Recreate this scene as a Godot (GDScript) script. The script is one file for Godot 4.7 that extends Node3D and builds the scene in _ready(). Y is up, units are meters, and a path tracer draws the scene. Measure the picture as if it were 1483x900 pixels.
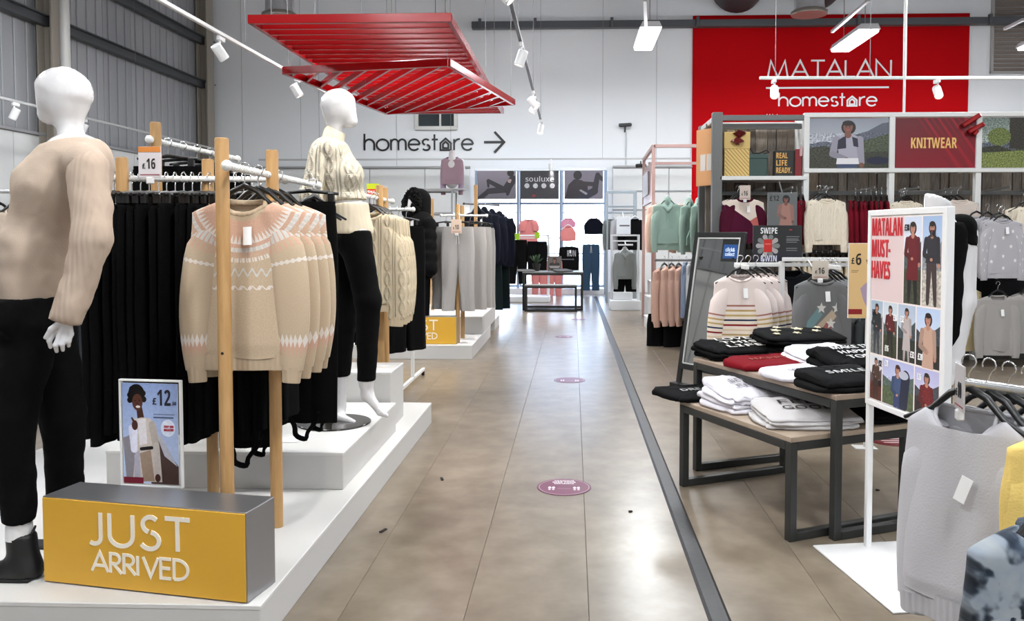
extends Node3D
# A clothes shop floor: camera and light first, then the shell, then fixtures, garments and small things. Metres, y up, the aisle runs along -z.

class MB:
	var v := PackedVector3Array()
	var n := PackedVector3Array()
	var t := PackedVector2Array()
	var ix := PackedInt32Array()

	func vert(p: Vector3, nn: Vector3, uv := Vector2.ZERO) -> void:
		v.append(p); n.append(nn); t.append(uv)

	func tri(a: Vector3, b: Vector3, c: Vector3) -> void:      # counter-clockwise seen from outside
		var nn := (b - a).cross(c - a).normalized()
		var k := v.size()
		vert(a, nn); vert(b, nn); vert(c, nn)
		ix.append_array([k, k + 2, k + 1])

	func quad(a: Vector3, b: Vector3, c: Vector3, d: Vector3) -> void:   # a = lower left, counter-clockwise
		var nn := (c - a).cross(d - b).normalized()
		var k := v.size()
		vert(a, nn, Vector2(0, 1)); vert(b, nn, Vector2(1, 1)); vert(c, nn, Vector2(1, 0)); vert(d, nn, Vector2(0, 0))
		ix.append_array([k, k + 2, k + 1, k, k + 3, k + 2])

	func quad_out(a: Vector3, b: Vector3, c: Vector3, d: Vector3, mid: Vector3) -> void:
		if (c - a).cross(d - b).dot((a + c) * 0.5 - mid) < 0.0:
			quad(a, d, c, b)
		else:
			quad(a, b, c, d)

	func box(c: Vector3, s: Vector3, bev := 0.0, bs := Basis.IDENTITY) -> MB:
		var h := s * 0.5
		var b: float = minf(bev, minf(h.x, minf(h.y, h.z)) * 0.8)
		for k in 3:
			var i := (k + 1) % 3
			var j := (k + 2) % 3
			for sg in [-1.0, 1.0]:
				var pts := []
				for q in [[-1.0, -1.0], [1.0, -1.0], [1.0, 1.0], [-1.0, 1.0]]:
					var p := Vector3.ZERO
					p[k] = sg * h[k]; p[i] = q[0] * (h[i] - b); p[j] = q[1] * (h[j] - b)
					pts.append(c + bs * p)
				quad_out(pts[0], pts[1], pts[2], pts[3], c)
			if b > 0.0:
				for q in [[-1.0, -1.0], [1.0, -1.0], [1.0, 1.0], [-1.0, 1.0]]:
					var e := []
					for w in [[-1.0, 0], [1.0, 0], [1.0, 1], [-1.0, 1]]:
						var p := Vector3.ZERO
						p[k] = w[0] * (h[k] - b)
						p[i] = q[0] * (h[i] - (b if w[1] == 1 else 0.0))
						p[j] = q[1] * (h[j] - (b if w[1] == 0 else 0.0))
						e.append(c + bs * p)
					quad_out(e[0], e[1], e[2], e[3], c)
		if b > 0.0:
			for sx in [-1.0, 1.0]:
				for sy in [-1.0, 1.0]:
					for sz in [-1.0, 1.0]:
						var p := Vector3(sx * h.x, sy * h.y, sz * h.z)
						var a := c + bs * (p - Vector3(0, sy * b, sz * b))
						var d := c + bs * (p - Vector3(sx * b, 0, sz * b))
						var e := c + bs * (p - Vector3(sx * b, sy * b, 0))
						if (d - a).cross(e - a).dot(bs * p) > 0.0: tri(a, d, e)
						else: tri(a, e, d)
		return self

	func bar(a: Vector3, b: Vector3, w: float, h: float, bev := 0.0, up := Vector3.UP) -> MB:   # a rectangular bar from a to b
		var z := (b - a).normalized()
		if absf(z.dot(up)) > 0.98: up = Vector3.BACK if absf(z.z) < 0.9 else Vector3.RIGHT
		var x := up.cross(z).normalized()
		return box((a + b) * 0.5, Vector3(w, h, (b - a).length()), bev, Basis(x, z.cross(x), z))

	func grid(p: PackedVector3Array, nu: int, nv: int, wrap: bool, uv := PackedVector2Array()) -> void:   # rows v, columns u; outside = dv x du
		var k := v.size()
		for i in nv:
			for j in nu:
				var j0 := (j - 1 + nu) % nu if wrap else maxi(j - 1, 0)
				var j1 := (j + 1) % nu if wrap else mini(j + 1, nu - 1)
				var du := p[i * nu + j1] - p[i * nu + j0]
				var dv := p[mini(i + 1, nv - 1) * nu + j] - p[maxi(i - 1, 0) * nu + j]
				var nn := dv.cross(du)
				v.append(p[i * nu + j])
				n.append(nn.normalized() if nn.length_squared() > 1e-16 else Vector3.UP)
				t.append(uv[i * nu + j] if uv.size() else Vector2(float(j) / maxi(nu - 1, 1), 1.0 - float(i) / maxi(nv - 1, 1)))
		for i in nv - 1:
			for j in (nu if wrap else nu - 1):
				var a := k + i * nu + j
				var b := k + i * nu + (j + 1) % nu
				ix.append_array([a, b, b + nu, a, b + nu, a + nu])

	func fan(ring: PackedVector3Array, outward: Vector3) -> void:
		var m := Vector3.ZERO
		for q in ring: m += q
		m /= ring.size()
		for i in ring.size():
			var a := ring[i]
			var b := ring[(i + 1) % ring.size()]
			if (a - m).cross(b - m).dot(outward) >= 0.0: tri(m, a, b)
			else: tri(m, b, a)

	func tube(path: PackedVector3Array, rad: Array, sides := 10, flat := 1.0, ref := Vector3.ZERO) -> MB:   # radii along the path; flat squeezes across ref
		var p := PackedVector3Array()
		var nn := ref
		for i in path.size():
			var tg := (path[mini(i + 1, path.size() - 1)] - path[maxi(i - 1, 0)]).normalized()
			if nn == Vector3.ZERO: nn = Vector3.RIGHT if absf(tg.x) < 0.8 else Vector3.BACK
			nn = (nn - tg * nn.dot(tg)).normalized()
			var bb := nn.cross(tg)
			var r: float = rad[mini(i, rad.size() - 1)]
			for j in sides:
				var a := TAU * j / sides
				p.append(path[i] + nn * cos(a) * r + bb * sin(a) * r * flat)
		grid(p, sides, path.size(), true)
		var m := path.size() - 1
		fan(p.slice(0, sides), path[0] - path[1])
		fan(p.slice(m * sides, (m + 1) * sides), path[m] - path[m - 1])
		return self

	func rod(a: Vector3, b: Vector3, r: float, sides := 10) -> MB:
		return tube(PackedVector3Array([a, b]), [r], sides)

	func lathe(c: Vector3, prof: Array, sides := 20, axis := Basis.IDENTITY) -> MB:   # prof: [radius, height] from the bottom up
		var p := PackedVector3Array()
		for q in prof:
			for j in sides:
				var a := TAU * j / sides
				p.append(c + axis * Vector3(cos(a) * q[0], q[1], sin(a) * q[0]))
		grid(p, sides, prof.size(), true)
		var m := prof.size() - 1
		if prof[0][0] > 0.001: fan(p.slice(0, sides), axis * Vector3.DOWN)
		if prof[m][0] > 0.001: fan(p.slice(m * sides, (m + 1) * sides), axis * Vector3.UP)
		return self

	func prism(poly: PackedVector2Array, depth: float, xf := Transform3D.IDENTITY) -> MB:   # outline in xy, thickness along z
		var area := 0.0
		for i in poly.size():
			var a := poly[i]
			var b := poly[(i + 1) % poly.size()]
			area += a.x * b.y - b.x * a.y
		if area < 0.0: poly.reverse()
		var tr := Geometry2D.triangulate_polygon(poly)
		var z := Vector3(0, 0, depth)
		for k in range(0, tr.size(), 3):
			var a := Vector3(poly[tr[k]].x, poly[tr[k]].y, depth / 2)
			var b := Vector3(poly[tr[k + 1]].x, poly[tr[k + 1]].y, depth / 2)
			var c := Vector3(poly[tr[k + 2]].x, poly[tr[k + 2]].y, depth / 2)
			if (b - a).cross(c - a).z < 0:
				var q := b
				b = c
				c = q
			tri(xf * a, xf * b, xf * c)
			tri(xf * (a - z), xf * (c - z), xf * (b - z))
		for i in poly.size():
			var a := Vector3(poly[i].x, poly[i].y, -depth / 2)
			var b := Vector3(poly[(i + 1) % poly.size()].x, poly[(i + 1) % poly.size()].y, -depth / 2)
			quad(xf * a, xf * b, xf * (b + z), xf * (a + z))
		return self

	func add(o: MB, xf := Transform3D.IDENTITY) -> void:
		var k := v.size()
		v.append_array(xf * o.v)
		for q in o.n: n.append((xf.basis * q).normalized())
		t.append_array(o.t)
		for q in o.ix: ix.append(q + k)

	func mesh() -> ArrayMesh:
		var a := []
		a.resize(Mesh.ARRAY_MAX)
		a[Mesh.ARRAY_VERTEX] = v; a[Mesh.ARRAY_NORMAL] = n; a[Mesh.ARRAY_TEX_UV] = t; a[Mesh.ARRAY_INDEX] = ix
		var m := ArrayMesh.new()
		m.add_surface_from_arrays(Mesh.PRIMITIVE_TRIANGLES, a)
		return m

class Pic:   # a printed picture, drawn stroke by stroke
	var w: int
	var h: int
	var im: Image
	func _init(ww: int, hh: int, c: Color) -> void:
		w = ww; h = hh
		im = Image.create(w, h, false, Image.FORMAT_RGB8)
		im.fill(c)
	func rect(x: float, y: float, rw: float, rh: float, c: Color) -> void:
		im.fill_rect(Rect2i(roundi(x * w), roundi(y * h), maxi(1, roundi(rw * w)), maxi(1, roundi(rh * h))), c)
	func grad(x: float, y: float, rw: float, rh: float, a: Color, b: Color) -> void:
		var y0 := roundi(y * h)
		var y1 := roundi((y + rh) * h)
		for j in range(y0, y1): im.fill_rect(Rect2i(roundi(x * w), j, roundi(rw * w), 1), a.lerp(b, float(j - y0) / maxi(1, y1 - y0)))
	func poly(pts: Array, c: Color) -> void:      # flat list x, y, x, y in 0..1
		var lo := 1e9
		var hi := -1e9
		var m := pts.size() / 2
		for i in m:
			lo = minf(lo, pts[i * 2 + 1] * h); hi = maxf(hi, pts[i * 2 + 1] * h)
		for y in range(maxi(0, floori(lo)), mini(h, ceili(hi) + 1)):
			var xs := []
			for i in m:
				var x0: float = pts[i * 2] * w
				var y0: float = pts[i * 2 + 1] * h
				var x1: float = pts[(i * 2 + 2) % (m * 2)] * w
				var y1: float = pts[(i * 2 + 3) % (m * 2)] * h
				if (y0 <= y + 0.5) != (y1 <= y + 0.5): xs.append(x0 + (y + 0.5 - y0) / (y1 - y0) * (x1 - x0))
			xs.sort()
			for k in range(0, xs.size() - 1, 2):
				var xa := clampi(roundi(xs[k]), 0, w)
				var xb := clampi(roundi(xs[k + 1]), 0, w)
				if xb > xa: im.fill_rect(Rect2i(xa, y, xb - xa, 1), c)
	func oval(cx: float, cy: float, rx: float, ry: float, c: Color) -> void:
		var p := []
		for i in 28:
			p.append(cx + rx * cos(TAU * i / 28)); p.append(cy + ry * sin(TAU * i / 28))
		poly(p, c)
	func limb(x0: float, y0: float, x1: float, y1: float, r0: float, r1: float, c: Color) -> void:    # r as a share of the width
		var a := Vector2(x0 * w, y0 * h)
		var b := Vector2(x1 * w, y1 * h)
		var s := (b - a).normalized().orthogonal()
		var q := [a + s * r0 * w, b + s * r1 * w, b - s * r1 * w, a - s * r0 * w]
		var p := []
		for e in q:
			p.append(e.x / w); p.append(e.y / h)
		poly(p, c)
		oval(x0, y0, r0, r0 * w / h, c)
		oval(x1, y1, r1, r1 * w / h, c)
	func speck(x: float, y: float, rw: float, rh: float, amt: float, cells: float, sd: int) -> void:    # mottling of what is printed there
		var f := FastNoiseLite.new()
		f.seed = sd
		f.frequency = cells / w
		for j in range(maxi(0, roundi(y * h)), mini(h, roundi((y + rh) * h))):
			for i in range(maxi(0, roundi(x * w)), mini(w, roundi((x + rw) * w))):
				var k := 1.0 + amt * f.get_noise_2d(i, j)
				var c := im.get_pixel(i, j)
				im.set_pixel(i, j, Color(c.r * k, c.g * k, c.b * k))
	# a figure: feet at (x, y), height hh of the picture, one arm bent
	func figure(x: float, y: float, hh: float, skin: Color, hair: Color, top: Color, legs: Color, coat := 0.55, lean := 0.0) -> void:
		var u := hh * h / w
		var hx := x + lean * u
		var head := y - hh * 0.93
		limb(x - 0.05 * u, y - hh * 0.5, x - 0.07 * u, y - hh * 0.03, 0.055 * u, 0.03 * u, legs)
		limb(x + 0.04 * u, y - hh * 0.5, x + 0.08 * u, y - hh * 0.02, 0.055 * u, 0.03 * u, legs)
		oval(hx + 0.005 * u, head + 0.02 * hh, 0.072 * u, 0.082 * hh, hair)
		var lo := y - hh * (1.0 - coat)
		poly([hx - 0.11 * u, y - hh * 0.80, hx - 0.03 * u, y - hh * 0.84, hx + 0.03 * u, y - hh * 0.84, hx + 0.11 * u, y - hh * 0.80, x + 0.10 * u, y - hh * 0.6, x + 0.13 * u, lo, x - 0.13 * u, lo, x - 0.09 * u, y - hh * 0.6], top)
		limb(hx - 0.115 * u, y - hh * 0.77, x - 0.15 * u, y - hh * 0.6, 0.04 * u, 0.035 * u, top.darkened(0.12))
		limb(x - 0.15 * u, y - hh * 0.6, x - 0.02 * u, y - hh * 0.54, 0.035 * u, 0.03 * u, top.darkened(0.18))
		limb(hx + 0.115 * u, y - hh * 0.77, x + 0.14 * u, y - hh * 0.5, 0.04 * u, 0.03 * u, top.darkened(0.1))
		oval(x + 0.14 * u, y - hh * 0.47, 0.025 * u, 0.03 * hh, skin)
		oval(x - 0.01 * u, y - hh * 0.54, 0.028 * u, 0.02 * hh, skin)
		limb(hx, y - hh * 0.85, hx, y - hh * 0.82, 0.03 * u, 0.035 * u, skin)
		oval(hx, head + 0.02 * hh, 0.048 * u, 0.062 * hh, skin)
		oval(hx, head - 0.03 * hh, 0.056 * u, 0.032 * hh, hair)
		for sx in [-1, 1]: oval(hx + sx * 0.018 * u, head + 0.012 * hh, 0.006 * u, 0.006 * hh, hair.darkened(0.4))
		oval(hx, head + 0.05 * hh, 0.016 * u, 0.006 * hh, Color(0.75, 0.3, 0.3))
	func tex() -> ImageTexture:
		return ImageTexture.create_from_image(im)

var mats := {}
var taken := {}
var protos := {}
var rng := RandomNumberGenerator.new()
var bold := SystemFont.new()
var plainfont := SystemFont.new()
var bump := {}

func numbered(called: String) -> String:
	var k: int = taken.get(called, -1) + 1
	taken[called] = k
	return called if k == 0 else "%s_%03d" % [called, k]

func tag(o: Node3D, label: String, category: String, group := "") -> Node3D:
	o.set_meta("label", label)
	o.set_meta("category", category)
	if group: o.set_meta("group", group)
	return o

func thing(called: String, label: String, category: String, at := Vector3.ZERO, turn := 0.0, group := "") -> Node3D:
	var o := Node3D.new()
	o.name = numbered(called)
	add_child(o)
	o.position = at
	o.rotation.y = turn
	return tag(o, label, category, group)

func part(called: String, m: Variant, material: Material, parent: Node3D = null, at := Vector3.ZERO, bs := Basis.IDENTITY) -> MeshInstance3D:
	var o := MeshInstance3D.new()
	o.mesh = m.mesh() if m is MB else m
	o.material_override = material
	if parent:
		o.name = called
		parent.add_child(o, true)
	else:
		o.name = numbered(called)
		add_child(o)
	o.transform = Transform3D(bs, at)
	return o

func solo(called: String, m: Variant, material: Material, label: String, category: String, at := Vector3.ZERO, group := "", bs := Basis.IDENTITY) -> MeshInstance3D:
	var o := part(called, m, material, null, at, bs)
	tag(o, label, category, group)
	return o

func struct(called: String, m: Variant, material: Material, parent: Node3D = null) -> MeshInstance3D:
	var o := part(called, m, material, parent)
	if parent == null: o.set_meta("kind", "structure")
	return o

func nth(i: int) -> String:
	return ["first", "second", "third", "fourth", "fifth", "sixth", "seventh", "eighth", "ninth", "tenth", "eleventh", "twelfth", "thirteenth", "fourteenth", "fifteenth", "sixteenth", "seventeenth", "eighteenth", "nineteenth", "twentieth", "twenty-first"][i]

func dup(src: Node3D, at: Vector3, turn := 0.0, label := "", group := "", sc := Vector3.ONE) -> Node3D:
	var r: Node3D = src.duplicate()
	var base := String(src.name)
	var rx := RegEx.create_from_string("_\\d{3}$")
	r.name = numbered(rx.sub(base, ""))
	add_child(r)
	r.transform = Transform3D(Basis(Vector3.UP, turn).scaled_local(sc), at)
	if label: r.set_meta("label", label)
	if group: r.set_meta("group", group)
	return r

func mat(c: Color, rough := 0.7, metal := 0.0, key := "", bumps := 0.0, scale := 1.0) -> StandardMaterial3D:   # key names one of the bump textures
	var id := "%s|%s|%s|%s|%s|%s" % [c.to_html(), rough, metal, key, bumps, scale]
	if mats.has(id): return mats[id]
	var m := StandardMaterial3D.new()
	m.albedo_color = c
	m.roughness = rough
	m.metallic = metal
	if key:
		m.heightmap_enabled = true
		m.heightmap_texture = bump[key]
		m.heightmap_scale = bumps
		m.uv1_triplanar = true
		m.uv1_scale = Vector3.ONE * scale
	mats[id] = m
	return m

func cloth(c: Color, key := "knit", bumps := 0.25, scale := 9.0, sheen := 0.25) -> StandardMaterial3D:
	var id := "cloth%s%s%s%s%s" % [c.to_html(), key, bumps, scale, sheen]
	if mats.has(id): return mats[id]
	var m := StandardMaterial3D.new()
	m.albedo_color = c
	m.roughness = 0.92
	m.metallic_specular = 0.25
	m.heightmap_enabled = true
	m.heightmap_texture = bump[key]
	m.heightmap_scale = bumps
	m.uv1_triplanar = true
	m.uv1_scale = Vector3.ONE * scale
	if sheen > 0.0:
		m.rim_enabled = true
		m.rim = sheen
		m.rim_tint = 0.8
	mats[id] = m
	return m

func printed(t: Texture2D, rough := 0.5) -> StandardMaterial3D:
	var m := StandardMaterial3D.new()
	m.albedo_texture = t
	m.roughness = rough
	return m

func glow(c: Color, e: float) -> StandardMaterial3D:
	var id := "glow%s%s" % [c.to_html(), e]
	if mats.has(id): return mats[id]
	var m := StandardMaterial3D.new()
	m.albedo_color = Color(0.9, 0.9, 0.9)
	m.emission_enabled = true
	m.emission = c
	m.emission_energy_multiplier = e
	mats[id] = m
	return m

# lettering from a font, fitted to a width and a height, centred at a point of its parent and facing the parent's +z
func text(parent: Node3D, s: String, w: float, h: float, material: Material, at: Vector3, bs := Basis.IDENTITY, f: Font = null, called := "lettering") -> MeshInstance3D:
	var m := TextMesh.new()
	m.text = s
	m.font = f if f else bold
	m.font_size = 32
	m.depth = 0.06
	m.pixel_size = 0.01
	m.curve_step = 2.0
	var bb := m.get_aabb()
	var sc := Vector3(w / maxf(bb.size.x, 0.01), h / maxf(bb.size.y, 0.01), 0.03)
	var mid := bb.get_center() * sc
	mid.z = 0.0
	return part(called, m, material, parent, at - bs * mid, bs.scaled_local(sc))

func arc(cx: float, cy: float, rx: float, ry: float, a0: float, a1: float, k := 12) -> PackedVector2Array:
	var p := PackedVector2Array()
	for i in k + 1:
		var a := deg_to_rad(lerpf(a0, a1, float(i) / k))
		p.append(Vector2(cx + rx * cos(a), cy + ry * sin(a)))
	return p

func pl(q: Array) -> PackedVector2Array:
	var p := PackedVector2Array()
	for i in range(0, q.size(), 2): p.append(Vector2(q[i], q[i + 1]))
	return p

func glyph(ch: String) -> Array:    # [advance, strokes]; capitals are 1 high, small letters 0.66
	match ch:
		"h": return [0.72, [pl([0, 0, 0, 1]), pl([0.58, 0, 0.58, 0.36]), arc(0.29, 0.36, 0.29, 0.3, 0, 180)]]
		"o": return [0.86, [arc(0.36, 0.33, 0.36, 0.33, 0, 360, 24)]]
		"m": return [1.02, [pl([0, 0, 0, 0.66]), pl([0.44, 0, 0.44, 0.42]), pl([0.88, 0, 0.88, 0.42]), arc(0.22, 0.42, 0.22, 0.24, 0, 180), arc(0.66, 0.42, 0.22, 0.24, 0, 180)]]
		"e": return [0.82, [pl([0.02, 0.35, 0.68, 0.35]), arc(0.35, 0.33, 0.33, 0.33, 3, 320, 20)]]
		"s": return [0.58, [arc(0.24, 0.49, 0.2, 0.17, 35, 250, 10), arc(0.24, 0.165, 0.22, 0.165, 75, -150, 10)]]
		"t": return [0.46, [pl([0.16, 0, 0.16, 0.95]), pl([0, 0.64, 0.36, 0.64])]]
		"r": return [0.44, [pl([0, 0, 0, 0.66]), arc(0.32, 0.34, 0.32, 0.32, 180, 85, 8)]]
		"^": return [0.86, [pl([0.05, 0, 0.05, 0.42, 0.36, 0.7, 0.67, 0.42, 0.67, 0, 0.05, 0]), pl([0.2, 0.12, 0.2, 0.36, 0.36, 0.5, 0.52, 0.36, 0.52, 0.12, 0.2, 0.12])]]
		">": return [1.4, [pl([0, 0.5, 1.3, 0.5]), pl([0.68, 1.12, 1.3, 0.5, 0.68, -0.12])]]
		"M": return [1.15, [pl([0, 0, 0.14, 1, 0.48, 0, 0.82, 1, 0.96, 0])]]
		"A": return [0.92, [pl([0, 0, 0.4, 1, 0.8, 0]), pl([0.13, 0.32, 0.67, 0.32])]]
		"T": return [0.74, [pl([0, 1, 0.66, 1]), pl([0.33, 0, 0.33, 1])]]
		"L": return [0.55, [pl([0, 1, 0, 0, 0.46, 0])]]
		"N": return [0.95, [pl([0, 0, 0, 1, 0.7, 0, 0.7, 1])]]
		"J": return [0.55, [pl([0.3, 1, 0.3, 0.2]), arc(0.12, 0.2, 0.18, 0.2, 0, -130, 8)]]
		"U": return [0.86, [pl([0, 1, 0, 0.33]), pl([0.64, 1, 0.64, 0.33]), arc(0.32, 0.33, 0.32, 0.33, 180, 360)]]
		"S": return [0.66, [arc(0.27, 0.76, 0.21, 0.24, 40, 255, 12), arc(0.24, 0.265, 0.26, 0.265, 80, -150, 12)]]
		"R": return [0.66, [pl([0, 0, 0, 1, 0.2, 1]), arc(0.2, 0.74, 0.26, 0.26, 90, -90, 10), pl([0.2, 0.48, 0, 0.48]), pl([0.16, 0.48, 0.54, 0])]]
		"I": return [0.26, [pl([0, 0, 0, 1])]]
		"V": return [0.84, [pl([0, 1, 0.36, 0, 0.72, 1])]]
		"E": return [0.62, [pl([0.48, 1, 0, 1, 0, 0, 0.48, 0]), pl([0, 0.52, 0.44, 0.52])]]
		"D": return [0.8, [pl([0, 0, 0, 1, 0.15, 1]), arc(0.15, 0.5, 0.5, 0.5, 90, -90, 14), pl([0.15, 0, 0, 0])]]
	return [0.4, []]

func strokes(s: String, w: float, h: float, thick: float, depth := 0.008) -> MB:   # monoline letters, w wide, capitals h high, lower left at the origin
	var pen := 0.0
	var all := []
	var hi := 0.0
	for ch in s:
		var g := glyph(ch)
		for p in g[1]:
			var q := PackedVector2Array()
			for e in p:
				q.append(e + Vector2(pen, 0)); hi = maxf(hi, e.x + pen)
			all.append(q)
		pen += g[0]
	var mb := MB.new()
	var lift := 0.0
	for p in all:
		# one mitred ribbon for each stroke; strokes that cross differ a hair in depth
		var q := PackedVector2Array()
		for e in p: q.append(Vector2(e.x * w / hi, e.y * h))
		var m := q.size()
		var closed := q[0].distance_to(q[m - 1]) < 1e-5
		var l := PackedVector3Array()
		var r := PackedVector3Array()
		for i in m:
			var d0 := (q[i] - q[i - 1]).normalized() if i > 0 else ((q[i] - q[m - 2]).normalized() if closed else Vector2.ZERO)
			var d1 := (q[i + 1] - q[i]).normalized() if i < m - 1 else ((q[1] - q[i]).normalized() if closed else Vector2.ZERO)
			if d0 == Vector2.ZERO: d0 = d1
			if d1 == Vector2.ZERO: d1 = d0
			var nn := Vector2(-(d0 + d1).y, (d0 + d1).x)
			nn = nn.normalized() if nn.length() > 0.05 else Vector2(-d0.y, d0.x)
			var k: float = thick * 0.5 / maxf(0.45, nn.dot(Vector2(-d0.y, d0.x)))
			l.append(Vector3(q[i].x + nn.x * k, q[i].y + nn.y * k, 0))
			r.append(Vector3(q[i].x - nn.x * k, q[i].y - nn.y * k, 0))
		var z := Vector3(0, 0, depth * 0.5 + lift)
		var y := Vector3(0, 0, -depth * 0.5)
		for i in m - 1:
			mb.quad(r[i] + z, r[i + 1] + z, l[i + 1] + z, l[i] + z)
			mb.quad(r[i] + y, r[i + 1] + y, r[i + 1] + z, r[i] + z)
			mb.quad(l[i + 1] + y, l[i] + y, l[i] + z, l[i + 1] + z)
		if not closed:
			mb.quad(l[0] + y, r[0] + y, r[0] + z, l[0] + z)
			mb.quad(r[m - 1] + y, l[m - 1] + y, l[m - 1] + z, r[m - 1] + z)
		lift = fmod(lift + depth * 0.09, depth * 0.6)
	return mb

# ---------- soft bodies: a field of tapered limbs, meshed as one skin ----------
# a bone: [a, b, ra, rb, squash]; squash stretches the limb along its own z (1 = round)
func skin(bones: Array, cell: float, k := 0.03, grow := 0.0, cuts := [], rough := 0.0, freq := 8.0, sd := 1) -> MB:
	var lo := Vector3.ONE * 1e9
	var hi := -lo
	for b in bones:
		var r: float = maxf(b[2], b[3]) + grow + k + cell * 3
		var e := Vector3(r, r, r * (b[4] if b.size() > 4 else 1.0))
		lo = lo.min(b[0] - e).min(b[1] - e)
		hi = hi.max(b[0] + e).max(b[1] + e)
	var nx := int((hi.x - lo.x) / cell) + 2
	var ny := int((hi.y - lo.y) / cell) + 2
	var nz := int((hi.z - lo.z) / cell) + 2
	var f := PackedFloat32Array()
	f.resize(nx * ny * nz)
	f.fill(1.0)
	for b in bones:
		var a: Vector3 = b[0]
		var c: Vector3 = b[1]
		var ra: float = b[2] + grow
		var rb: float = b[3] + grow
		var sz: float = b[4] if b.size() > 4 else 1.0
		var r := maxf(ra, rb) + k + cell * 2
		var e := Vector3(r, r, r * sz)
		var l := ((a.min(c) - e - lo) / cell).floor().max(Vector3.ZERO)
		var u := ((a.max(c) + e - lo) / cell).ceil().min(Vector3(nx - 1, ny - 1, nz - 1))
		var ba := Vector3(c.x - a.x, c.y - a.y, (c.z - a.z) / sz)
		var inv := 1.0 / maxf(ba.length_squared(), 1e-9)
		for z in range(int(l.z), int(u.z) + 1):
			for y in range(int(l.y), int(u.y) + 1):
				var row := (z * ny + y) * nx
				for x in range(int(l.x), int(u.x) + 1):
					var q := Vector3(lo.x + x * cell - a.x, lo.y + y * cell - a.y, (lo.z + z * cell - a.z) / sz)
					var t := clampf(q.dot(ba) * inv, 0.0, 1.0)
					var d := (q - ba * t).length() - ra - (rb - ra) * t
					var o := f[row + x]
					var h := k - absf(o - d)
					f[row + x] = minf(o, d) - (h * h * 0.25 / k if h > 0.0 else 0.0)
	if rough > 0.0 or cuts.size():
		var ns := FastNoiseLite.new()
		ns.seed = sd
		ns.frequency = freq
		for z in nz:
			for y in ny:
				for x in nx:
					var at := (z * ny + y) * nx + x
					if absf(f[at]) < 0.08:
						var p := lo + Vector3(x, y, z) * cell
						if rough > 0.0: f[at] += rough * ns.get_noise_3dv(p)
						for cu in cuts: f[at] = maxf(f[at], (p - cu[0]).dot(cu[1]))
					elif cuts.size() and f[at] < 0.0:
						var p := lo + Vector3(x, y, z) * cell
						for cu in cuts: f[at] = maxf(f[at], (p - cu[0]).dot(cu[1]))
	# surface nets
	var mb := MB.new()
	var at := {}
	var sxy := [1, nx, nx * ny]
	for z in nz - 1:
		for y in ny - 1:
			var row := (z * ny + y) * nx
			for x in nx - 1:
				var i := row + x
				if absf(f[i]) > cell * 3.0: continue
				var s := Vector3.ZERO
				var cnt := 0
				var inside := 0
				for c in 8:
					if f[i + (c & 1) + (nx if c & 2 else 0) + (nx * ny if c & 4 else 0)] < 0.0: inside |= 1 << c
				if inside == 0 or inside == 255: continue
				for ax in 3:
					for c in 8:
						if c & (1 << ax): continue
						var d := c | (1 << ax)
						if ((inside >> c) & 1) == ((inside >> d) & 1): continue
						var fa := f[i + (c & 1) + (nx if c & 2 else 0) + (nx * ny if c & 4 else 0)]
						var fb := f[i + (d & 1) + (nx if d & 2 else 0) + (nx * ny if d & 4 else 0)]
						var p := Vector3(c & 1, (c >> 1) & 1, (c >> 2) & 1)
						p[ax] = fa / (fa - fb)
						s += p
						cnt += 1
				at[i] = mb.v.size()
				mb.vert(lo + (Vector3(x, y, z) + s / cnt) * cell, Vector3.ZERO)
	for i in at:
		for ax in 3:
			var a: int = i
			var b: int = i + sxy[ax]
			if b >= f.size() or (f[a] < 0.0) == (f[b] < 0.0): continue
			var u: int = sxy[(ax + 1) % 3]
			var w: int = sxy[(ax + 2) % 3]
			if not (at.has(i - u) and at.has(i - w) and at.has(i - u - w)): continue
			var q := [at[i - u - w], at[i - w], at[i], at[i - u]]
			if f[a] < 0.0: mb.ix.append_array([q[0], q[2], q[1], q[0], q[3], q[2]])
			else: mb.ix.append_array([q[0], q[1], q[2], q[0], q[2], q[3]])
	for j in range(0, mb.ix.size(), 3):
		var p := mb.v[mb.ix[j]]
		var nn := (mb.v[mb.ix[j + 2]] - p).cross(mb.v[mb.ix[j + 1]] - p)
		for m in 3: mb.n[mb.ix[j + m]] += nn
	for j in mb.n.size(): mb.n[j] = mb.n[j].normalized()
	return mb

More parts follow.
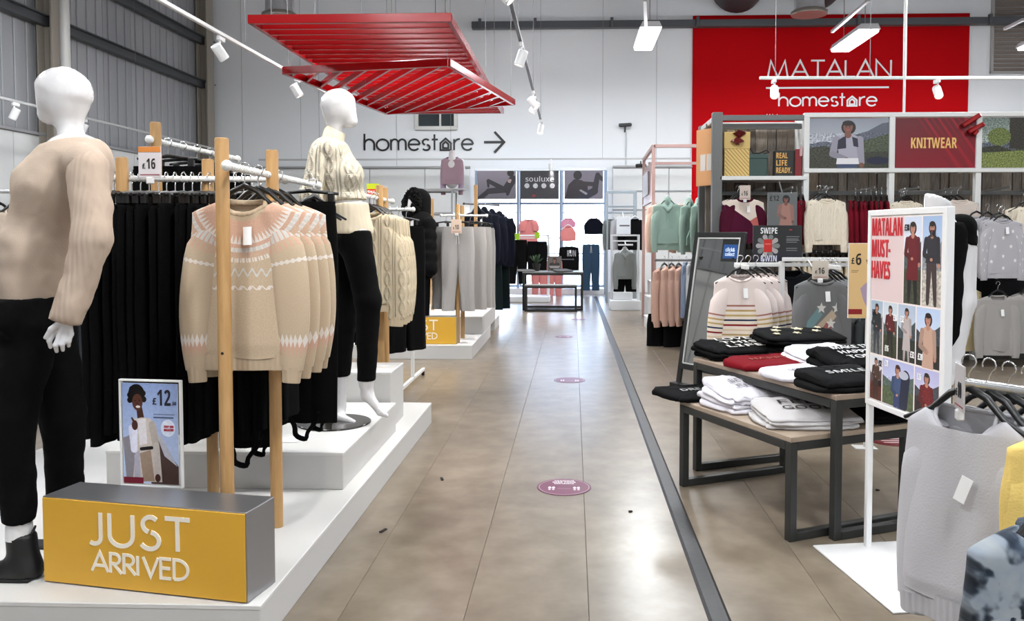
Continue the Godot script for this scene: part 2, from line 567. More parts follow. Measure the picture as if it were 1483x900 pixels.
# ---------- garments on hangers: origin at the neck (or waistband) middle, front towards +z ----------
# w chest, l length, sl sleeve length, sw sleeve width at the top, cu cuff width, nk half neck, dip neckline drop, dr shoulder drop, th thickness, sp sleeve spread, fold depth, q quality
func top_body(o: Dictionary) -> MB:
	var q: int = o.get("q", 2)
	var nu: int = [12, 20, 44, 64][q]
	var nv: int = [8, 12, 26, 40][q]
	var w: float = o.w * 0.5
	var l: float = o.l
	var dr: float = o.get("dr", 0.05)
	var nk: float = o.get("nk", 0.09)
	var th: float = o.get("th", 0.06) * 0.5
	var fold: float = o.get("fold", 0.012)
	var hemw: float = o.get("hemw", 0.95)
	var dip: float = o.get("dip", 0.07)
	var r := RandomNumberGenerator.new()
	r.seed = int(o.get("seed", 1))
	var ph := [r.randf() * TAU, r.randf() * TAU, r.randf() * TAU, r.randf() * TAU]
	var kf := [r.randf_range(20, 28), r.randf_range(34, 46), r.randf_range(18, 26), r.randf_range(30, 44)]
	var p := PackedVector3Array()
	var uv := PackedVector2Array()
	var top := int(nv * 0.72)
	for i in nv:
		var y: float
		var a: float
		var b: float
		var dn: float = 0.0
		if i <= top:
			var s := float(i) / top
			y = lerpf(-l, -dr, s)
			a = w * lerpf(hemw, 1.0, smoothstep(0.0, 0.55, s)) * lerpf(1.0, o.get("shw", 0.93), smoothstep(0.6, 1.0, s))
			b = th * lerpf(1.25, 0.75, s)
			if s < 0.06: b *= 0.9
		else:
			var s := float(i - top) / (nv - 1 - top)
			y = lerpf(-dr, 0.0, pow(s, 0.85))
			a = lerpf(w * o.get("shw", 0.93), nk, s)
			b = th * lerpf(0.75, 0.5, s)
			dn = s
		var hang := clampf(-y / l, 0.0, 1.0)
		for j in nu:
			var an := TAU * j / nu
			var cx := signf(cos(an)) * pow(absf(cos(an)), 0.75)
			var sz := signf(sin(an)) * pow(absf(sin(an)), 0.7)
			var x := a * cx
			var z := b * sz
			var fr := 1 if sz > 0 else 0
			var env := (1.0 - absf(cx) * 0.6) * smoothstep(0.1, 0.8, hang)
			z += fold * env * (sin(x * kf[fr * 2] + ph[fr * 2] + y * 2.0) + 0.6 * sin(x * kf[fr * 2 + 1] + ph[fr * 2 + 1] - y * 5.0)) * (1.0 if sz > 0 else -1.0)
			var yy := y
			if sz > 0 and dn > 0.0 and absf(x) < nk * 1.3: yy -= dip * dn * (1.0 - pow(minf(1.0, absf(x) / (nk * 1.3)), o.get("vp", 2.0)))
			elif dn > 0.0 and absf(x) < nk * 1.3: yy -= 0.012 * dn * (1.0 - absf(x) / (nk * 1.3))
			if i == 0: yy += 0.006 * sin(x * 22.0 + ph[0])
			p.append(Vector3(x, yy, z))
			uv.append(Vector2(0.5 + x / o.w, -yy / l))
	var mb := MB.new()
	mb.grid(p, nu, nv, true, uv)
	return mb

func top_ring(o: Dictionary, s: float) -> PackedVector3Array:    # the neck opening as a closed path
	var nk: float = o.get("nk", 0.09)
	var th: float = o.get("th", 0.06) * 0.25
	var p := PackedVector3Array()
	for j in 25:
		var an := TAU * j / 24
		var x := nk * signf(cos(an)) * pow(absf(cos(an)), 0.75)
		var z := th * signf(sin(an)) * pow(absf(sin(an)), 0.7)
		var drop: float = o.get("dip", 0.07) if z > 0 else 0.012
		p.append(Vector3(x * s, -drop * (1.0 - pow(minf(1.0, absf(x) / (nk * 1.3)), o.get("vp", 2.0) if z > 0 else 2.0)) * (1.0 if absf(z) > 0.002 else 0.5), z * 1.1))
	return p

func sleeve_path(o: Dictionary, sg: float) -> PackedVector3Array:
	var w: float = o.w * 0.5 * o.get("shw", 0.93)
	var dr: float = o.get("dr", 0.05)
	var sl: float = o.sl
	var sp: float = o.get("sp", 0.16)
	var k: int = [4, 6, 10, 16][o.get("q", 2)]
	var p := PackedVector3Array()
	for i in k:
		var s := float(i) / (k - 1)
		var out := sp * sin(minf(s * 1.5, PI * 0.5)) * (1.0 - 0.35 * s * s)
		var e := pow(maxf(0.0, 1.0 - s / 0.24), 1.6)
		p.append(Vector3(sg * (w - o.sw * 0.42 + out - o.sw * 0.36 * e), -dr * (1.0 - 0.25 * e) - o.sw * (0.27 - 0.21 * e) - sl * s * (0.9 + 0.1 * s), (o.get("fw", 0.02)) * s))
	return p

func sleeve(o: Dictionary, sg: float) -> MB:
	var path := sleeve_path(o, sg)
	var k := path.size()
	var sides: int = [6, 8, 14, 22][o.get("q", 2)]
	var puff: float = o.get("puff", 0.0)
	var p := PackedVector3Array()
	var uv := PackedVector2Array()
	var sd: float = o.get("seed", 1) * 1.7 + sg
	for i in k:
		var s := float(i) / (k - 1)
		var r: float = lerpf(o.sw, o.get("cu", 0.08), pow(s, 0.9)) * 0.5
		r *= lerpf(0.42, 1.0, smoothstep(0.0, 0.2, s))
		r *= 1.0 + puff * sin(PI * pow(s, 1.6)) 
		var tg := (path[mini(i + 1, k - 1)] - path[maxi(i - 1, 0)]).normalized()
		var nn := Vector3(0, 0, 1).cross(tg).normalized()
		if nn.x < 0: nn = -nn
		for j in sides:
			var a := TAU * j / sides
			var rr: float = r * (1.0 + o.get("fold", 0.012) * 5.0 * sin(a * 3.0 + sd + s * 4.0) * s)
			p.append(path[k - 1 - i] * 0.0 + path[i] + nn * cos(a) * rr + Vector3(0, 0, 1) * sin(a) * rr * o.get("sf", 0.55))
			uv.append(Vector2(0.5 + cos(a) * 0.5, s))
	# rows run downwards: turn them over so that the outside is outside
	var pp := PackedVector3Array()
	var uu := PackedVector2Array()
	for i in range(k - 1, -1, -1):
		pp.append_array(p.slice(i * sides, (i + 1) * sides))
		uu.append_array(uv.slice(i * sides, (i + 1) * sides))
	var mb := MB.new()
	mb.grid(pp, sides, k, true, uu)
	mb.fan(pp.slice((k - 1) * sides, k * sides), Vector3.UP)
	return mb

func cuff(o: Dictionary, sg: float) -> MB:
	var path := sleeve_path(o, sg)
	var k := path.size()
	var a := path[k - 1]
	var d := (path[k - 1] - path[k - 2]).normalized()
	var r: float = o.get("cu", 0.08) * 0.5
	var L: float = o.get("cl", 0.05)
	return MB.new().tube(PackedVector3Array([a + d * L, a + d * L * 0.9, a + d * L * 0.3, a - d * 0.012]), [r * 0.8, r * 0.86, r * 0.9, r], [6, 8, 12, 18][o.get("q", 2)], o.get("sf", 0.55) * 1.05, Vector3(1, 0, 0))

func band(o: Dictionary, h: float) -> MB:      # the ribbed hem
	var w: float = o.w * 0.5 * o.get("hemw", 0.95)
	var b: float = o.get("th", 0.06) * 0.5 * 1.12
	var nu: int = [12, 16, 40, 56][o.get("q", 2)]
	var p := PackedVector3Array()
	for i in 4:
		for j in nu:
			var an := TAU * j / nu
			var g: float = [0.955, 0.985, 0.995, 1.0][i]
			p.append(Vector3(w * g * signf(cos(an)) * pow(absf(cos(an)), 0.75), -o.l - h + (h + 0.012) * i / 3.0, b * g * signf(sin(an)) * pow(absf(sin(an)), 0.7) + 0.004 * sin(an * 9.0)))
	var mb := MB.new()
	mb.grid(p, nu, 4, true)
	return mb

# a whole top; m: materials body, sleeve, trim
func make_top(called: String, label: String, cat: String, o: Dictionary, m: Array, tagged := true, group := "") -> Node3D:
	var t := thing(called, label, cat, Vector3.ZERO, 0, group)
	part("body", top_body(o), m[0], t)
	if o.get("sl", 0.0) > 0.0:
		for sg in [-1.0, 1.0]:
			part("sleeve", sleeve(o, sg), m[1], t)
			if o.get("q", 2) > 0 and o.get("cl", 0.05) > 0.0: part("cuff", cuff(o, sg), m[2], t)
	if o.get("q", 2) > 0:
		if o.get("hem", 0.05) > 0.0: part("hem_band", band(o, o.get("hem", 0.05)), m[2], t)
		part("neckband", MB.new().tube(top_ring(o, 1.0), [o.get("nb", 0.011)], 8), m[2], t)
	if o.get("hood", 0.0) > 0.0:
		var hd: float = o.hood
		part("hood", skin([[Vector3(-hd * 0.5, -0.03, -0.02), Vector3(0, hd * 0.45, -0.03), 0.045, 0.04], [Vector3(hd * 0.5, -0.03, -0.02), Vector3(0, hd * 0.45, -0.03), 0.045, 0.04], [Vector3(-hd * 0.4, -0.06, 0.02), Vector3(0, -0.11, 0.035), 0.028, 0.022], [Vector3(hd * 0.4, -0.06, 0.02), Vector3(0, -0.11, 0.035), 0.028, 0.022]], 0.014, 0.03), m[0], t)
		var dc := MB.new()
		for sg in [-1.0, 1.0]: dc.tube(PackedVector3Array([Vector3(sg * 0.02, -0.11, 0.05), Vector3(sg * 0.024, -0.2, 0.052), Vector3(sg * 0.02, -0.26, 0.05)]), [0.004], 5)
		part("drawstring", dc, m[2], t)
	if tagged:
		var g := MB.new().box(Vector3(0.03, -o.get("dip", 0.07) - 0.08, o.get("th", 0.06) * 0.5 + 0.014), Vector3(0.032, 0.07, 0.002), 0.0, Basis(Vector3.RIGHT, -0.1) * Basis(Vector3.BACK, o.get("tagtilt", 0.04)))
		part("price_tag", g, mat(Color(0.92, 0.92, 0.92), 0.5), t)
	return t

func leg_tube(o: Dictionary, sg: float) -> MB:
	var q: int = o.get("q", 2)
	var k: int = [5, 8, 14, 20][q]
	var sides: int = [8, 10, 18, 24][q]
	var w: float = o.w
	var l: float = o.l
	var r := RandomNumberGenerator.new()
	r.seed = int(o.get("seed", 3)) + int(sg)
	var a0 := r.randf() * TAU
	var p := PackedVector3Array()
	for i in range(k - 1, -1, -1):
		var s := float(i) / (k - 1)
		var hip := smoothstep(0.0, 0.25, s)
		var rx := lerpf(w * 0.27, lerpf(w * 0.3, o.get("lw", 0.17) * 0.5, smoothstep(0.2, 1.0, s)), hip)
		var rz: float = lerpf(o.get("th", 0.05) * 0.5, o.get("th", 0.05) * 0.5 * 0.85, s)
		var cx := sg * lerpf(w * 0.24, w * 0.25 + o.get("spread", 0.015) * s, s)
		for j in sides:
			var a := TAU * j / sides
			var x := rx * signf(cos(a)) * pow(absf(cos(a)), 0.8)
			var z: float = rz * signf(sin(a)) * pow(absf(sin(a)), 0.8) + o.get("fold", 0.008) * sin(x * 55.0 + a0 + s * 3.0) * smoothstep(0.1, 0.5, s) * signf(sin(a))
			p.append(Vector3(cx + x, -0.02 - l * s, z))
	var mb := MB.new()
	mb.grid(p, sides, k, true)
	return mb

func make_trousers(called: String, label: String, o: Dictionary, m: Material, trim: Material, group := "") -> Node3D:
	var t := thing(called, label, "trousers", Vector3.ZERO, 0, group)
	for sg in [-1.0, 1.0]: part("leg", leg_tube(o, sg), m, t)
	var w: float = o.w * 0.5
	var wb := PackedVector3Array()
	for j in 25:
		var a := TAU * j / 24
		wb.append(Vector3(w * signf(cos(a)) * pow(absf(cos(a)), 0.7), 0, o.get("th", 0.05) * 0.42 * sin(a)))
	var ring := PackedVector3Array()
	for e in [-0.045, -0.03, 0.0]:
		for j in 24: ring.append(wb[j] + Vector3(0, e, 0))
	var mb := MB.new()
	mb.grid(ring, 24, 3, true)
	part("waistband", mb, trim, t)
	if o.get("string", false):
		var dc := MB.new()
		for sg in [-1.0, 1.0]: dc.tube(PackedVector3Array([Vector3(0, -0.03, 0.03), Vector3(sg * 0.012, -0.12, 0.036), Vector3(sg * 0.016, -0.2, 0.034)]), [0.004], 5)
		part("drawstring", dc, mat(Color(0.8, 0.8, 0.8), 0.8), t)
	return t

func make_hanger(called: String, label: String, w: float, m: Material, hook: Material, clips := false, group := "") -> Node3D:   # origin: top of the hook's bend, on the rail
	var t := thing(called, label, "hanger", Vector3.ZERO, 0, group)
	var h := PackedVector3Array()
	for i in 9:
		var a := deg_to_rad(lerpf(200, -60, i / 8.0))
		h.append(Vector3(cos(a) * 0.02, -0.015 + sin(a) * 0.02, 0))
	h.append(Vector3(0, -0.05, 0)); h.append(Vector3(0, -0.085, 0))
	part("hook", MB.new().tube(h, [0.0025], 6), hook, t)
	var b := MB.new()
	if clips:
		b.tube(PackedVector3Array([Vector3(-w * 0.5, -0.1, 0), Vector3(0, -0.085, 0), Vector3(w * 0.5, -0.1, 0)]), [0.007, 0.01, 0.007], 8)
		part("bar", b, m, t)
		for sg in [-1.0, 1.0]: part("clip", MB.new().box(Vector3(sg * w * 0.38, -0.118, 0), Vector3(0.03, 0.05, 0.03), 0.006), m, t)
	else:
		b.tube(PackedVector3Array([Vector3(-w * 0.5, -0.198, 0.01), Vector3(-w * 0.28, -0.158, 0.005), Vector3(-0.05, -0.108, 0), Vector3(0, -0.085, 0), Vector3(0.05, -0.108, 0), Vector3(w * 0.28, -0.158, 0.005), Vector3(w * 0.5, -0.198, 0.01)]), [0.006, 0.008, 0.010, 0.012, 0.010, 0.008, 0.006], 8, 1.3, Vector3(0, 1, 0))
		part("shoulder_bar", b, m, t)
	return t

# a folded top: soft layered slab, w along x, d along z, h high, origin under its middle
func fold_mesh(w: float, d: float, h: float, sd: int, layers := 2, slope := 0.3) -> MB:
	var ns := FastNoiseLite.new()
	ns.seed = sd
	ns.frequency = 5.0
	var nu := 44
	var prof := []
	for k in layers:
		for s in [[0.90, 0.0], [0.985, 0.12], [1.0, 0.4], [0.995, 0.7], [0.96, 0.95]]: prof.append([s[0] - 0.025 * k, (k + s[1]) / layers])
	for e in [0.85, 0.68, 0.48, 0.25, 0.02]: prof.append([e, 1.0 + 0.05 * (1.0 - e)])
	var p := PackedVector3Array()
	var uv := PackedVector2Array()
	for i in prof.size():
		for j in nu:
			var a := TAU * j / nu
			var x: float = signf(cos(a)) * pow(absf(cos(a)), 0.38) * prof[i][0]
			var z: float = signf(sin(a)) * pow(absf(sin(a)), 0.38) * prof[i][0]
			var lay := 0.0 if i >= layers * 5 else floorf(i / 5.0)
			var g := 1.0 + 0.17 * ns.get_noise_3d(cos(a) * 0.25, lay * 3.0, sin(a) * 0.25) + 0.06 * ns.get_noise_3d(cos(a) * 0.9 + 7.0, lay * 5.0, sin(a) * 0.9)
			var y: float = prof[i][1] * h * (1.0 + 0.08 * ns.get_noise_3d(x * 0.3, 9.0, z * 0.3) * prof[i][1])
			y *= 1.0 - slope * z
			y += h * 0.11 * prof[i][1] * ns.get_noise_3d(x * 0.9 + 3.0, lay, z * 0.5 + x * 0.4)
			y *= 1.0 - 0.22 * pow(maxf(absf(x), absf(z)), 4.0) * prof[i][1]
			p.append(Vector3(x * w * 0.5 * g, maxf(y, 0.0), z * d * 0.5 * g))
			uv.append(Vector2(x * 0.5 + 0.5, z * 0.5 + 0.5))
	var mb := MB.new()
	mb.grid(p, nu, prof.size(), true, uv)
	return mb

# ---------- lamps ----------
func luminaire(at: Vector3, label: String, e: float, group := "") -> void:    # a suspended strip light along the aisle
	var t := thing("strip_light", label, "light", at, 0, group)
	var b := MB.new()
	b.prism(PackedVector2Array([Vector2(-0.2, 0.0), Vector2(-0.15, 0.1), Vector2(0.15, 0.1), Vector2(0.2, 0.0)]), 1.7)
	part("housing", b, mat(Color(0.75, 0.75, 0.76), 0.5), t)
	part("diffuser", MB.new().box(Vector3(0, -0.03, 0), Vector3(0.36, 0.05, 1.64), 0.015), glow(Color(0.97, 0.98, 1.0), 9.0), t)
	var w := MB.new()
	for z in [-0.6, 0.6]: w.rod(Vector3(0, 0.1, z), Vector3(0, 7.95 - at.y, z), 0.008, 5)
	part("suspension_wire", w, mat(Color(0.5, 0.5, 0.52), 0.4, 0.6), t)
	var l := AreaLight3D.new()
	l.name = "strip_glow"
	l.area_size = Vector2(0.36, 1.64)
	l.light_energy = e
	l.light_color = Color(0.97, 0.985, 1.0)
	l.shadow_enabled = true
	l.area_range = 40.0
	t.add_child(l, true)
	l.position = Vector3(0, -0.07, 0)
	l.rotation.x = -PI / 2
	var side := OmniLight3D.new()      # what the prismatic cover sends sideways
	side.name = "strip_side_glow"
	side.light_energy = e * 0.16
	side.light_color = l.light_color
	side.light_size = 0.2
	side.omni_range = 40.0
	side.omni_attenuation = 2.0
	side.shadow_enabled = true
	t.add_child(side, true)
	side.position = Vector3(0, -0.3, 0)

func spot_lamp(at: Vector3, aim: Vector3, label: String, e: float, on := true, sc := 1.0, group := "") -> void:   # a can on a track; at is the underside of the track
	var t := thing("track_spotlight", label, "spotlight", at, 0, group)
	var white := mat(Color(0.88, 0.88, 0.88), 0.4)
	part("adapter", MB.new().box(Vector3(0, -0.025, 0) * sc, Vector3(0.04, 0.05, 0.14) * sc, 0.006), white, t)
	part("stem", MB.new().rod(Vector3(0, -0.05, 0.03) * sc, Vector3(0, -0.11, 0.03) * sc, 0.012 * sc, 8), white, t)
	var c := Vector3(0, -0.17, 0.03) * sc
	var d := (aim - at - c).normalized()
	var x := d.cross(Vector3.UP).normalized() if absf(d.y) < 0.98 else Vector3.RIGHT
	var bs := Basis(x, d, x.cross(d))
	part("can", MB.new().lathe(c - d * 0.09 * sc, [[0.02 * sc, 0.0], [0.05 * sc, 0.004], [0.054 * sc, 0.02 * sc], [0.054 * sc, 0.17 * sc], [0.05 * sc, 0.176 * sc], [0.047 * sc, 0.16 * sc], [0.046 * sc, 0.13 * sc]], 20, bs), white, t)
	part("lamp_face", MB.new().lathe(c + d * 0.045 * sc, [[0.046 * sc, 0.0], [0.044 * sc, 0.012 * sc]], 18, bs), glow(Color(1, 0.97, 0.92), 6.0) if on else mat(Color(0.1, 0.1, 0.1), 0.3), t)
	if on:
		var l := SpotLight3D.new()
		l.name = "spot_glow"
		l.spot_angle = 32.0
		l.spot_angle_attenuation = 0.6
		l.spot_range = 40.0
		l.spot_attenuation = 2.0
		l.light_energy = e
		l.light_color = Color(1.0, 0.975, 0.94)
		l.light_size = 0.04
		l.shadow_enabled = true
		t.add_child(l, true)
		l.position = c + d * (0.11 * sc)
		l.look_at_from_position(at + l.position, at + l.position + d, Vector3.UP if absf(d.y) < 0.98 else Vector3.RIGHT)

func track(a: Vector3, b: Vector3, label: String, c: Color, drops: Array) -> void:
	var t := thing("lighting_track", label, "track")
	part("rail", MB.new().bar(a, b, 0.035, 0.04, 0.004), mat(c, 0.45), t)
	for s in drops:
		var p := a.lerp(b, s)
		part("suspension_wire", MB.new().rod(p + Vector3(0, 0.02, 0), Vector3(p.x, 7.95, p.z), 0.004, 5), mat(Color(0.45, 0.45, 0.46), 0.4, 0.5), t)

func make_bumps() -> void:
	for spec in [["knit", 0.09, 3, 256], ["fleece", 0.05, 4, 256], ["plain", 0.02, 4, 256]]:
		var f := FastNoiseLite.new()
		f.noise_type = FastNoiseLite.TYPE_SIMPLEX_SMOOTH
		f.frequency = spec[1]
		f.fractal_octaves = spec[2]
		f.seed = 11
		var x := NoiseTexture2D.new()
		x.noise = f
		x.width = spec[3]
		x.height = spec[3]
		x.seamless = true
		bump[spec[0]] = x
	# ribs, courses and cables are computed
	var rib := Image.create(128, 128, false, Image.FORMAT_RGB8)
	var wale := Image.create(128, 128, false, Image.FORMAT_RGB8)
	var cable := Image.create(256, 256, false, Image.FORMAT_RGB8)
	for y in 128:
		for x in 128:
			var v := 0.5 + 0.5 * sin(TAU * x / 16.0)
			rib.set_pixel(x, y, Color(v, v, v))
			var u := 0.5 + 0.3 * sin(TAU * y / 8.0 + 1.2 * sin(TAU * x / 8.0)) + 0.2 * sin(TAU * x / 8.0)
			wale.set_pixel(x, y, Color(u, u, u))
	for y in 256:
		for x in 256:
			var cx := fmod(x, 64.0) / 64.0
			var ph := TAU * y / 128.0
			var a := 0.32 + 0.17 * sin(ph)
			var b := 0.32 - 0.17 * sin(ph)
			var v := maxf(exp(-pow((cx - a) / 0.075, 2.0)), exp(-pow((cx - b) / 0.075, 2.0)))
			v = maxf(v, 0.75 * exp(-pow((cx - 0.72) / 0.035, 2.0)))
			v = maxf(v, 0.75 * exp(-pow((cx - 0.88) / 0.035, 2.0)))
			v = v * (0.86 + 0.14 * sin(TAU * y / 6.4 + cx * 9.0))
			cable.set_pixel(x, y, Color(v, v, v))
	bump["rib"] = ImageTexture.create_from_image(rib)
	bump["wale"] = ImageTexture.create_from_image(wale)
	bump["cable"] = ImageTexture.create_from_image(cable)

func noise_tex(freq: float, oct: int, c0: Color, c1: Color, size := 512, sd := 3, stretch := 1.0) -> NoiseTexture2D:
	var f := FastNoiseLite.new()
	f.noise_type = FastNoiseLite.TYPE_SIMPLEX_SMOOTH
	f.frequency = freq
	f.fractal_octaves = oct
	f.fractal_gain = 0.6
	f.seed = sd
	var g := Gradient.new()
	g.set_color(0, c0)
	g.set_color(1, c1)
	var x := NoiseTexture2D.new()
	x.noise = f
	x.color_ramp = g
	x.width = size
	x.height = int(size * stretch)
	x.seamless = true
	return x

func setting() -> void:
	# floor: long strips of trowelled screed with fine joints between
	var fl := struct("floor", MB.new().box(Vector3(1.6, -0.16, -8.6), Vector3(21.4, 0.3, 23.4)), mat(Color(0.16, 0.14, 0.12), 0.9))
	var fm := []
	for k in 3:
		var m := StandardMaterial3D.new()
		m.albedo_texture = noise_tex(0.016, 4, [Color(0.415, 0.37, 0.315), Color(0.42, 0.375, 0.32), Color(0.41, 0.365, 0.312)][k], [Color(0.54, 0.495, 0.435), Color(0.543, 0.498, 0.438), Color(0.537, 0.492, 0.432)][k], 512, 5 + k)
		m.uv1_triplanar = true
		m.uv1_world_triplanar = true
		m.uv1_scale = Vector3.ONE * 0.45
		m.roughness = 0.28
		m.metallic_specular = 0.55
		fm.append(m)
	for k in 46:
		var x0 := -9.05 + 0.456 * k - 0.01
		var s := MB.new().box(Vector3(x0 + 0.228, -0.005, -8.6), Vector3(0.4545, 0.01, 23.4), 0.0012)
		part("floor_slab", s, fm[(k * 7 + k / 3) % 3], fl)
	# the cable cover that runs down the aisle
	var strip := struct("trim_1", MB.new().prism(PackedVector2Array([Vector2(-0.042, 0.0), Vector2(-0.03, 0.008), Vector2(0.03, 0.008), Vector2(0.042, 0.0)]), 17.2, Transform3D(Basis(Vector3.UP, 0.002), Vector3(0.52, 0.0, -9.9))), mat(Color(0.17, 0.17, 0.175), 0.45, 0.0, "plain", 0.05, 6.0))
	strip.set_meta("label", "dark grey strip running along the aisle floor")
	# shell
	var white := mat(Color(0.88, 0.89, 0.90), 0.6)
	var grey := mat(Color(0.50, 0.50, 0.505), 0.55)
	var steel := mat(Color(0.30, 0.31, 0.325), 0.5, 0.2)
	struct("ceiling", MB.new().box(Vector3(1.6, 8.1, -8.6), Vector3(21.4, 0.2, 23.4)), mat(Color(0.62, 0.63, 0.64), 0.8))
	struct("wall_front", MB.new().box(Vector3(1.6, 4.0, 3.1), Vector3(21.4, 8.2, 0.2)), white)
	struct("wall_right", MB.new().box(Vector3(12.2, 4.0, -8.6), Vector3(0.2, 8.2, 23.4)), white)
	var wx0 := -2.36
	var wx1 := 0.80
	var wb := MB.new()
	wb.box(Vector3((-9.1 + wx0) / 2, 4.0, -20.15), Vector3(wx0 + 9.1, 8.2, 0.3))
	wb.box(Vector3((12.3 + wx1) / 2, 4.0, -20.15), Vector3(12.3 - wx1, 8.2, 0.3))
	wb.box(Vector3((wx0 + wx1) / 2, 5.55, -20.15), Vector3(wx1 - wx0, 5.1, 0.3))
	wb.box(Vector3((wx0 + wx1) / 2, 0.06, -20.15), Vector3(wx1 - wx0, 0.12, 0.3))
	var back := struct("wall_back", wb, white)
	# seams of the back wall sheets
	for x in [-8.1, -6.2, -4.3, 2.0]:
		part("sheet_seam", MB.new().box(Vector3(x, 5.5, -19.995), Vector3(0.012, 5.0, 0.01)), mat(Color(0.7, 0.7, 0.71), 0.6), back)
	for sp in [[-9.0, -2.5], [0.95, 2.85]]:
		var xs: float = sp[0]
		while xs < sp[1] - 0.1:
			var wv := minf(1.35, sp[1] - xs)
			part("wall_panel", MB.new().box(Vector3(xs + wv / 2, 1.5, -19.94), Vector3(wv - 0.014, 3.0, 0.06), 0.004), mat(Color(0.82, 0.825, 0.82), 0.5), back)
			xs += wv
		part("cap_rail", MB.new().box(Vector3((sp[0] + sp[1]) / 2, 3.03, -19.92), Vector3(sp[1] - sp[0], 0.05, 0.1), 0.005), mat(Color(0.6, 0.6, 0.6), 0.5), back)
	for y in [2.45, 2.0]:
		part("slat_rail", MB.new().box(Vector3(1.9, y, -19.9), Vector3(1.9, 0.03, 0.03)), mat(Color(0.55, 0.56, 0.57), 0.5), back)
	# glazing behind the display
	var win := struct("window_1", MB.new().box(Vector3((wx0 + wx1) / 2, 0.14, -20.1), Vector3(wx1 - wx0, 0.06, 0.1)).box(Vector3((wx0 + wx1) / 2, 2.97, -20.1), Vector3(wx1 - wx0, 0.06, 0.1)), mat(Color(0.6, 0.63, 0.66), 0.4, 0.4))
	var glass := StandardMaterial3D.new()
	glass.albedo_color = Color(1, 1, 1, 0.06)
	glass.transparency = BaseMaterial3D.TRANSPARENCY_ALPHA
	glass.roughness = 0.02
	for k in 3:
		var cx := wx0 + (wx1 - wx0) * (k + 0.5) / 3
		part("window_pane", MB.new().box(Vector3(cx, 1.55, -20.1), Vector3((wx1 - wx0) / 3 - 0.06, 2.8, 0.012)), glass, win)
	for k in 4:
		part("mullion", MB.new().box(Vector3(wx0 + 0.03 + (wx1 - wx0 - 0.06) * k / 3, 1.55, -20.1), Vector3(0.06, 2.8, 0.1), 0.006), mat(Color(0.55, 0.6, 0.66), 0.4, 0.4), win)
	part("transom", MB.new().box(Vector3((wx0 + wx1) / 2, 2.16, -20.08), Vector3(wx1 - wx0, 0.05, 0.06)), mat(Color(0.55, 0.6, 0.66), 0.4, 0.4), win)
	# small high window half behind the red louvre
	var w2 := struct("window_2", MB.new().box(Vector3(-3.32, 3.98, -19.95), Vector3(1.02, 0.09, 0.1), 0.005).box(Vector3(-3.32, 4.62, -19.95), Vector3(1.02, 0.09, 0.1), 0.005).box(Vector3(-3.8, 4.3, -19.95), Vector3(0.09, 0.6, 0.1), 0.005).box(Vector3(-2.84, 4.3, -19.95), Vector3(0.09, 0.6, 0.1), 0.005).box(Vector3(-3.22, 4.3, -19.95), Vector3(0.04, 0.6, 0.08)), mat(Color(0.8, 0.8, 0.78), 0.5))
	part("window_pane", MB.new().box(Vector3(-3.32, 4.3, -19.97), Vector3(0.92, 0.58, 0.02)), mat(Color(0.2, 0.23, 0.24), 0.1), w2)
	# left wall: ribbed cladding between steel columns, with rails across
	var wl := struct("wall_left", MB.new().box(Vector3(-9.1, 4.0, -8.6), Vector3(0.2, 8.2, 23.4)), grey)
	for k in 14:
		var z := -7.0 - k
		var pnl := MB.new().box(Vector3(-8.97, 5.5, z), Vector3(0.05, 4.9, 0.985), 0.006)
		for r in 3: pnl.box(Vector3(-8.935, 5.5, z - 0.3 + 0.3 * r), Vector3(0.03, 4.9, 0.09), 0.01)
		part("cladding_panel", pnl, mat(Color(0.60, 0.605, 0.615) if k % 3 else Color(0.57, 0.575, 0.585), 0.5), wl)
	for k in 11:
		part("wall_panel", MB.new().box(Vector3(-8.93, 1.52, -7.4 - 1.2 * k), Vector3(0.12, 3.04, 1.186), 0.004), mat(Color(0.80, 0.805, 0.8), 0.5), wl)
	part("cap_rail", MB.new().box(Vector3(-8.88, 3.07, -13.5), Vector3(0.1, 0.05, 13.0), 0.005), mat(Color(0.55, 0.55, 0.56), 0.5), wl)
	for y in [4.95, 5.98]:
		part("girt", MB.new().box(Vector3(-8.8, y, -13.0), Vector3(0.12, 0.17, 13.6), 0.01).box(Vector3(-8.76, y + 0.07, -13.0), Vector3(0.2, 0.02, 13.6)), mat(Color(0.27, 0.28, 0.29), 0.5, 0.2), wl)
	for z in [-13.6, -19.4]:
		var col := MB.new()
		col.box(Vector3(-8.62, 4, z), Vector3(0.03, 8, 0.36)).box(Vector3(-8.85, 4, z), Vector3(0.03, 8, 0.36)).box(Vector3(-8.74, 4, z), Vector3(0.22, 8, 0.04))
		part("column", col, mat(Color(0.56, 0.53, 0.49), 0.5), wl)
	part("drain_pipe", MB.new().rod(Vector3(-8.12, 0, -13.0), Vector3(-8.12, 8, -13.0), 0.075, 16), mat(Color(0.66, 0.655, 0.64), 0.5), wl)
	# steel rail across the back wall
	var tr := struct("trim_2", MB.new().box(Vector3(4.9, 6.34, -19.6), Vector3(14.6, 0.16, 0.2), 0.01), steel)
	for x in [-2.2, -0.9, 0.9, 2.9, 6.6, 9.6]: part("bracket", MB.new().box(Vector3(x, 6.36, -19.5), Vector3(0.07, 0.24, 0.1), 0.008), steel, tr)
	# high-level ducts
	for q in [[3.85, 7.25, 0.62], [5.75, 7.2, 0.5]]:
		var dm := MB.new().rod(Vector3(q[0], q[1], -19.8), Vector3(q[0], q[1], -17.6), q[2], 28)
		solo("ventilation_duct", dm, mat(Color(0.27, 0.27, 0.28), 0.5, 0.3), "large dark round duct at the top left of the red wall" if q[0] < 4 else "dark round duct above the middle of the red wall, behind a bright metal fitting", "duct")
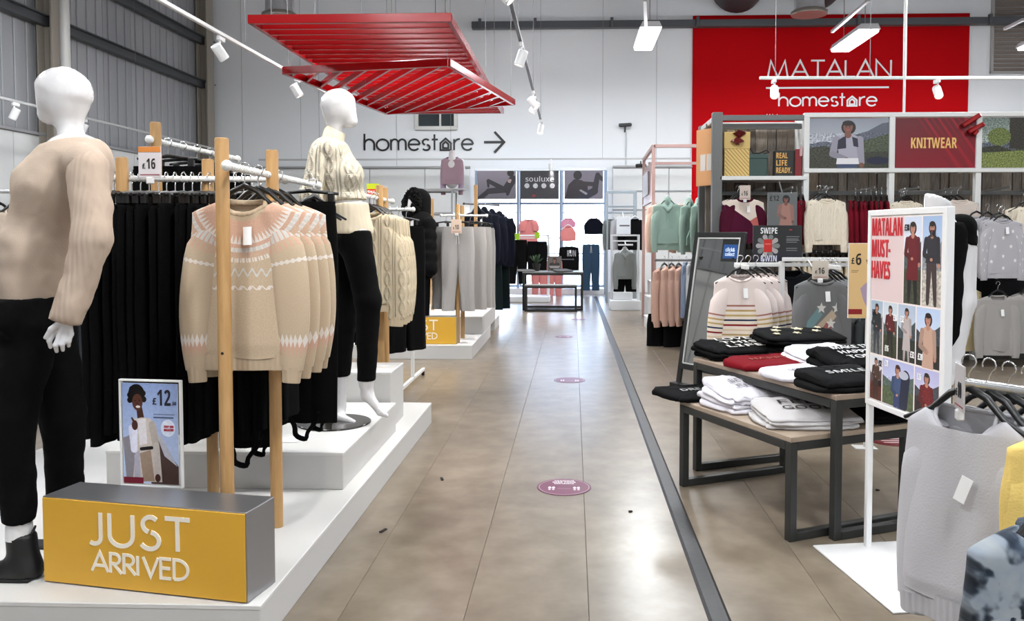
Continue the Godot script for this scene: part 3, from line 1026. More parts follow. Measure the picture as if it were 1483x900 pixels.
	for q in [[Vector3(-4.999, 5.300, -14.000), "shiny round metal lamp housing above the left corner of the red louvre"], [Vector3(3.924, 5.259, -14.000), "shiny round metal lamp housing above the red wall"]]:
		var t := thing("lamp_housing", q[1], "lamp", q[0])
		part("shade", MB.new().lathe(Vector3.ZERO, [[0.25, -0.12], [0.24, -0.06], [0.235, 0.3], [0.12, 0.5], [0.05, 0.62]], 24), mat(Color(0.75, 0.75, 0.76), 0.22, 0.85), t)
		part("rim", MB.new().lathe(Vector3.ZERO, [[0.29, -0.2], [0.3, -0.15], [0.25, -0.12]], 24), mat(Color(0.5, 0.47, 0.44), 0.35, 0.6), t)
		part("suspension_wire", MB.new().rod(Vector3(0, 0.6, 0), Vector3(0, 7.95 - q[0].y, 0), 0.01, 5), mat(Color(0.4, 0.4, 0.4), 0.5), t)

func wall_signs() -> void:
	# red panel with thin white lettering
	var t := thing("red_wall_sign", "large red panel on the back wall with thin white lettering and a line between", "sign", Vector3(6.1, 4.4, -19.97))
	var redwall := mat(Color(0.70, 0.03, 0.06), 0.6)
	redwall.metallic_specular = 0.15
	part("panel", MB.new().box(Vector3(0, -0.15, 0), Vector3(6.5, 4.75, 0.04), 0.01), redwall, t)
	var wm := mat(Color(0.93, 0.93, 0.93), 0.5)
	var k := 20.0 / 1190.0
	part("lettering", strokes("MATALAN", 172 * k, 23 * k, 0.042), wm, t, Vector3(4.634, 5.150, -19.940) - Vector3(6.1, 4.4, -19.97))
	part("line", MB.new().box(Vector3.ZERO, Vector3(172 * k, 0.04, 0.01)), wm, t, Vector3(6.038, 4.897, -19.940) - Vector3(6.1, 4.4, -19.97))
	part("lettering", strokes("homest^re", 137 * k, 19 * k, 0.036), wm, t, Vector3(4.904, 4.463, -19.940) - Vector3(6.1, 4.4, -19.97))
	text(t, "/ Living", 0.45, 0.16, wm, Vector3(4.809, 4.201, -19.940) - Vector3(6.1, 4.4, -19.97), Basis.IDENTITY, plainfont)
	var h := thing("wall_lettering", "thin black lettering and arrow on the white back wall below the red louvre", "sign", Vector3(-5.086, 3.453, -19.980))
	var bm := mat(Color(0.06, 0.06, 0.065), 0.5)
	part("lettering", strokes("homest^re", 158 * k, 24 * k, 0.045), bm, h)
	part("arrow", strokes(">", 29 * k, 24 * k, 0.06), bm, h, Vector3(-2.163, 3.459, -19.980) - Vector3(-5.086, 3.453, -19.980) + Vector3(0, -0.02, 0))
	# louvred vent at the top right
	var v := thing("wall_vent", "brown slatted vent on the back wall right of the red panel", "vent", Vector3(11.0, 6.1, -19.97))
	part("frame", MB.new().box(Vector3(-1.12, 0, 0), Vector3(0.06, 1.75, 0.08)).box(Vector3(1.12, 0, 0), Vector3(0.06, 1.75, 0.08)).box(Vector3(0, 0.87, 0), Vector3(2.3, 0.06, 0.08)).box(Vector3(0, -0.87, 0), Vector3(2.3, 0.06, 0.08)), mat(Color(0.62, 0.61, 0.6), 0.5), v)
	for i in 17: part("slat", MB.new().box(Vector3(0, -0.8 + 0.1 * i, 0.02), Vector3(2.18, 0.085, 0.015), 0.0, Basis(Vector3.RIGHT, 0.6)), mat(Color(0.46, 0.42, 0.39), 0.5), v)
	# camera on the wall
	var c := thing("security_camera", "small dark camera on the white back wall left of the red panel", "camera", Vector3(1.243, 3.975, -19.970))
	part("body", MB.new().box(Vector3(0, 0.05, 0.12), Vector3(0.09, 0.08, 0.32), 0.02, Basis(Vector3.UP, 1.2)), mat(Color(0.12, 0.13, 0.12), 0.4), c)
	part("bracket", MB.new().rod(Vector3(0, -0.1, 0), Vector3(0, 0.03, 0.1), 0.025, 8), mat(Color(0.3, 0.31, 0.3), 0.4), c)
	part("cable", MB.new().rod(Vector3(0.03, -0.1, 0.0), Vector3(0.03, -0.9, 0.0), 0.014, 6), mat(Color(0.72, 0.74, 0.75), 0.5), c)
	var c2 := thing("security_camera", "small dark camera beside the rose metal rack, under the light rail", "camera", Vector3(1.305, 2.733, -16.000))
	part("body", MB.new().box(Vector3.ZERO, Vector3(0.09, 0.07, 0.22), 0.02, Basis(Vector3.UP, 0.9)), mat(Color(0.1, 0.1, 0.1), 0.4), c2)
	part("bracket", MB.new().rod(Vector3(0, 0.03, 0), Vector3(0, 0.09, 0), 0.015, 6), mat(Color(0.3, 0.3, 0.3), 0.4), c2)

func red_louvre() -> void:
	var red := mat(Color(0.60, 0.03, 0.05), 0.2)
	var t := thing("red_ceiling_louvre", "upper red louvre of long blades across, hanging over the left side", "ceiling feature", Vector3(-2.28, 3.6, -11.55))
	var hx := 1.02
	var hz := 3.15
	for sx in [-1.0, 1.0]: part("side_rail", MB.new().box(Vector3(sx * hx, 0, 0), Vector3(0.05, 0.09, hz * 2), 0.004), red, t)
	for sz in [-1.0, 1.0]: part("end_rail", MB.new().box(Vector3(0, 0, sz * hz), Vector3(hx * 2 + 0.05, 0.09, 0.05), 0.004), red, t)
	var blade := MB.new().box(Vector3.ZERO, Vector3(hx * 2 - 0.05, 0.085, 0.035), 0.004).mesh()
	for i in 26: part("blade", blade, red, t, Vector3(0, 0, hz - 0.24 * (i + 1)))
	for q in [[-0.9, 2.9], [0.95, 2.9], [-0.95, -1.0], [0.95, -1.0], [0.9, -2.9], [-0.9, -2.9]]:
		part("suspension_wire", MB.new().rod(Vector3(q[0], 0.04, q[1]), Vector3(q[0], 4.35, q[1]), 0.004, 5), mat(Color(0.5, 0.5, 0.5), 0.4), t)
	# lower one: turned frame with slanting blades, kept inside its outline
	var cs := [Vector2(-3.53, -10.0), Vector2(-1.45, -9.6), Vector2(-0.90, -12.5), Vector2(-3.04, -13.4)]
	var mid := Vector2.ZERO
	for q in cs: mid += q * 0.25
	var u := thing("red_ceiling_louvre", "lower red frame with slanting blades, turned under the first louvre", "ceiling feature", Vector3(mid.x, 3.4, mid.y))
	var poly := PackedVector2Array(cs)
	for i in 4:
		var a: Vector2 = cs[i] - mid
		var b: Vector2 = cs[(i + 1) % 4] - mid
		part("frame_rail", MB.new().bar(Vector3(a.x, 0, a.y), Vector3(b.x, 0, b.y), 0.05, 0.09, 0.004), red, u)
	var dir := Vector2(1.53, 2.74).normalized()
	var nor := dir.orthogonal()
	for i in range(-9, 10):
		var c := mid + nor * 0.24 * i
		var seg := Geometry2D.intersect_polyline_with_polygon(PackedVector2Array([c - dir * 4, c + dir * 4]), poly)
		for s in seg:
			var a: Vector2 = s[0] - mid
			var b: Vector2 = s[s.size() - 1] - mid
			if a.distance_to(b) > 0.15: part("blade", MB.new().bar(Vector3(a.x, 0, a.y), Vector3(b.x, 0, b.y), 0.035, 0.075, 0.003), red, u)
	for q in cs:
		var a: Vector2 = (q - mid) * 0.97
		part("suspension_wire", MB.new().rod(Vector3(a.x, 0.04, a.y), Vector3(a.x, 4.55, a.y), 0.004, 5), mat(Color(0.5, 0.5, 0.5), 0.4), u)

func floor_stickers() -> void:
	var tx := Pic.new(256, 256, Color(0.36, 0.13, 0.24))
	tx.oval(0.5, 0.5, 0.47, 0.47, Color(0.7, 0.55, 0.62))
	tx.oval(0.5, 0.5, 0.455, 0.455, Color(0.40, 0.13, 0.25))
	for sx in [0.27, 0.73]:
		tx.oval(sx - 0.035, 0.56, 0.03, 0.07, Color(0.85, 0.8, 0.82))
		tx.oval(sx + 0.035, 0.56, 0.03, 0.07, Color(0.85, 0.8, 0.82))
		tx.oval(sx - 0.035, 0.67, 0.025, 0.03, Color(0.85, 0.8, 0.82))
		tx.oval(sx + 0.035, 0.67, 0.025, 0.03, Color(0.85, 0.8, 0.82))
	tx.rect(0.38, 0.6, 0.24, 0.012, Color(0.75, 0.62, 0.68))
	var m := printed(tx.tex(), 0.35)
	var red := Pic.new(128, 128, Color(0.38, 0.06, 0.1))
	for i in 3: red.rect(0.25, 0.3 + 0.17 * i, 0.5, 0.06, Color(0.85, 0.78, 0.78))
	var mr := printed(red.tex(), 0.4)
	var spots := [[Vector3(-0.048, 0.000, -4.502), "purple round distance sticker with footprints in the near aisle, lettering at its top", 0.15], [Vector3(-0.031, 0.000, -7.855), "purple round distance sticker in the middle of the aisle, between the two yellow signs", 0.15], [Vector3(-0.121, 0.000, -11.220), "small round sticker in the aisle, third from the front", 0.12], [Vector3(0.093, 0.000, -13.521), "faint small sticker in the aisle in front of the far table", 0.12], [Vector3(2.166, 0.000, -5.602), "dark red round sticker on the floor under the tables", 0.15]]
	for s in spots:
		var r: float = s[2]
		var disc := MB.new()
		var ring := PackedVector3Array()
		var low := PackedVector3Array()
		for j in 40:
			ring.append(Vector3(cos(TAU * j / 40) * r, 0.0025, sin(TAU * j / 40) * r))
			low.append(Vector3(cos(TAU * j / 40) * r * 1.004, 0.0005, sin(TAU * j / 40) * r * 1.004))
		for j in 40:
			var b := (j + 1) % 40
			disc.tri(Vector3(0, 0.0025, 0), ring[b], ring[j])
			disc.quad(low[b], low[j], ring[j], ring[b])
		for j in disc.v.size(): disc.t[j] = Vector2(disc.v[j].x / r * 0.5 + 0.5, disc.v[j].z / r * 0.5 + 0.5)
		var t := thing("floor_sticker", s[1], "sticker", s[0])
		part("disc", disc, mr if s[0].x > 1.0 else m, t)
		if s == spots[0]:
			var up := Basis(Vector3.RIGHT, -PI / 2)
			text(t, "CONTINUE", 0.11, 0.018, mat(Color(0.9, 0.88, 0.9), 0.5), Vector3(0, 0.003, -0.105), up)
			text(t, "KEEP YOUR", 0.13, 0.018, mat(Color(0.9, 0.88, 0.9), 0.5), Vector3(0, 0.003, -0.08), up)
			text(t, "DISTANCE", 0.11, 0.018, mat(Color(0.9, 0.88, 0.9), 0.5), Vector3(0, 0.003, -0.055), up)
	# a few scraps on the floor
	for q in [Vector3(-0.747, 0.000, -4.619), Vector3(-0.894, 0.000, -3.794), Vector3(1.667, 0.000, -4.501), Vector3(0.291, 0.000, -4.106)]:
		solo("floor_scrap", MB.new().box(Vector3(0, 0.004, 0), Vector3(0.05 if q.x < 0 else 0.02, 0.006, 0.015), 0.002, Basis(Vector3.UP, q.z * 3.0)), mat(Color(0.09, 0.07, 0.06), 0.8), "dark scrap lying on the bare floor %s" % ("left of the purple sticker" if q.x < -0.5 and q.z < -4.5 else "beside the low white plinth" if q.x < -0.5 else "under the table on the right" if q.x > 1.0 else "beside the near purple sticker, towards the dark strip"), "scrap", q)

func gloss_white() -> StandardMaterial3D:
	var m := mat(Color(0.83, 0.825, 0.83), 0.16)
	m.clearcoat_enabled = true
	m.clearcoat = 0.6
	m.clearcoat_roughness = 0.05
	return m

func plinth(label: String, x0: float, x1: float, z0: float, z1: float, y0: float, y1: float) -> void:
	var t := thing("display_plinth", label, "plinth", Vector3((x0 + x1) / 2, y0, (z0 + z1) / 2))
	var w := mat(Color(0.76, 0.755, 0.745), 0.5)
	part("carcass", MB.new().box(Vector3(0, (y1 - y0) / 2 - 0.006, 0), Vector3(x1 - x0, y1 - y0 - 0.012, z0 - z1), 0.003), w, t)
	part("top_board", MB.new().box(Vector3(0, y1 - y0 - 0.009, 0), Vector3(x1 - x0 + 0.004, 0.018, z0 - z1 + 0.004), 0.003), mat(Color(0.80, 0.795, 0.785), 0.45), t)

func wood_pole(at: Vector3, h: float, label: String, group := "") -> void:
	var t := thing("wooden_pole", label, "pole", at, 0, group)
	var m := protos["wood"] as StandardMaterial3D
	part("shaft", MB.new().lathe(Vector3.ZERO, [[0.0255, 0.0], [0.0255, h - 0.004], [0.022, h]], 24), m, t)
	part("bolt_hole", MB.new().lathe(Vector3(0.0, h * 0.5, 0.0242), [[0.006, 0.0], [0.0055, 0.0018]], 12, Basis(Vector3.RIGHT, PI / 2)), mat(Color(0.08, 0.06, 0.05), 0.8), t)

func hang_rail(a: Vector3, b: Vector3, label: String, c := Color(0.88, 0.88, 0.87), r := 0.0125, ribs := true) -> void:
	var t := thing("hanging_rail", label, "rail")
	part("tube", MB.new().rod(a, b, r, 14), mat(c, 0.35), t)
	var d := (b - a).normalized()
	for e in [a, b]:
		var s := MB.new()
		var pts := PackedVector3Array()
		var out := d if e == b else -d
		for i in 7: pts.append(e + out * (0.018 * sin(PI * (i / 6.0 - 0.5))))
		var rr := []
		for i in 7: rr.append(maxf(0.002, 0.021 * cos(PI * (i / 6.0 - 0.5))))
		s.tube(pts, rr, 16)
		part("end_knob", s, mat(c, 0.3), t)
	if ribs:
		var n := int((b - a).length() / 0.02)
		var rg := MB.new()
		for i in range(1, n): rg.rod(a.lerp(b, float(i) / n) - d * 0.003, a.lerp(b, float(i) / n) + d * 0.003, r + 0.0022, 10)
		part("notch_sleeve", rg, mat(c, 0.4), t)

func price_sign(at: Vector3, w: float, h: float, price: String, label: String, paper: Color, head := Color(0, 0, 0, 0), turn := 0.0, stem := Vector3.ZERO) -> void:   # a small card in a clear holder with a clip foot
	var t := thing("price_sign", label, "sign", at, turn)
	part("card", MB.new().box(Vector3(0, 0, 0), Vector3(w, h, 0.004), 0.001), mat(paper, 0.35), t)
	var ink := mat(Color(0.1, 0.09, 0.09), 0.5)
	if head.a > 0.0:
		part("header", MB.new().box(Vector3(0, h * 0.41, 0.0025), Vector3(w * 0.98, h * 0.17, 0.002)), mat(head, 0.4), t)
	var n := price.trim_prefix("£")
	text(t, "£", w * 0.13, h * 0.16, ink, Vector3(-w * 0.26, -h * 0.12, 0.003))
	text(t, n, w * 0.38, h * 0.34, ink, Vector3(w * 0.06, -h * 0.05, 0.003))
	part("rule", MB.new().box(Vector3(0, -h * 0.4, 0.0025), Vector3(w * 0.85, h * 0.03, 0.002)), mat(Color(0.55, 0.25, 0.3), 0.4), t)
	if stem != Vector3.ZERO: part("stem", MB.new().rod(Vector3(0, -h * 0.5, 0), stem, 0.004, 6), mat(Color(0.85, 0.85, 0.85), 0.3), t)
	part("clip_foot", MB.new().box(Vector3(0, -h * 0.5 - 0.012, 0), Vector3(w * 0.3, 0.03, 0.02), 0.004), mat(Color(0.85, 0.85, 0.85), 0.3), t)

func yellow_box(at: Vector3, turn: float, label: String) -> void:
	var t := thing("sign_box", label, "sign", at, turn)
	var w := 0.815
	var h := 0.31
	var d := 0.175
	part("casing", MB.new().box(Vector3(0, h / 2, -d / 2), Vector3(w, h, d), 0.002), mat(Color(0.60, 0.60, 0.61), 0.32, 0.75), t)
	part("face_panel", MB.new().box(Vector3(0, h / 2, 0.003), Vector3(w - 0.008, h - 0.008, 0.006), 0.001), mat(Color(0.83, 0.635, 0.20), 0.42), t)
	var wm := mat(Color(0.93, 0.90, 0.84), 0.5)
	part("lettering", strokes("JUST", 0.40, 0.112, 0.0155, 0.003), wm, t, Vector3(-0.205, 0.158, 0.0065))
	part("lettering", strokes("ARRIVED", 0.385, 0.068, 0.0105, 0.003), wm, t, Vector3(-0.20, 0.060, 0.0065))

func foot(b: Vector3, dir: Vector3, sc: float) -> Array:     # ankle at b, pointing along dir; returns bones
	return [[b, b + Vector3(0, -0.045, 0) - dir * 0.015 * sc, 0.038, 0.036], [b + Vector3(0, -0.045, 0) - dir * 0.015 * sc, b + Vector3(0, -0.075, 0) + dir * 0.15 * sc, 0.036, 0.024]]

func mannequin_one() -> void:
	var base: Vector3 = Vector3(-1.95, 0.155, -2.9)
	var t := thing("mannequin", "white faceless mannequin in beige jumper and black trousers beside the yellow sign box", "mannequin", base)
	var head := [[Vector3(-1.828, 1.908, -2.930), Vector3(-1.834, 1.884, -2.930), 0.090, 0.082, 0.82], [Vector3(-1.861, 1.914, -2.930), Vector3(-1.896, 1.839, -2.930), 0.082, 0.040, 0.8], [Vector3(-1.834, 1.884, -2.930), Vector3(-1.823, 1.809, -2.930), 0.070, 0.034, 0.85], [Vector3(-1.822, 1.819, -2.930), Vector3(-1.812, 1.737, -2.930), 0.036, 0.040, 0.95], [Vector3(-1.812, 1.737, -2.930), Vector3(-1.795, 1.670, -2.930), 0.040, 0.062, 1.1]]
	var torso := [[Vector3(-1.808, 1.672, -2.950), Vector3(-1.862, 1.571, -2.950), 0.10, 0.122, 1.45], [Vector3(-1.862, 1.571, -2.950), Vector3(-1.947, 1.370, -2.950), 0.120, 0.097, 1.45], [Vector3(-1.947, 1.370, -2.950), Vector3(-1.977, 1.133, -2.950), 0.097, 0.082, 1.8], [Vector3(-1.882, 1.587, -2.880), Vector3(-1.974, 1.591, -3.020), 0.06, 0.06, 1.2], [Vector3(-1.692, 1.648, -2.800), Vector3(-1.873, 1.675, -3.100), 0.055, 0.055]]
	var armn := [[Vector3(-1.674, 1.631, -2.790), Vector3(-1.622, 1.393, -2.730), 0.055, 0.046], [Vector3(-1.622, 1.393, -2.730), Vector3(-1.698, 1.133, -2.700), 0.046, 0.033]]
	var armf := [[Vector3(-1.879, 1.657, -3.110), Vector3(-1.894, 1.400, -3.170), 0.055, 0.046], [Vector3(-1.894, 1.400, -3.170), Vector3(-1.983, 1.129, -3.150), 0.046, 0.033]]
	var legn := [[Vector3(-1.954, 1.061, -2.890), Vector3(-2.009, 0.745, -2.850), 0.080, 0.058], [Vector3(-2.009, 0.745, -2.850), Vector3(-2.005, 0.370, -2.870), 0.060, 0.040]]
	var legf := [[Vector3(-1.989, 1.050, -3.030), Vector3(-1.972, 0.705, -3.090), 0.082, 0.062], [Vector3(-1.972, 0.705, -3.090), Vector3(-2.026, 0.247, -3.170), 0.062, 0.042]]
	var whole := skin(head, 0.008, 0.035)
	whole.add(skin(torso + armn + armf + legn + legf, 0.012, 0.025))
	part("body", whole, gloss_white(), t, -base)
	var wrist: Vector3 = Vector3(-1.703, 1.117, -2.700)
	var hand := [[Vector3(-1.700, 1.140, -2.700), wrist, 0.027, 0.024]]
	for q in [[Vector3(-1.746, 1.068, -2.695), Vector3(-1.756, 1.044, -2.685), Vector3(-1.759, 1.021, -2.695)], [Vector3(-1.724, 1.059, -2.690), Vector3(-1.732, 1.030, -2.680), Vector3(-1.738, 1.007, -2.695)], [Vector3(-1.708, 1.059, -2.695), Vector3(-1.712, 1.032, -2.685), Vector3(-1.720, 1.011, -2.700)], [Vector3(-1.692, 1.065, -2.700), Vector3(-1.696, 1.042, -2.695), Vector3(-1.706, 1.024, -2.710)]]:
		hand.append([wrist, q[0], 0.014, 0.0105])
		hand.append([q[0], q[1], 0.0092, 0.0082])
		hand.append([q[1], q[2], 0.0082, 0.0065])
	hand.append([Vector3(-1.714, 1.108, -2.690), Vector3(-1.742, 1.084, -2.675), 0.013, 0.0095])
	hand.append([Vector3(-1.742, 1.084, -2.675), Vector3(-1.762, 1.056, -2.675), 0.0095, 0.007])
	part("hand", skin(hand, 0.003, 0.0045), gloss_white(), t, -base)
	# boots and socks
	for q in [[Vector3(-2.006, 0.329, -2.870), Vector3(-1.989, 0.182, -2.870), Vector3(-2.145, 0.157, -2.850), 0.155], [Vector3(-2.023, 0.231, -3.170), Vector3(-2.014, 0.130, -3.170), Vector3(-2.139, 0.111, -3.170), 0.155]]:
		var bt := skin([[q[0] + Vector3(0.005, 0.0, 0), q[1], 0.052, 0.055, 0.85], [q[1], q[2], 0.055, 0.042, 0.85]], 0.009, 0.035, 0.0, [[Vector3(0, 0.162, 0), Vector3.DOWN], [q[0] + Vector3(0, -0.01, 0), Vector3.UP]])
		var boot := part("ankle_boot", bt, mat(Color(0.022, 0.022, 0.025), 0.5), t, -base)
		part("sole", MB.new().box((q[1] + q[2]) * 0.5 * Vector3(1, 0, 1) + Vector3(0.0, 0.16, 0), Vector3(absf(q[1].x - q[2].x) + 0.09, 0.012, 0.085), 0.004), mat(Color(0.03, 0.03, 0.03), 0.7), boot)
		part("pull_tab", MB.new().tube(PackedVector3Array([q[0] + Vector3(0.05, -0.01, 0), q[0] + Vector3(0.06, 0.015, 0), q[0] + Vector3(0.052, -0.012, 0.012)]), [0.004], 6), mat(Color(0.1, 0.1, 0.1), 0.7), boot)
		part("sock", MB.new().tube(PackedVector3Array([q[0] + Vector3(0, -0.03, 0), q[0] + Vector3(0, 0.005, 0), q[0] + Vector3(0.0, 0.032, 0)]), [0.045, 0.044, 0.043], 18), cloth(Color(0.86, 0.86, 0.86), "rib", 0.1, 5.0), t, -base)
	var hem: Vector3 = Vector3(-1.982, 1.131, -2.950)
	var knit := cloth(Color(0.70, 0.635, 0.575), "wale", 0.09, 14.0, 0.3)
	var ribbed := cloth(Color(0.69, 0.62, 0.56), "rib", 0.12, 7.0, 0.3)
	var sw := skin(torso, 0.012, 0.03, 0.010, [[hem, Vector3(-0.1, -1, 0)], [Vector3(-1.811, 1.734, -2.950), Vector3(-0.25, 1, 0)]], 0.012, 5.0, 4)
	part("jumper_body", sw, knit, t, -base)
	for s in [[armn, Vector3(-1.720, 1.107, -2.700)], [armf, Vector3(-1.989, 1.097, -3.150)]]:
		var dd: Vector3 = (s[0][1][1] - s[0][1][0]).normalized()
		part("jumper_sleeve", skin([[s[0][0][0], s[0][0][1], 0.062, 0.056], [s[0][1][0], s[0][1][1] + dd * 0.08, 0.056, 0.046]], 0.011, 0.03, 0.004, [[s[1], dd]], 0.012, 7.0, 9), ribbed, t, -base)
	part("jumper_hem", skin([[Vector3(-1.970, 1.197, -2.950), Vector3(-1.977, 1.115, -2.950), 0.097, 0.094, 1.85]], 0.012, 0.02, 0.003, [[hem + Vector3(0, -0.012, 0), Vector3(-0.1, -1, 0)], [hem + Vector3(0, 0.035, 0), Vector3(0.1, 1, 0)]]), ribbed, t, -base)
	var lg := skin([[Vector3(-1.970, 1.172, -2.950), Vector3(-1.975, 1.108, -2.950), 0.084, 0.09, 1.9]] + legn + legf, 0.012, 0.03, 0.015, [[hem + Vector3(0, 0.045, 0), Vector3.UP], [Vector3(-2.005, 0.357, -2.870), Vector3.DOWN]], 0.01, 9.0, 6)
	part("trousers", lg, cloth(Color(0.028, 0.028, 0.031), "fleece", 0.05, 8.0, 0.1), t, -base)

func mannequin_two() -> void:
	var base: Vector3 = Vector3(-1.346, 0.337, -4.553)
	var t := thing("mannequin", "white faceless mannequin in cream cable jumper and black leggings standing on tiptoe", "mannequin", base)
	var head := [[Vector3(-1.329, 2.124, -4.600), Vector3(-1.325, 2.097, -4.600), 0.090, 0.083, 0.82], [Vector3(-1.297, 2.127, -4.600), Vector3(-1.248, 2.039, -4.600), 0.080, 0.040, 0.8], [Vector3(-1.325, 2.097, -4.600), Vector3(-1.334, 2.020, -4.600), 0.070, 0.036, 0.85], [Vector3(-1.334, 2.027, -4.600), Vector3(-1.351, 1.920, -4.600), 0.038, 0.050, 0.95]]
	var torso := [[Vector3(-1.367, 1.842, -4.600), Vector3(-1.329, 1.734, -4.600), 0.095, 0.112, 1.5], [Vector3(-1.329, 1.734, -4.600), Vector3(-1.268, 1.556, -4.600), 0.112, 0.085, 1.45], [Vector3(-1.268, 1.556, -4.600), Vector3(-1.238, 1.416, -4.600), 0.085, 0.09, 1.6], [Vector3(-1.237, 1.728, -4.520), Vector3(-1.280, 1.736, -4.680), 0.058, 0.058, 1.2], [Vector3(-1.330, 1.850, -4.450), Vector3(-1.419, 1.881, -4.750), 0.05, 0.05]]
	var armn := [[Vector3(-1.373, 1.827, -4.440), Vector3(-1.415, 1.608, -4.400), 0.052, 0.044], [Vector3(-1.415, 1.608, -4.400), Vector3(-1.355, 1.381, -4.380), 0.044, 0.032]]
	var armf := [[Vector3(-1.450, 1.859, -4.770), Vector3(-1.507, 1.629, -4.840), 0.052, 0.044], [Vector3(-1.507, 1.629, -4.840), Vector3(-1.441, 1.400, -4.860), 0.044, 0.032]]
	var legn := [[Vector3(-1.212, 1.381, -4.530), Vector3(-1.134, 1.033, -4.500), 0.084, 0.062], [Vector3(-1.134, 1.033, -4.500), Vector3(-1.151, 0.580, -4.520), 0.062, 0.042]]
	var legf := [[Vector3(-1.284, 1.380, -4.680), Vector3(-1.325, 0.883, -4.680), 0.084, 0.062], [Vector3(-1.325, 0.883, -4.680), Vector3(-1.349, 0.405, -4.660), 0.062, 0.038]]
	var feet := [[Vector3(-1.151, 0.580, -4.520), Vector3(-1.148, 0.506, -4.520), 0.040, 0.034, 0.85], [Vector3(-1.148, 0.506, -4.520), Vector3(-1.070, 0.413, -4.500), 0.033, 0.020, 1.1], [Vector3(-1.070, 0.413, -4.500), Vector3(-1.031, 0.391, -4.500), 0.017, 0.011, 1.6], [Vector3(-1.349, 0.405, -4.660), Vector3(-1.334, 0.354, -4.620), 0.036, 0.03], [Vector3(-1.334, 0.354, -4.620), Vector3(-1.235, 0.343, -4.550), 0.028, 0.015, 1.4]]
	var hands := []
	for a in [armn, armf]:
		var d: Vector3 = (a[1][1] - a[1][0]).normalized()
		hands.append([a[1][1], a[1][1] + d * 0.07, 0.028, 0.026])
		for f in 4: hands.append([a[1][1] + d * 0.06 + Vector3(0.018 * (f - 1.5), 0, 0), a[1][1] + d * 0.15 + Vector3(0.02 * (f - 1.5), 0, 0.01), 0.011, 0.008])
		hands.append([a[1][1] + d * 0.02, a[1][1] + d * 0.07 + Vector3(0.045, 0, 0), 0.014, 0.009])
	var whole := skin(head, 0.008, 0.035)
	whole.add(skin(torso + armn + armf + legn + legf + feet + hands, 0.0115, 0.022))
	part("body", whole, gloss_white(), t, -base)
	var hem: Vector3 = Vector3(-1.238, 1.404, -4.600)
	var cab := cloth(Color(0.86, 0.82, 0.74), "cable", 2.4, 2.6, 0.2)
	var cream := cloth(Color(0.82, 0.77, 0.68), "rib", 0.2, 4.5, 0.2)
	part("jumper_body", skin(torso, 0.012, 0.034, 0.017, [[hem, Vector3.DOWN], [Vector3(-1.350, 1.939, -4.600), Vector3(0.1, 1, 0)], [Vector3(-1.283, 1.587, -4.600), Vector3(0.1, -1, 0)]], 0.008, 6.0, 5), cab, t, -base)
	part("jumper_waist", skin(torso.slice(1, 3), 0.012, 0.034, 0.018, [[hem, Vector3.DOWN], [Vector3(-1.284, 1.571, -4.600), Vector3(-0.1, 1, 0)]], 0.008, 6.0, 8), cream, t, -base)
	for a in [armn, armf]:
		part("jumper_sleeve", skin([[a[0][0], a[0][1], 0.062, 0.056], [a[1][0], a[1][1], 0.056, 0.044]], 0.012, 0.03, 0.002, [], 0.008, 7.0, 9), cab, t, -base)
	part("roll_neck", MB.new().tube(PackedVector3Array([Vector3(-1.359, 1.889, -4.600), Vector3(-1.350, 1.931, -4.600), Vector3(-1.338, 1.981, -4.600), Vector3(-1.336, 1.993, -4.600), Vector3(-1.342, 1.974, -4.600)]), [0.075, 0.062, 0.058, 0.052, 0.05], 24), cream, t, -base)
	var lg := skin([[Vector3(-1.245, 1.458, -4.600), Vector3(-1.246, 1.381, -4.600), 0.088, 0.094, 1.5]] + legn + legf, 0.011, 0.03, 0.008, [[hem + Vector3(0, 0.02, 0), Vector3.UP], [Vector3(-1.151, 0.583, -4.520), Vector3.DOWN]], 0.006, 9.0, 6)
	part("leggings", lg, cloth(Color(0.02, 0.02, 0.022), "fleece", 0.04, 8.0, 0.08), t, -base)
	var gl := mat(Color(0.16, 0.15, 0.14), 0.08)
	part("base_disc", MB.new().lathe(Vector3(0, 0.001, 0), [[0.205, 0.0], [0.205, 0.006], [0.2, 0.008]], 40), gl, t)

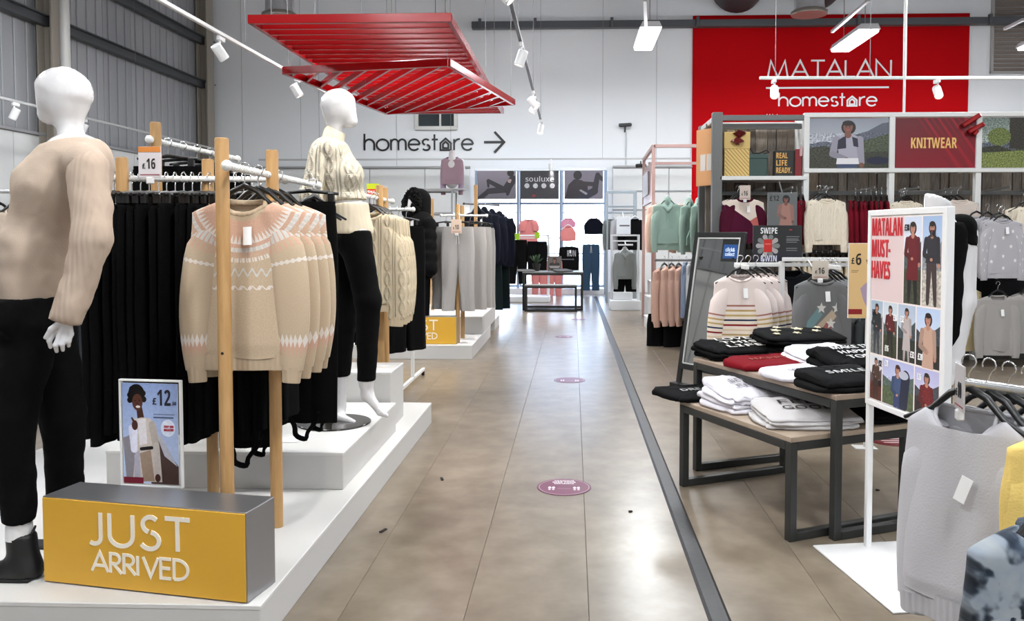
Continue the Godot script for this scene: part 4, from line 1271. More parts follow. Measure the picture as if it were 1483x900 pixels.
func mannequin_puffer() -> void:
	var base: Vector3 = Vector3(-1.785, 0.16, -9.45)
	var t := thing("mannequin", "mannequin in a black puffer coat with a fur trimmed hood up", "mannequin", base, -0.75)
	var o := base
	var body := [[o + Vector3(-0.03, 1.64, 0.02), o + Vector3(-0.035, 1.56, 0.06), 0.088, 0.06], [o + Vector3(0, 1.52, 0), o + Vector3(0, 1.4, 0), 0.055, 0.07], [o + Vector3(0, 1.3, 0), o + Vector3(0, 0.95, 0), 0.14, 0.13], [o + Vector3(-0.08, 0.9, 0), o + Vector3(-0.09, 0.06, 0), 0.08, 0.045], [o + Vector3(0.08, 0.9, 0), o + Vector3(0.09, 0.06, 0), 0.08, 0.045], [o + Vector3(-0.09, 0.05, 0), o + Vector3(-0.1, 0.025, 0.14), 0.04, 0.03], [o + Vector3(0.09, 0.05, 0), o + Vector3(0.1, 0.025, 0.14), 0.04, 0.03]]
	part("body", skin(body, 0.02, 0.04), gloss_white(), t, -base)
	var blk := cloth(Color(0.025, 0.025, 0.028), "plain", 0.1, 3.0, 0.15)
	var coat := []
	for k in 5: coat.append([o + Vector3(-0.05, 1.36 - 0.13 * k, 0), o + Vector3(0.05, 1.36 - 0.13 * k, 0), 0.155, 0.155])
	part("coat_body", skin(coat, 0.02, 0.025), blk, t, -base)
	for sg in [-1.0, 1.0]:
		var sl := []
		for k in 5: sl.append([o + Vector3(sg * (0.2 + 0.03 * k), 1.36 - 0.12 * k, 0.02 * k), o + Vector3(sg * (0.21 + 0.03 * k), 1.33 - 0.12 * k, 0.02 * k), 0.082, 0.08])
		part("coat_sleeve", skin(sl, 0.018, 0.02), blk, t, -base)
	part("trousers", skin(body.slice(3, 5), 0.02, 0.03, 0.012), blk, t, -base)
	var ring := []
	for k in 14:
		var a := TAU * k / 14
		var b := TAU * (k + 1) / 14
		ring.append([o + Vector3(-0.03 + cos(a) * 0.10, 1.60 + sin(a) * 0.13, 0.07 - 0.03 * sin(a)), o + Vector3(-0.03 + cos(b) * 0.10, 1.60 + sin(b) * 0.13, 0.07 - 0.03 * sin(b)), 0.05, 0.05])
	part("hood", skin([[o + Vector3(-0.02, 1.64, -0.03), o + Vector3(-0.01, 1.5, -0.04), 0.135, 0.12]], 0.018, 0.03), blk, t, -base)
	part("fur_trim", skin(ring, 0.012, 0.02, 0.0, [], 0.035, 26.0, 3), cloth(Color(0.03, 0.028, 0.028), "fleece", 0.8, 10.0, 0.3), t, -base)

func fair_isle(sleeve_side: bool) -> ImageTexture:
	var n := 512
	var im := Image.create(n, n, false, Image.FORMAT_RGB8)
	var base := Color(0.72, 0.645, 0.55)
	var pink := Color(0.76, 0.62, 0.54)
	var pale := Color(0.83, 0.80, 0.77)
	var mist := Color(0.76, 0.75, 0.73)
	var ns := FastNoiseLite.new()
	ns.frequency = 0.11
	for y in n:
		for x in n:
			var c := base
			var u := float(x) / n
			var v := float(y) / n
			if sleeve_side:      # v runs from shoulder to cuff
				var w := fmod(u * 7.0, 1.0)
				var tr := absf(w - 0.5) * 2.0
				if v < 0.05: c = pink
				elif v < 0.10: c = pale if tr < (v - 0.05) / 0.05 else pink
				elif v < 0.15: c = mist if tr < 0.7 else pink
				elif v < 0.20: c = pink if tr < 0.5 else base
				elif absf(v - 0.28) < 0.012 * (0.4 + tr): c = pale
				elif v > 0.765 and v < 0.93:
					if v < 0.85:
						if tr < 1.0 - absf(v - 0.81) / 0.045: c = pale
						elif v > 0.815: c = pink
					elif v < 0.85 + 0.07 * tr: c = pink
			else:
				var r := Vector2((u - 0.5) * 0.43, v * 0.62 + 0.015).length()
				var an := atan2(u - 0.5, v * 1.45 + 0.02)
				var w := fmod(an * 11.0 + 40.0, 1.0)
				var tr := absf(w - 0.5) * 2.0
				if r < 0.10: c = base
				elif r < 0.155: c = pink
				elif r < 0.19: c = pale if tr < (r - 0.155) / 0.035 else pink
				elif r < 0.205: c = pink
				elif r < 0.222: c = mist if tr < 0.75 else pale
				elif r < 0.245: c = pink if fmod(w * 2.0, 1.0) < 0.6 else base
				elif r < 0.262: c = pale if absf(fmod(w * 1.5, 1.0) - 0.5) < 0.28 else base
				else:
					var h := v * 0.62
					var z := fmod(u * 13.0, 1.0)
					if absf(h - 0.285 - 0.012 * sin(u * 82.0)) < 0.006: c = mist
					elif absf(h - 0.345 - 0.006 * sin(u * 82.0)) < 0.003: c = pale
					elif absf(z - 0.5) * 0.045 + absf(h - 0.345) < 0.0105: c = pale
			var g := 1.0 + 0.07 * ns.get_noise_2d(x, y * 1.6) + 0.04 * sin(y * 1.9) * sin(x * 1.9)
			im.set_pixel(x, y, Color(c.r * g, c.g * g, c.b * g))
	return ImageTexture.create_from_image(im)

func patterned(t: Texture2D, key := "wale", bumps := 0.2, scale := 9.0) -> StandardMaterial3D:    # a planar print on cloth
	var m := StandardMaterial3D.new()
	m.albedo_texture = t
	m.roughness = 0.95
	m.metallic_specular = 0.2
	m.rim_enabled = true
	m.rim = 0.3
	m.rim_tint = 0.8
	return m

func price_poster() -> void:
	var p := Pic.new(400, 660, Color(0.62, 0.70, 0.86))
	p.grad(0, 0, 1, 1, Color(0.56, 0.64, 0.82), Color(0.80, 0.86, 0.97))
	p.poly([0.55, 0.5, 0.72, 0.6, 0.95, 0.78, 1.0, 0.82, 1, 1, 0.5, 1], Color(0.30, 0.22, 0.20))
	p.poly([0.0, 0.55, 0.12, 0.52, 0.3, 0.75, 0.3, 1.0, 0.05, 0.95], Color(0.55, 0.53, 0.56))
	p.poly([0.6, 0.5, 0.7, 0.52, 0.98, 0.82, 0.75, 0.72], Color(0.75, 0.75, 0.8))
	p.oval(0.26, 0.11, 0.15, 0.10, Color(0.06, 0.045, 0.045))
	for q in [[0.14, 0.12], [0.18, 0.06], [0.3, 0.05], [0.38, 0.1], [0.39, 0.16], [0.14, 0.17]]: p.oval(q[0], q[1], 0.05, 0.03, Color(0.06, 0.045, 0.045))
	p.limb(0.30, 0.22, 0.33, 0.34, 0.05, 0.06, Color(0.25, 0.14, 0.11))
	p.oval(0.275, 0.19, 0.095, 0.082, Color(0.34, 0.20, 0.16))
	p.oval(0.235, 0.175, 0.016, 0.006, Color(0.05, 0.03, 0.03))
	p.oval(0.315, 0.172, 0.016, 0.006, Color(0.05, 0.03, 0.03))
	p.oval(0.272, 0.20, 0.014, 0.012, Color(0.28, 0.15, 0.12))
	p.oval(0.285, 0.235, 0.04, 0.012, Color(0.92, 0.88, 0.86))
	p.poly([0.2, 0.36, 0.36, 0.34, 0.5, 0.35, 0.6, 0.4, 0.66, 0.62, 0.7, 0.98, 0.16, 0.98, 0.24, 0.62, 0.2, 0.5], Color(0.80, 0.76, 0.72))
	p.poly([0.27, 0.36, 0.42, 0.35, 0.44, 0.6, 0.3, 0.62], Color(0.88, 0.86, 0.87))
	p.poly([0.3, 0.7, 0.5, 0.66, 0.56, 0.97, 0.36, 0.98], Color(0.62, 0.53, 0.46))
	p.poly([0.2, 0.72, 0.3, 0.66, 0.3, 0.98, 0.2, 0.98], Color(0.70, 0.68, 0.74))
	p.limb(0.53, 0.41, 0.6, 0.62, 0.06, 0.06, Color(0.72, 0.68, 0.64))
	p.limb(0.6, 0.62, 0.62, 0.9, 0.055, 0.04, Color(0.78, 0.74, 0.71))
	p.limb(0.16, 0.45, 0.2, 0.66, 0.055, 0.06, Color(0.86, 0.86, 0.93))
	p.limb(0.2, 0.66, 0.22, 0.48, 0.06, 0.05, Color(0.90, 0.90, 0.96))
	p.oval(0.22, 0.42, 0.055, 0.05, Color(0.28, 0.16, 0.13))
	p.limb(0.2, 0.38, 0.17, 0.35, 0.02, 0.016, Color(0.28, 0.16, 0.13))
	p.limb(0.33, 0.655, 0.52, 0.64, 0.028, 0.028, Color(0.10, 0.08, 0.08))
	p.oval(0.62, 0.94, 0.05, 0.04, Color(0.28, 0.16, 0.13))
	p.oval(0.82, 0.44, 0.13, 0.085, Color(0.90, 0.93, 1.0))
	p.rect(0.56, 0.30, 0.38, 0.012, Color(0.45, 0.5, 0.62))
	p.rect(0.56, 0.33, 0.36, 0.014, Color(0.25, 0.28, 0.4))
	p.rect(0.0, 0.94, 0.36, 0.06, Color(0.48, 0.12, 0.2))
	p.speck(0, 0, 1, 1, 0.05, 12.0, 3)
	var w := 0.252
	var h := 0.415
	var t := thing("poster_stand", "upright poster of a smiling woman in a pale coat, behind the yellow sign box", "poster", Vector3(-1.643, 0.155, -3.12), -0.10)
	var y: float = 0.625 - 0.155
	part("print", MB.new().box(Vector3(0, y, 0.004), Vector3(w - 0.02, h - 0.02, 0.003)), mat(Color(0.9, 0.9, 0.92), 0.4), t)
	var front := MB.new()
	front.quad(Vector3(-w / 2 + 0.01, y - h / 2 + 0.01, 0.0062), Vector3(w / 2 - 0.01, y - h / 2 + 0.01, 0.0062), Vector3(w / 2 - 0.01, y + h / 2 - 0.01, 0.0062), Vector3(-w / 2 + 0.01, y + h / 2 - 0.01, 0.0062))
	part("picture", front, printed(p.tex(), 0.3), t)
	var f := MB.new()
	for sx in [-1.0, 1.0]: f.box(Vector3(sx * w / 2, y, 0), Vector3(0.008, h + 0.008, 0.018), 0.002)
	for sy in [-1.0, 1.0]: f.box(Vector3(0, y + sy * h / 2, 0), Vector3(w, 0.008, 0.018), 0.002)
	part("frame", f, mat(Color(0.9, 0.9, 0.9), 0.3), t)
	part("stem", MB.new().rod(Vector3(0, 0, -0.005), Vector3(0, y - h / 2, -0.005), 0.01, 10), mat(Color(0.85, 0.85, 0.85), 0.35), t)
	part("foot", MB.new().box(Vector3(0, 0.004, -0.005), Vector3(0.2, 0.008, 0.12), 0.002), mat(Color(0.85, 0.85, 0.85), 0.35), t)
	var ink := mat(Color(0.13, 0.12, 0.17), 0.5)
	text(t, "12", 0.055, 0.062, ink, Vector3(0.06, y + 0.143, 0.007))
	text(t, "£", 0.016, 0.026, ink, Vector3(0.02, y + 0.128, 0.007))
	text(t, ".50", 0.018, 0.014, ink, Vector3(0.101, y + 0.121, 0.007))
	text(t, "SHOP 1000", 0.04, 0.009, mat(Color(0.7, 0.1, 0.2), 0.5), Vector3(0.078, y + 0.03, 0.007))
	text(t, "MAGAZINE", 0.04, 0.009, mat(Color(0.7, 0.1, 0.2), 0.5), Vector3(0.078, y + 0.017, 0.007))

func left_side() -> void:
	var wt := StandardMaterial3D.new()
	wt.albedo_texture = noise_tex(0.02, 4, Color(0.66, 0.50, 0.31), Color(0.77, 0.62, 0.42), 256, 21)
	wt.uv1_triplanar = true
	wt.uv1_scale = Vector3(9, 0.7, 9)
	wt.roughness = 0.5
	protos["wood"] = wt
	plinth("long low white plinth base under the yellow sign box and the first mannequin", -3.1, -1.05, -2.68, -6.02, 0.0, 0.153)
	plinth("second step of white plinth under the fair isle jumpers, standing on the low base", -2.3, -1.12, -3.93, -5.12, 0.153, 0.337)
	plinth("short white block behind the tiptoe mannequin's legs", -1.52, -1.16, -5.16, -5.55, 0.153, 0.525)
	plinth("low white plinth base under the far yellow sign box", -3.0, -1.13, -9.13, -11.2, 0.0, 0.16)
	plinth("taller white plinth step behind the far yellow box, below the grey joggers", -2.4, -1.13, -10.15, -11.9, 0.16, 0.38)
	plinth("small low white plinth at the far end, near the window display", -2.4, -1.14, -11.92, -12.65, 0.0, 0.16)
	yellow_box(Vector3(-1.497, 0.1545, -2.765), -0.187, "yellow JUST ARRIVED sign box with silver sides at the front of the near plinth")
	yellow_box(Vector3(-1.72, 0.1615, -9.2), 0.0, "yellow sign box farther down the aisle, its left half hidden by black clothes")
	price_poster()
	mannequin_one()
	mannequin_two()
	mannequin_puffer()
	# near racks
	wood_pole(Vector3(-1.307, 0.154, -3.03), 1.605, "round wooden pole in front of the fair isle jumpers")
	wood_pole(Vector3(-1.262, 0.154, -3.42), 1.60, "round wooden pole just behind the fair isle jumpers, right of the front pole")
	wood_pole(Vector3(-1.644, 0.154, -3.66), 1.585, "wooden pole left of the front pole, ending the black trouser rail")
	wood_pole(Vector3(-1.982, 0.154, -3.56), 1.585, "wooden pole among black trousers, under the price sign's left edge")
	wood_pole(Vector3(-2.039, 0.338, -3.97), 1.61, "tallest wooden pole, behind the sixteen pound sign")
	wood_pole(Vector3(-1.36, 0.154, -5.9), 1.585, "slim wooden pole behind the cream jumpers beside the tiptoe mannequin")
	wood_pole(Vector3(-1.33, 0.154, -5.62), 1.585, "wooden pole hidden behind the tiptoe mannequin, foot on the white base")
	hang_rail(Vector3(-1.255, 1.65, -2.95), Vector3(-1.30, 1.65, -4.16), "white notched rail carrying the fair isle jumpers, running away from the front pole")
	hang_rail(Vector3(-2.10, 1.648, -3.56), Vector3(-1.30, 1.648, -3.68), "white notched rail carrying the row of black trousers")
	hang_rail(Vector3(-2.05, 1.86, -3.93), Vector3(-2.04, 1.86, -4.95), "higher white rail behind the tallest pole")
	hang_rail(Vector3(-1.33, 1.65, -4.95), Vector3(-1.36, 1.65, -6.15), "white rail carrying the cream cable jumpers")
	price_sign(Vector3(-1.836, 1.714, -3.52), 0.10, 0.135, "£16", "sixteen pound price card with orange header in front of the tallest pole", Color(0.80, 0.78, 0.79), Color(0.80, 0.50, 0.22))
	var blackp := mat(Color(0.025, 0.025, 0.027), 0.35)
	var chrome := mat(Color(0.8, 0.8, 0.8), 0.2, 0.9)
	# fair isle jumpers
	var fb := patterned(fair_isle(false))
	var fs := patterned(fair_isle(true))
	var ft := cloth(Color(0.71, 0.635, 0.54), "rib", 0.15, 6.0, 0.3)
	var o := {"w": 0.445, "l": 0.61, "sl": 0.565, "sw": 0.165, "cu": 0.085, "nk": 0.085, "dip": 0.06, "dr": 0.05, "th": 0.085, "sp": 0.075, "puff": 0.22, "fold": 0.011, "q": 3, "seed": 5, "fw": 0.03, "nb": 0.012, "sf": 0.5, "hemw": 1.0}
	var h0 := make_hanger("clothes_hanger", "black plastic hanger inside the frontmost fair isle jumper", 0.38, blackp, chrome)
	var s0 := make_top("fair_isle_jumper", "beige fair isle jumper facing the front, directly behind the wooden pole", "jumper", o, [fb, fs, ft])
	s0.position = Vector3(-1.275, 1.535, -3.16)
	h0.position = Vector3(-1.275, 1.675, -3.16)
	var names := ["second fair isle jumper from the front on the near rail", "third fair isle jumper from the front on the near rail", "rearmost fair isle jumper on the near rail"]
	for i in 3:
		var z := -3.28 - 0.125 * i
		var x := -1.268 - 0.004 * i
		dup(s0, Vector3(x, 1.535, z), 0.05 * (1 if i % 2 else -1), names[i])
		dup(h0, Vector3(x, 1.675, z), 0.05 * (1 if i % 2 else -1), "black hanger inside a fair isle jumper behind the front one", "hangers of the rear fair isle jumpers")
	for i in 4:
		dup(h0, Vector3(-1.29 - 0.003 * i, 1.675, -4.04 - 0.028 * i), 0.9 + 0.25 * i, "empty black hanger at the far end of the jumper rail", "empty hangers at the rail end")
	# black trousers
	var black := cloth(Color(0.018, 0.018, 0.021), "fleece", 0.1, 6.0, 0.1)
	var black2 := cloth(Color(0.028, 0.029, 0.035), "fleece", 0.1, 6.0, 0.12)
	var ch := make_hanger("clip_hanger", "black clip hanger on the near black trouser rail", 0.3, blackp, chrome, true, "clip hangers on the black trouser rail")
	var tr := make_trousers("black_trousers", "first pair from the left of black trousers on the near rail", {"w": 0.36, "l": 0.98, "lw": 0.19, "th": 0.045, "q": 2, "seed": 4}, black, black2, "black trousers on the near rail")
	var first := true
	for i in 21:
		var x := -2.06 + 0.0365 * i
		var z := -3.565 - 0.005 * i
		if first:
			tr.transform = Transform3D(Basis(Vector3.UP, PI / 2), Vector3(x, 1.535, z))
			ch.transform = Transform3D(Basis(Vector3.UP, PI / 2), Vector3(x, 1.672, z))
			first = false
		else:
			var a := PI / 2 + rng.randf_range(-0.12, 0.12)
			dup(tr, Vector3(x, 1.535 - rng.randf() * 0.015, z), a, "%s pair from the left of black trousers on the near rail" % nth(i), "", Vector3(1, rng.randf_range(0.97, 1.03), rng.randf_range(0.7, 1.1)))
			dup(ch, Vector3(x, 1.672, z), a)
	for i in 5:
		dup(tr, Vector3(-2.045, 1.745, -4.1 - 0.16 * i), 0.1 - 0.05 * i, "%s pair of black trousers from the front on the higher rail" % nth(i), "black trousers on the higher rail", Vector3(0.95, 0.9, 1))
		dup(ch, Vector3(-2.045, 1.882, -4.1 - 0.16 * i), 0.1 - 0.05 * i, "black clip hanger on the higher rail behind the sixteen pound sign", "clip hangers on the higher rail")
	var jt := make_trousers("black_jumpsuit", "black wide garment with strap loops hanging at the end of the near jumper rail", {"w": 0.27, "l": 1.06, "lw": 0.15, "th": 0.05, "q": 2, "seed": 8, "spread": -0.01}, black, black2)
	jt.position = Vector3(-1.285, 1.56, -3.95)
	var lp := MB.new()
	for q in [[-0.10, 0.03, 0.14], [-0.01, 0.0, 0.10]]:
		var loop := PackedVector3Array()
		for i in 17: loop.append(Vector3(q[0] + q[2] * i / 16.0 + 0.012 * sin(i * 0.9), -1.02 - q[2] * 0.95 * pow(sin(PI * i / 16.0), 0.75), q[1] + 0.01 * cos(i * 0.7)))
		lp.tube(loop, [0.013], 7, 0.5)
	part("strap", lp, black2, jt)
	dup(jt, Vector3(-1.41, 1.55, -3.52), 0.15, "black garment with strap loops below the fair isle jumpers, left of the second pole")
	dup(ch, Vector3(-1.285, 1.697, -3.95), 0.0, "black clip hanger holding the wide black garment at the jumper rail's end", "clip hanger of the strap garment")
	# two little white stands on the step
	for q in [[Vector3(-1.453, 0.337, -4.188), "small white stand with round foot, nearer one under the hanging jumpers"], [Vector3(-1.800, 0.337, -4.924), "small white stand with round foot, farther one under the hanging jumpers"]]:
		var st := thing("display_stand", q[1], "stand", q[0])
		part("foot", MB.new().lathe(Vector3.ZERO, [[0.085, 0.0], [0.085, 0.006], [0.03, 0.012], [0.008, 0.02]], 28), mat(Color(0.88, 0.88, 0.87), 0.35), st)
		part("stem", MB.new().rod(Vector3(0, 0.01, 0), Vector3(0, 0.3, 0), 0.007, 8), mat(Color(0.88, 0.88, 0.87), 0.35), st)
	# cream cable jumpers
	var cab := cloth(Color(0.80, 0.74, 0.635), "cable", 1.6, 2.6, 0.3)
	var crib := cloth(Color(0.78, 0.71, 0.60), "rib", 0.2, 4.5, 0.3)
	var oc := {"w": 0.44, "l": 0.60, "sl": 0.60, "sw": 0.17, "cu": 0.11, "nk": 0.085, "dip": 0.05, "th": 0.08, "sp": 0.07, "puff": 0.15, "fold": 0.01, "q": 2, "seed": 12, "sf": 0.6}
	var c0 := make_top("cable_jumper", "cream cable knit jumper, frontmost on the rail right of the tiptoe mannequin", "jumper", oc, [cab, cab, crib], false)
	c0.position = Vector3(-1.335, 1.545, -5.35)
	var h1 := dup(h0, Vector3(-1.335, 1.68, -5.35), 0.0, "black hanger in the frontmost cream cable jumper")
	for i in 3:
		dup(c0, Vector3(-1.335 - 0.005 * i, 1.545, -5.47 - 0.11 * i), 0.06, "cream cable knit jumper, %s behind the frontmost one" % nth(i), "rear cream cable jumpers")
		dup(h0, Vector3(-1.335 - 0.005 * i, 1.68, -5.47 - 0.11 * i), 0.06, "black hanger in a rear cream cable jumper", "hangers of the rear cream jumpers")
	# black clothes behind them
	hang_rail(Vector3(-1.85, 1.6, -6.45), Vector3(-1.27, 1.6, -6.5), "white rail of the black clothes behind the cream jumpers")
	for i in 9:
		dup(tr, Vector3(-1.82 + 0.062 * i, 1.47, -6.45 - 0.005 * i), PI / 2 - 0.55 - 0.06 * (i % 3), "%s black trousers from the left behind the cream cable jumpers" % nth(i), "black trousers behind the cream jumpers", Vector3(1.0, 1.0 - 0.035 * (8 - i) * 0.5, 1.3))
		dup(ch, Vector3(-1.82 + 0.062 * i, 1.615, -6.45 - 0.005 * i), PI / 2 - 0.55, "black clip hanger behind the cream cable jumpers", "clip hangers behind the cream jumpers")
	var wf := thing("floor_rack", "white metal rack with a foot bar, behind the cream jumpers at the aisle's edge", "rack", Vector3(-1.49, 0, -7.3))
	var wm := mat(Color(0.85, 0.85, 0.84), 0.35)
	var fr := MB.new()
	for x in [-0.9, 0.0]: 
		fr.bar(Vector3(x, 0.05, -0.25), Vector3(x, 1.55, -0.25), 0.03, 0.03, 0.003)
		fr.bar(Vector3(x, 0.06, 0.32), Vector3(x, 0.06, -0.8), 0.03, 0.03, 0.003)
	fr.bar(Vector3(-0.9, 1.54, -0.25), Vector3(0, 1.54, -0.25), 0.03, 0.03, 0.003)
	part("frame", fr, wm, wf)
	for q in [[-0.9, 0.3], [-0.9, -0.78], [0.0, 0.3], [0.0, -0.78]]: part("castor", MB.new().rod(Vector3(q[0] - 0.012, 0.025, q[1]), Vector3(q[0] + 0.012, 0.025, q[1]), 0.025, 12), mat(Color(0.06, 0.06, 0.06), 0.5), wf)
	# small yellow sale card
	var sc := thing("sale_card", "yellow green sale card with red lettering above the cream jumpers", "sign", Vector3(-1.469, 1.724, -6.0))
	part("card", MB.new().box(Vector3.ZERO, Vector3(0.09, 0.1, 0.004)), mat(Color(0.78, 0.84, 0.12), 0.4), sc)
	part("red_band", MB.new().box(Vector3(-0.01, -0.01, 0.003), Vector3(0.065, 0.04, 0.002)), mat(Color(0.85, 0.2, 0.12), 0.4), sc)
	text(sc, "SALE", 0.05, 0.02, mat(Color(0.95, 0.93, 0.85), 0.5), Vector3(-0.01, -0.01, 0.0045))
	part("stem", MB.new().rod(Vector3(0, -0.05, 0), Vector3(0, 1.623 - 1.724, 0), 0.006, 6), mat(Color(0.85, 0.85, 0.85), 0.4), sc)
	far_left(blackp, chrome, h0, ch, tr)

func far_left(blackp: Material, chrome: Material, h0: Node3D, ch: Node3D, tr: Node3D) -> void:
	# grey joggers on the far plinth
	wood_pole(Vector3(-1.320, 0.161, -9.35), 1.585, "far wooden pole between the legs of grey joggers")
	wood_pole(Vector3(-1.318, 0.161, -9.75), 1.585, "far wooden pole just right of the one between the joggers")
	wood_pole(Vector3(-1.896, 0.381, -11.0), 1.5, "far wooden pole left of the grey joggers, beside the puffer coat")
	wood_pole(Vector3(-1.376, 0.381, -11.6), 1.72, "far wooden pole above the navy coats")
	hang_rail(Vector3(-1.513, 1.62, -9.40), Vector3(-1.001, 1.62, -9.50), "far white rail of the grey joggers", Color(0.85, 0.85, 0.84), 0.0125, false)
	var grey := cloth(Color(0.63, 0.615, 0.605), "fleece", 0.2, 6.0, 0.3)
	var jg := make_trousers("grey_joggers", "pale grey joggers with drawstring, frontmost by the ten pound card", {"w": 0.35, "l": 0.94, "lw": 0.15, "th": 0.08, "q": 2, "seed": 15, "string": true, "fold": 0.012, "spread": 0.03}, grey, grey)
	jg.position = Vector3(-1.308, 1.49, -9.3)
	dup(ch, Vector3(-1.308, 1.635, -9.3), 0.0, "clip hanger of the frontmost grey joggers", "clip hanger of the front joggers")
	for i in 4:
		var q: Vector3 = [Vector3(-1.473, 1.49, -9.5), Vector3(-1.192, 1.49, -9.5), Vector3(-1.141, 1.49, -9.68), Vector3(-1.097, 1.48, -9.8)][i]
		dup(jg, q, 0.3 * (i - 1), ["pale grey joggers left of the frontmost pair", "pale grey joggers just right of the frontmost pair", "pale grey joggers second to the right of the frontmost pair", "pale grey joggers farthest right on the far rail"][i], "rear grey joggers")
		dup(ch, q + Vector3(0, 0.145, 0), 0.3 * (i - 1), "clip hanger of the rear grey joggers", "clip hangers of the rear joggers")
	price_sign(Vector3(-1.303, 1.492, -9.15), 0.115, 0.155, "£10", "ten pound price card in front of the grey joggers", Color(0.86, 0.76, 0.68), Color(0, 0, 0, 0), 0.0, Vector3(0.0, 0.12, -0.27))
	# navy coats and dark green trousers
	var navy := cloth(Color(0.035, 0.05, 0.10), "fleece", 0.2, 5.0, 0.25)
	hang_rail(Vector3(-1.622, 1.86, -12.2), Vector3(-1.171, 1.86, -12.9), "far dark rail of the navy coats", Color(0.25, 0.25, 0.26), 0.0125, false)
	var nc := make_top("navy_coat", "navy fleece coat hanging at the far left of the aisle, frontmost of its rail", "coat", {"w": 0.5, "l": 0.72, "sl": 0.58, "sw": 0.18, "cu": 0.11, "th": 0.1, "sp": 0.05, "q": 1, "seed": 22, "hood": 0.12}, [navy, navy, navy])
	nc.transform = Transform3D(Basis(Vector3.UP, 0.5), Vector3(-1.428, 1.74, -12.3))
	for i in 3: dup(nc, Vector3(-1.428 + 0.1 * (i + 1), 1.73 - 0.03 * i, -12.4 - 0.16 * i), 0.6, "navy fleece coat, %s behind the frontmost one at the far aisle" % nth(i), "rear navy coats")
	for i in 4: dup(h0, Vector3(-1.428 + 0.1 * i, 1.88 - 0.02 * i, -12.3 - 0.16 * i), 0.5, "dark hanger in a far navy coat", "hangers of the navy coats")
	var dg := make_trousers("green_trousers", "dark green trousers below the navy coats", {"w": 0.36, "l": 0.72, "lw": 0.2, "th": 0.07, "q": 1, "seed": 25}, cloth(Color(0.045, 0.085, 0.09), "fleece", 0.1, 6.0, 0.2), navy, "dark green trousers below the navy coats")
	dg.position = Vector3(-1.284, 0.98, -12.6)
	dup(dg, Vector3(-1.185, 0.98, -12.8), 0.2)
	hang_rail(Vector3(-1.433, 1.0, -12.6), Vector3(-1.086, 1.0, -12.9), "low dark rail of the dark green trousers", Color(0.2, 0.2, 0.21), 0.0125, false)
	# grey shelf frame with the lilac top
	var sf := thing("shelf_frame", "grey metal shelf frame carrying the headless figure in a lilac top", "shelf", Vector3(-2.267, 0, -14.0))
	var gm := mat(Color(0.62, 0.63, 0.63), 0.4, 0.3)
	var fm := MB.new()
	for sx in [-0.26, 0.24]:
		for sz in [-0.25, 0.25]: fm.bar(Vector3(sx, 0, sz), Vector3(sx, 2.16, sz), 0.035, 0.035, 0.004)
	for y in [2.14, 1.75]:
		for sz in [-0.25, 0.25]: fm.bar(Vector3(-0.26, y, sz), Vector3(0.24, y, sz), 0.035, 0.035, 0.004)
		for sx in [-0.26, 0.24]: fm.bar(Vector3(sx, y, -0.25), Vector3(sx, y, 0.25), 0.035, 0.035, 0.004)
	part("frame", fm, gm, sf)
	for y in [1.76, 1.2]: part("shelf_board", MB.new().box(Vector3(0, y, 0), Vector3(0.5, 0.03, 0.48), 0.004), mat(Color(0.55, 0.56, 0.56), 0.5), sf)
	part("top_board", MB.new().box(Vector3(0.05, 2.165, 0), Vector3(0.75, 0.02, 0.5), 0.004), mat(Color(0.7, 0.7, 0.7), 0.5), sf)
	var hm := thing("torso_form", "headless white figure in a lilac sweatshirt on top of a grey frame", "mannequin", Vector3(-2.062, 2.176, -14.0))
	part("body", skin([[Vector3(0, 0.5, 0), Vector3(0, 0.62, 0), 0.06, 0.05], [Vector3(0, 0.4, 0), Vector3(0, 0.12, 0), 0.12, 0.11, 0.8]], 0.02, 0.05, 0.0, [[Vector3(0, 0.005, 0), Vector3.DOWN]]), gloss_white(), hm)
	var lil := cloth(Color(0.60, 0.51, 0.55), "fleece", 0.1, 6.0, 0.3)
	var lsk := make_top("tmp", "x", "x", {"w": 0.40, "l": 0.42, "sl": 0.5, "sw": 0.13, "cu": 0.09, "th": 0.2, "sp": 0.03, "q": 1, "seed": 31, "fold": 0.004, "dr": 0.06}, [lil, cloth(Color(0.63, 0.56, 0.64), "fleece", 0.1, 6.0, 0.3), lil], false)
	for c in lsk.get_children():
		lsk.remove_child(c)
		c.name = "top_" + String(c.name).rstrip("0123456789_")
		hm.add_child(c, true)
		c.position = Vector3(0, 0.545, 0)
	lsk.free()
	# the back rows on the far left, seen past the first mannequin
	var beige := cloth(Color(0.74, 0.68, 0.61), "wale", 0.15, 8.0, 0.3)
	hang_rail(Vector3(-5.3, 1.70, -5.6), Vector3(-3.6, 1.70, -5.6), "white rail at the left edge with beige tops, behind the first mannequin", Color(0.8, 0.8, 0.8))
	var bt := make_top("beige_jumper", "beige jumper at the left edge, behind the first mannequin", "jumper", {"w": 0.44, "l": 0.5, "sl": 0.5, "sw": 0.16, "cu": 0.09, "th": 0.07, "sp": 0.06, "q": 1, "seed": 41}, [beige, beige, beige], true, "beige jumpers at the left edge")
	for i in 7:
		var at := Vector3(-4.75 + 0.18 * i, 1.575, -5.6)
		if i == 0: bt.transform = Transform3D(Basis(Vector3.UP, 0.9), at)
		else: dup(bt, at, 0.9, "%s beige jumper from the left edge, behind the first mannequin" % nth(i))
		dup(h0, at + Vector3(0, 0.145, 0), 0.9, "black hanger in a beige jumper at the left edge", "hangers at the left edge")
	var blue := cloth(Color(0.27, 0.38, 0.66), "fleece", 0.1, 6.0, 0.2)
	hang_rail(Vector3(-3.95, 1.3, -4.6), Vector3(-3.05, 1.3, -4.6), "dark rail of blue jeans at the left edge", Color(0.12, 0.13, 0.2), 0.0125, false)
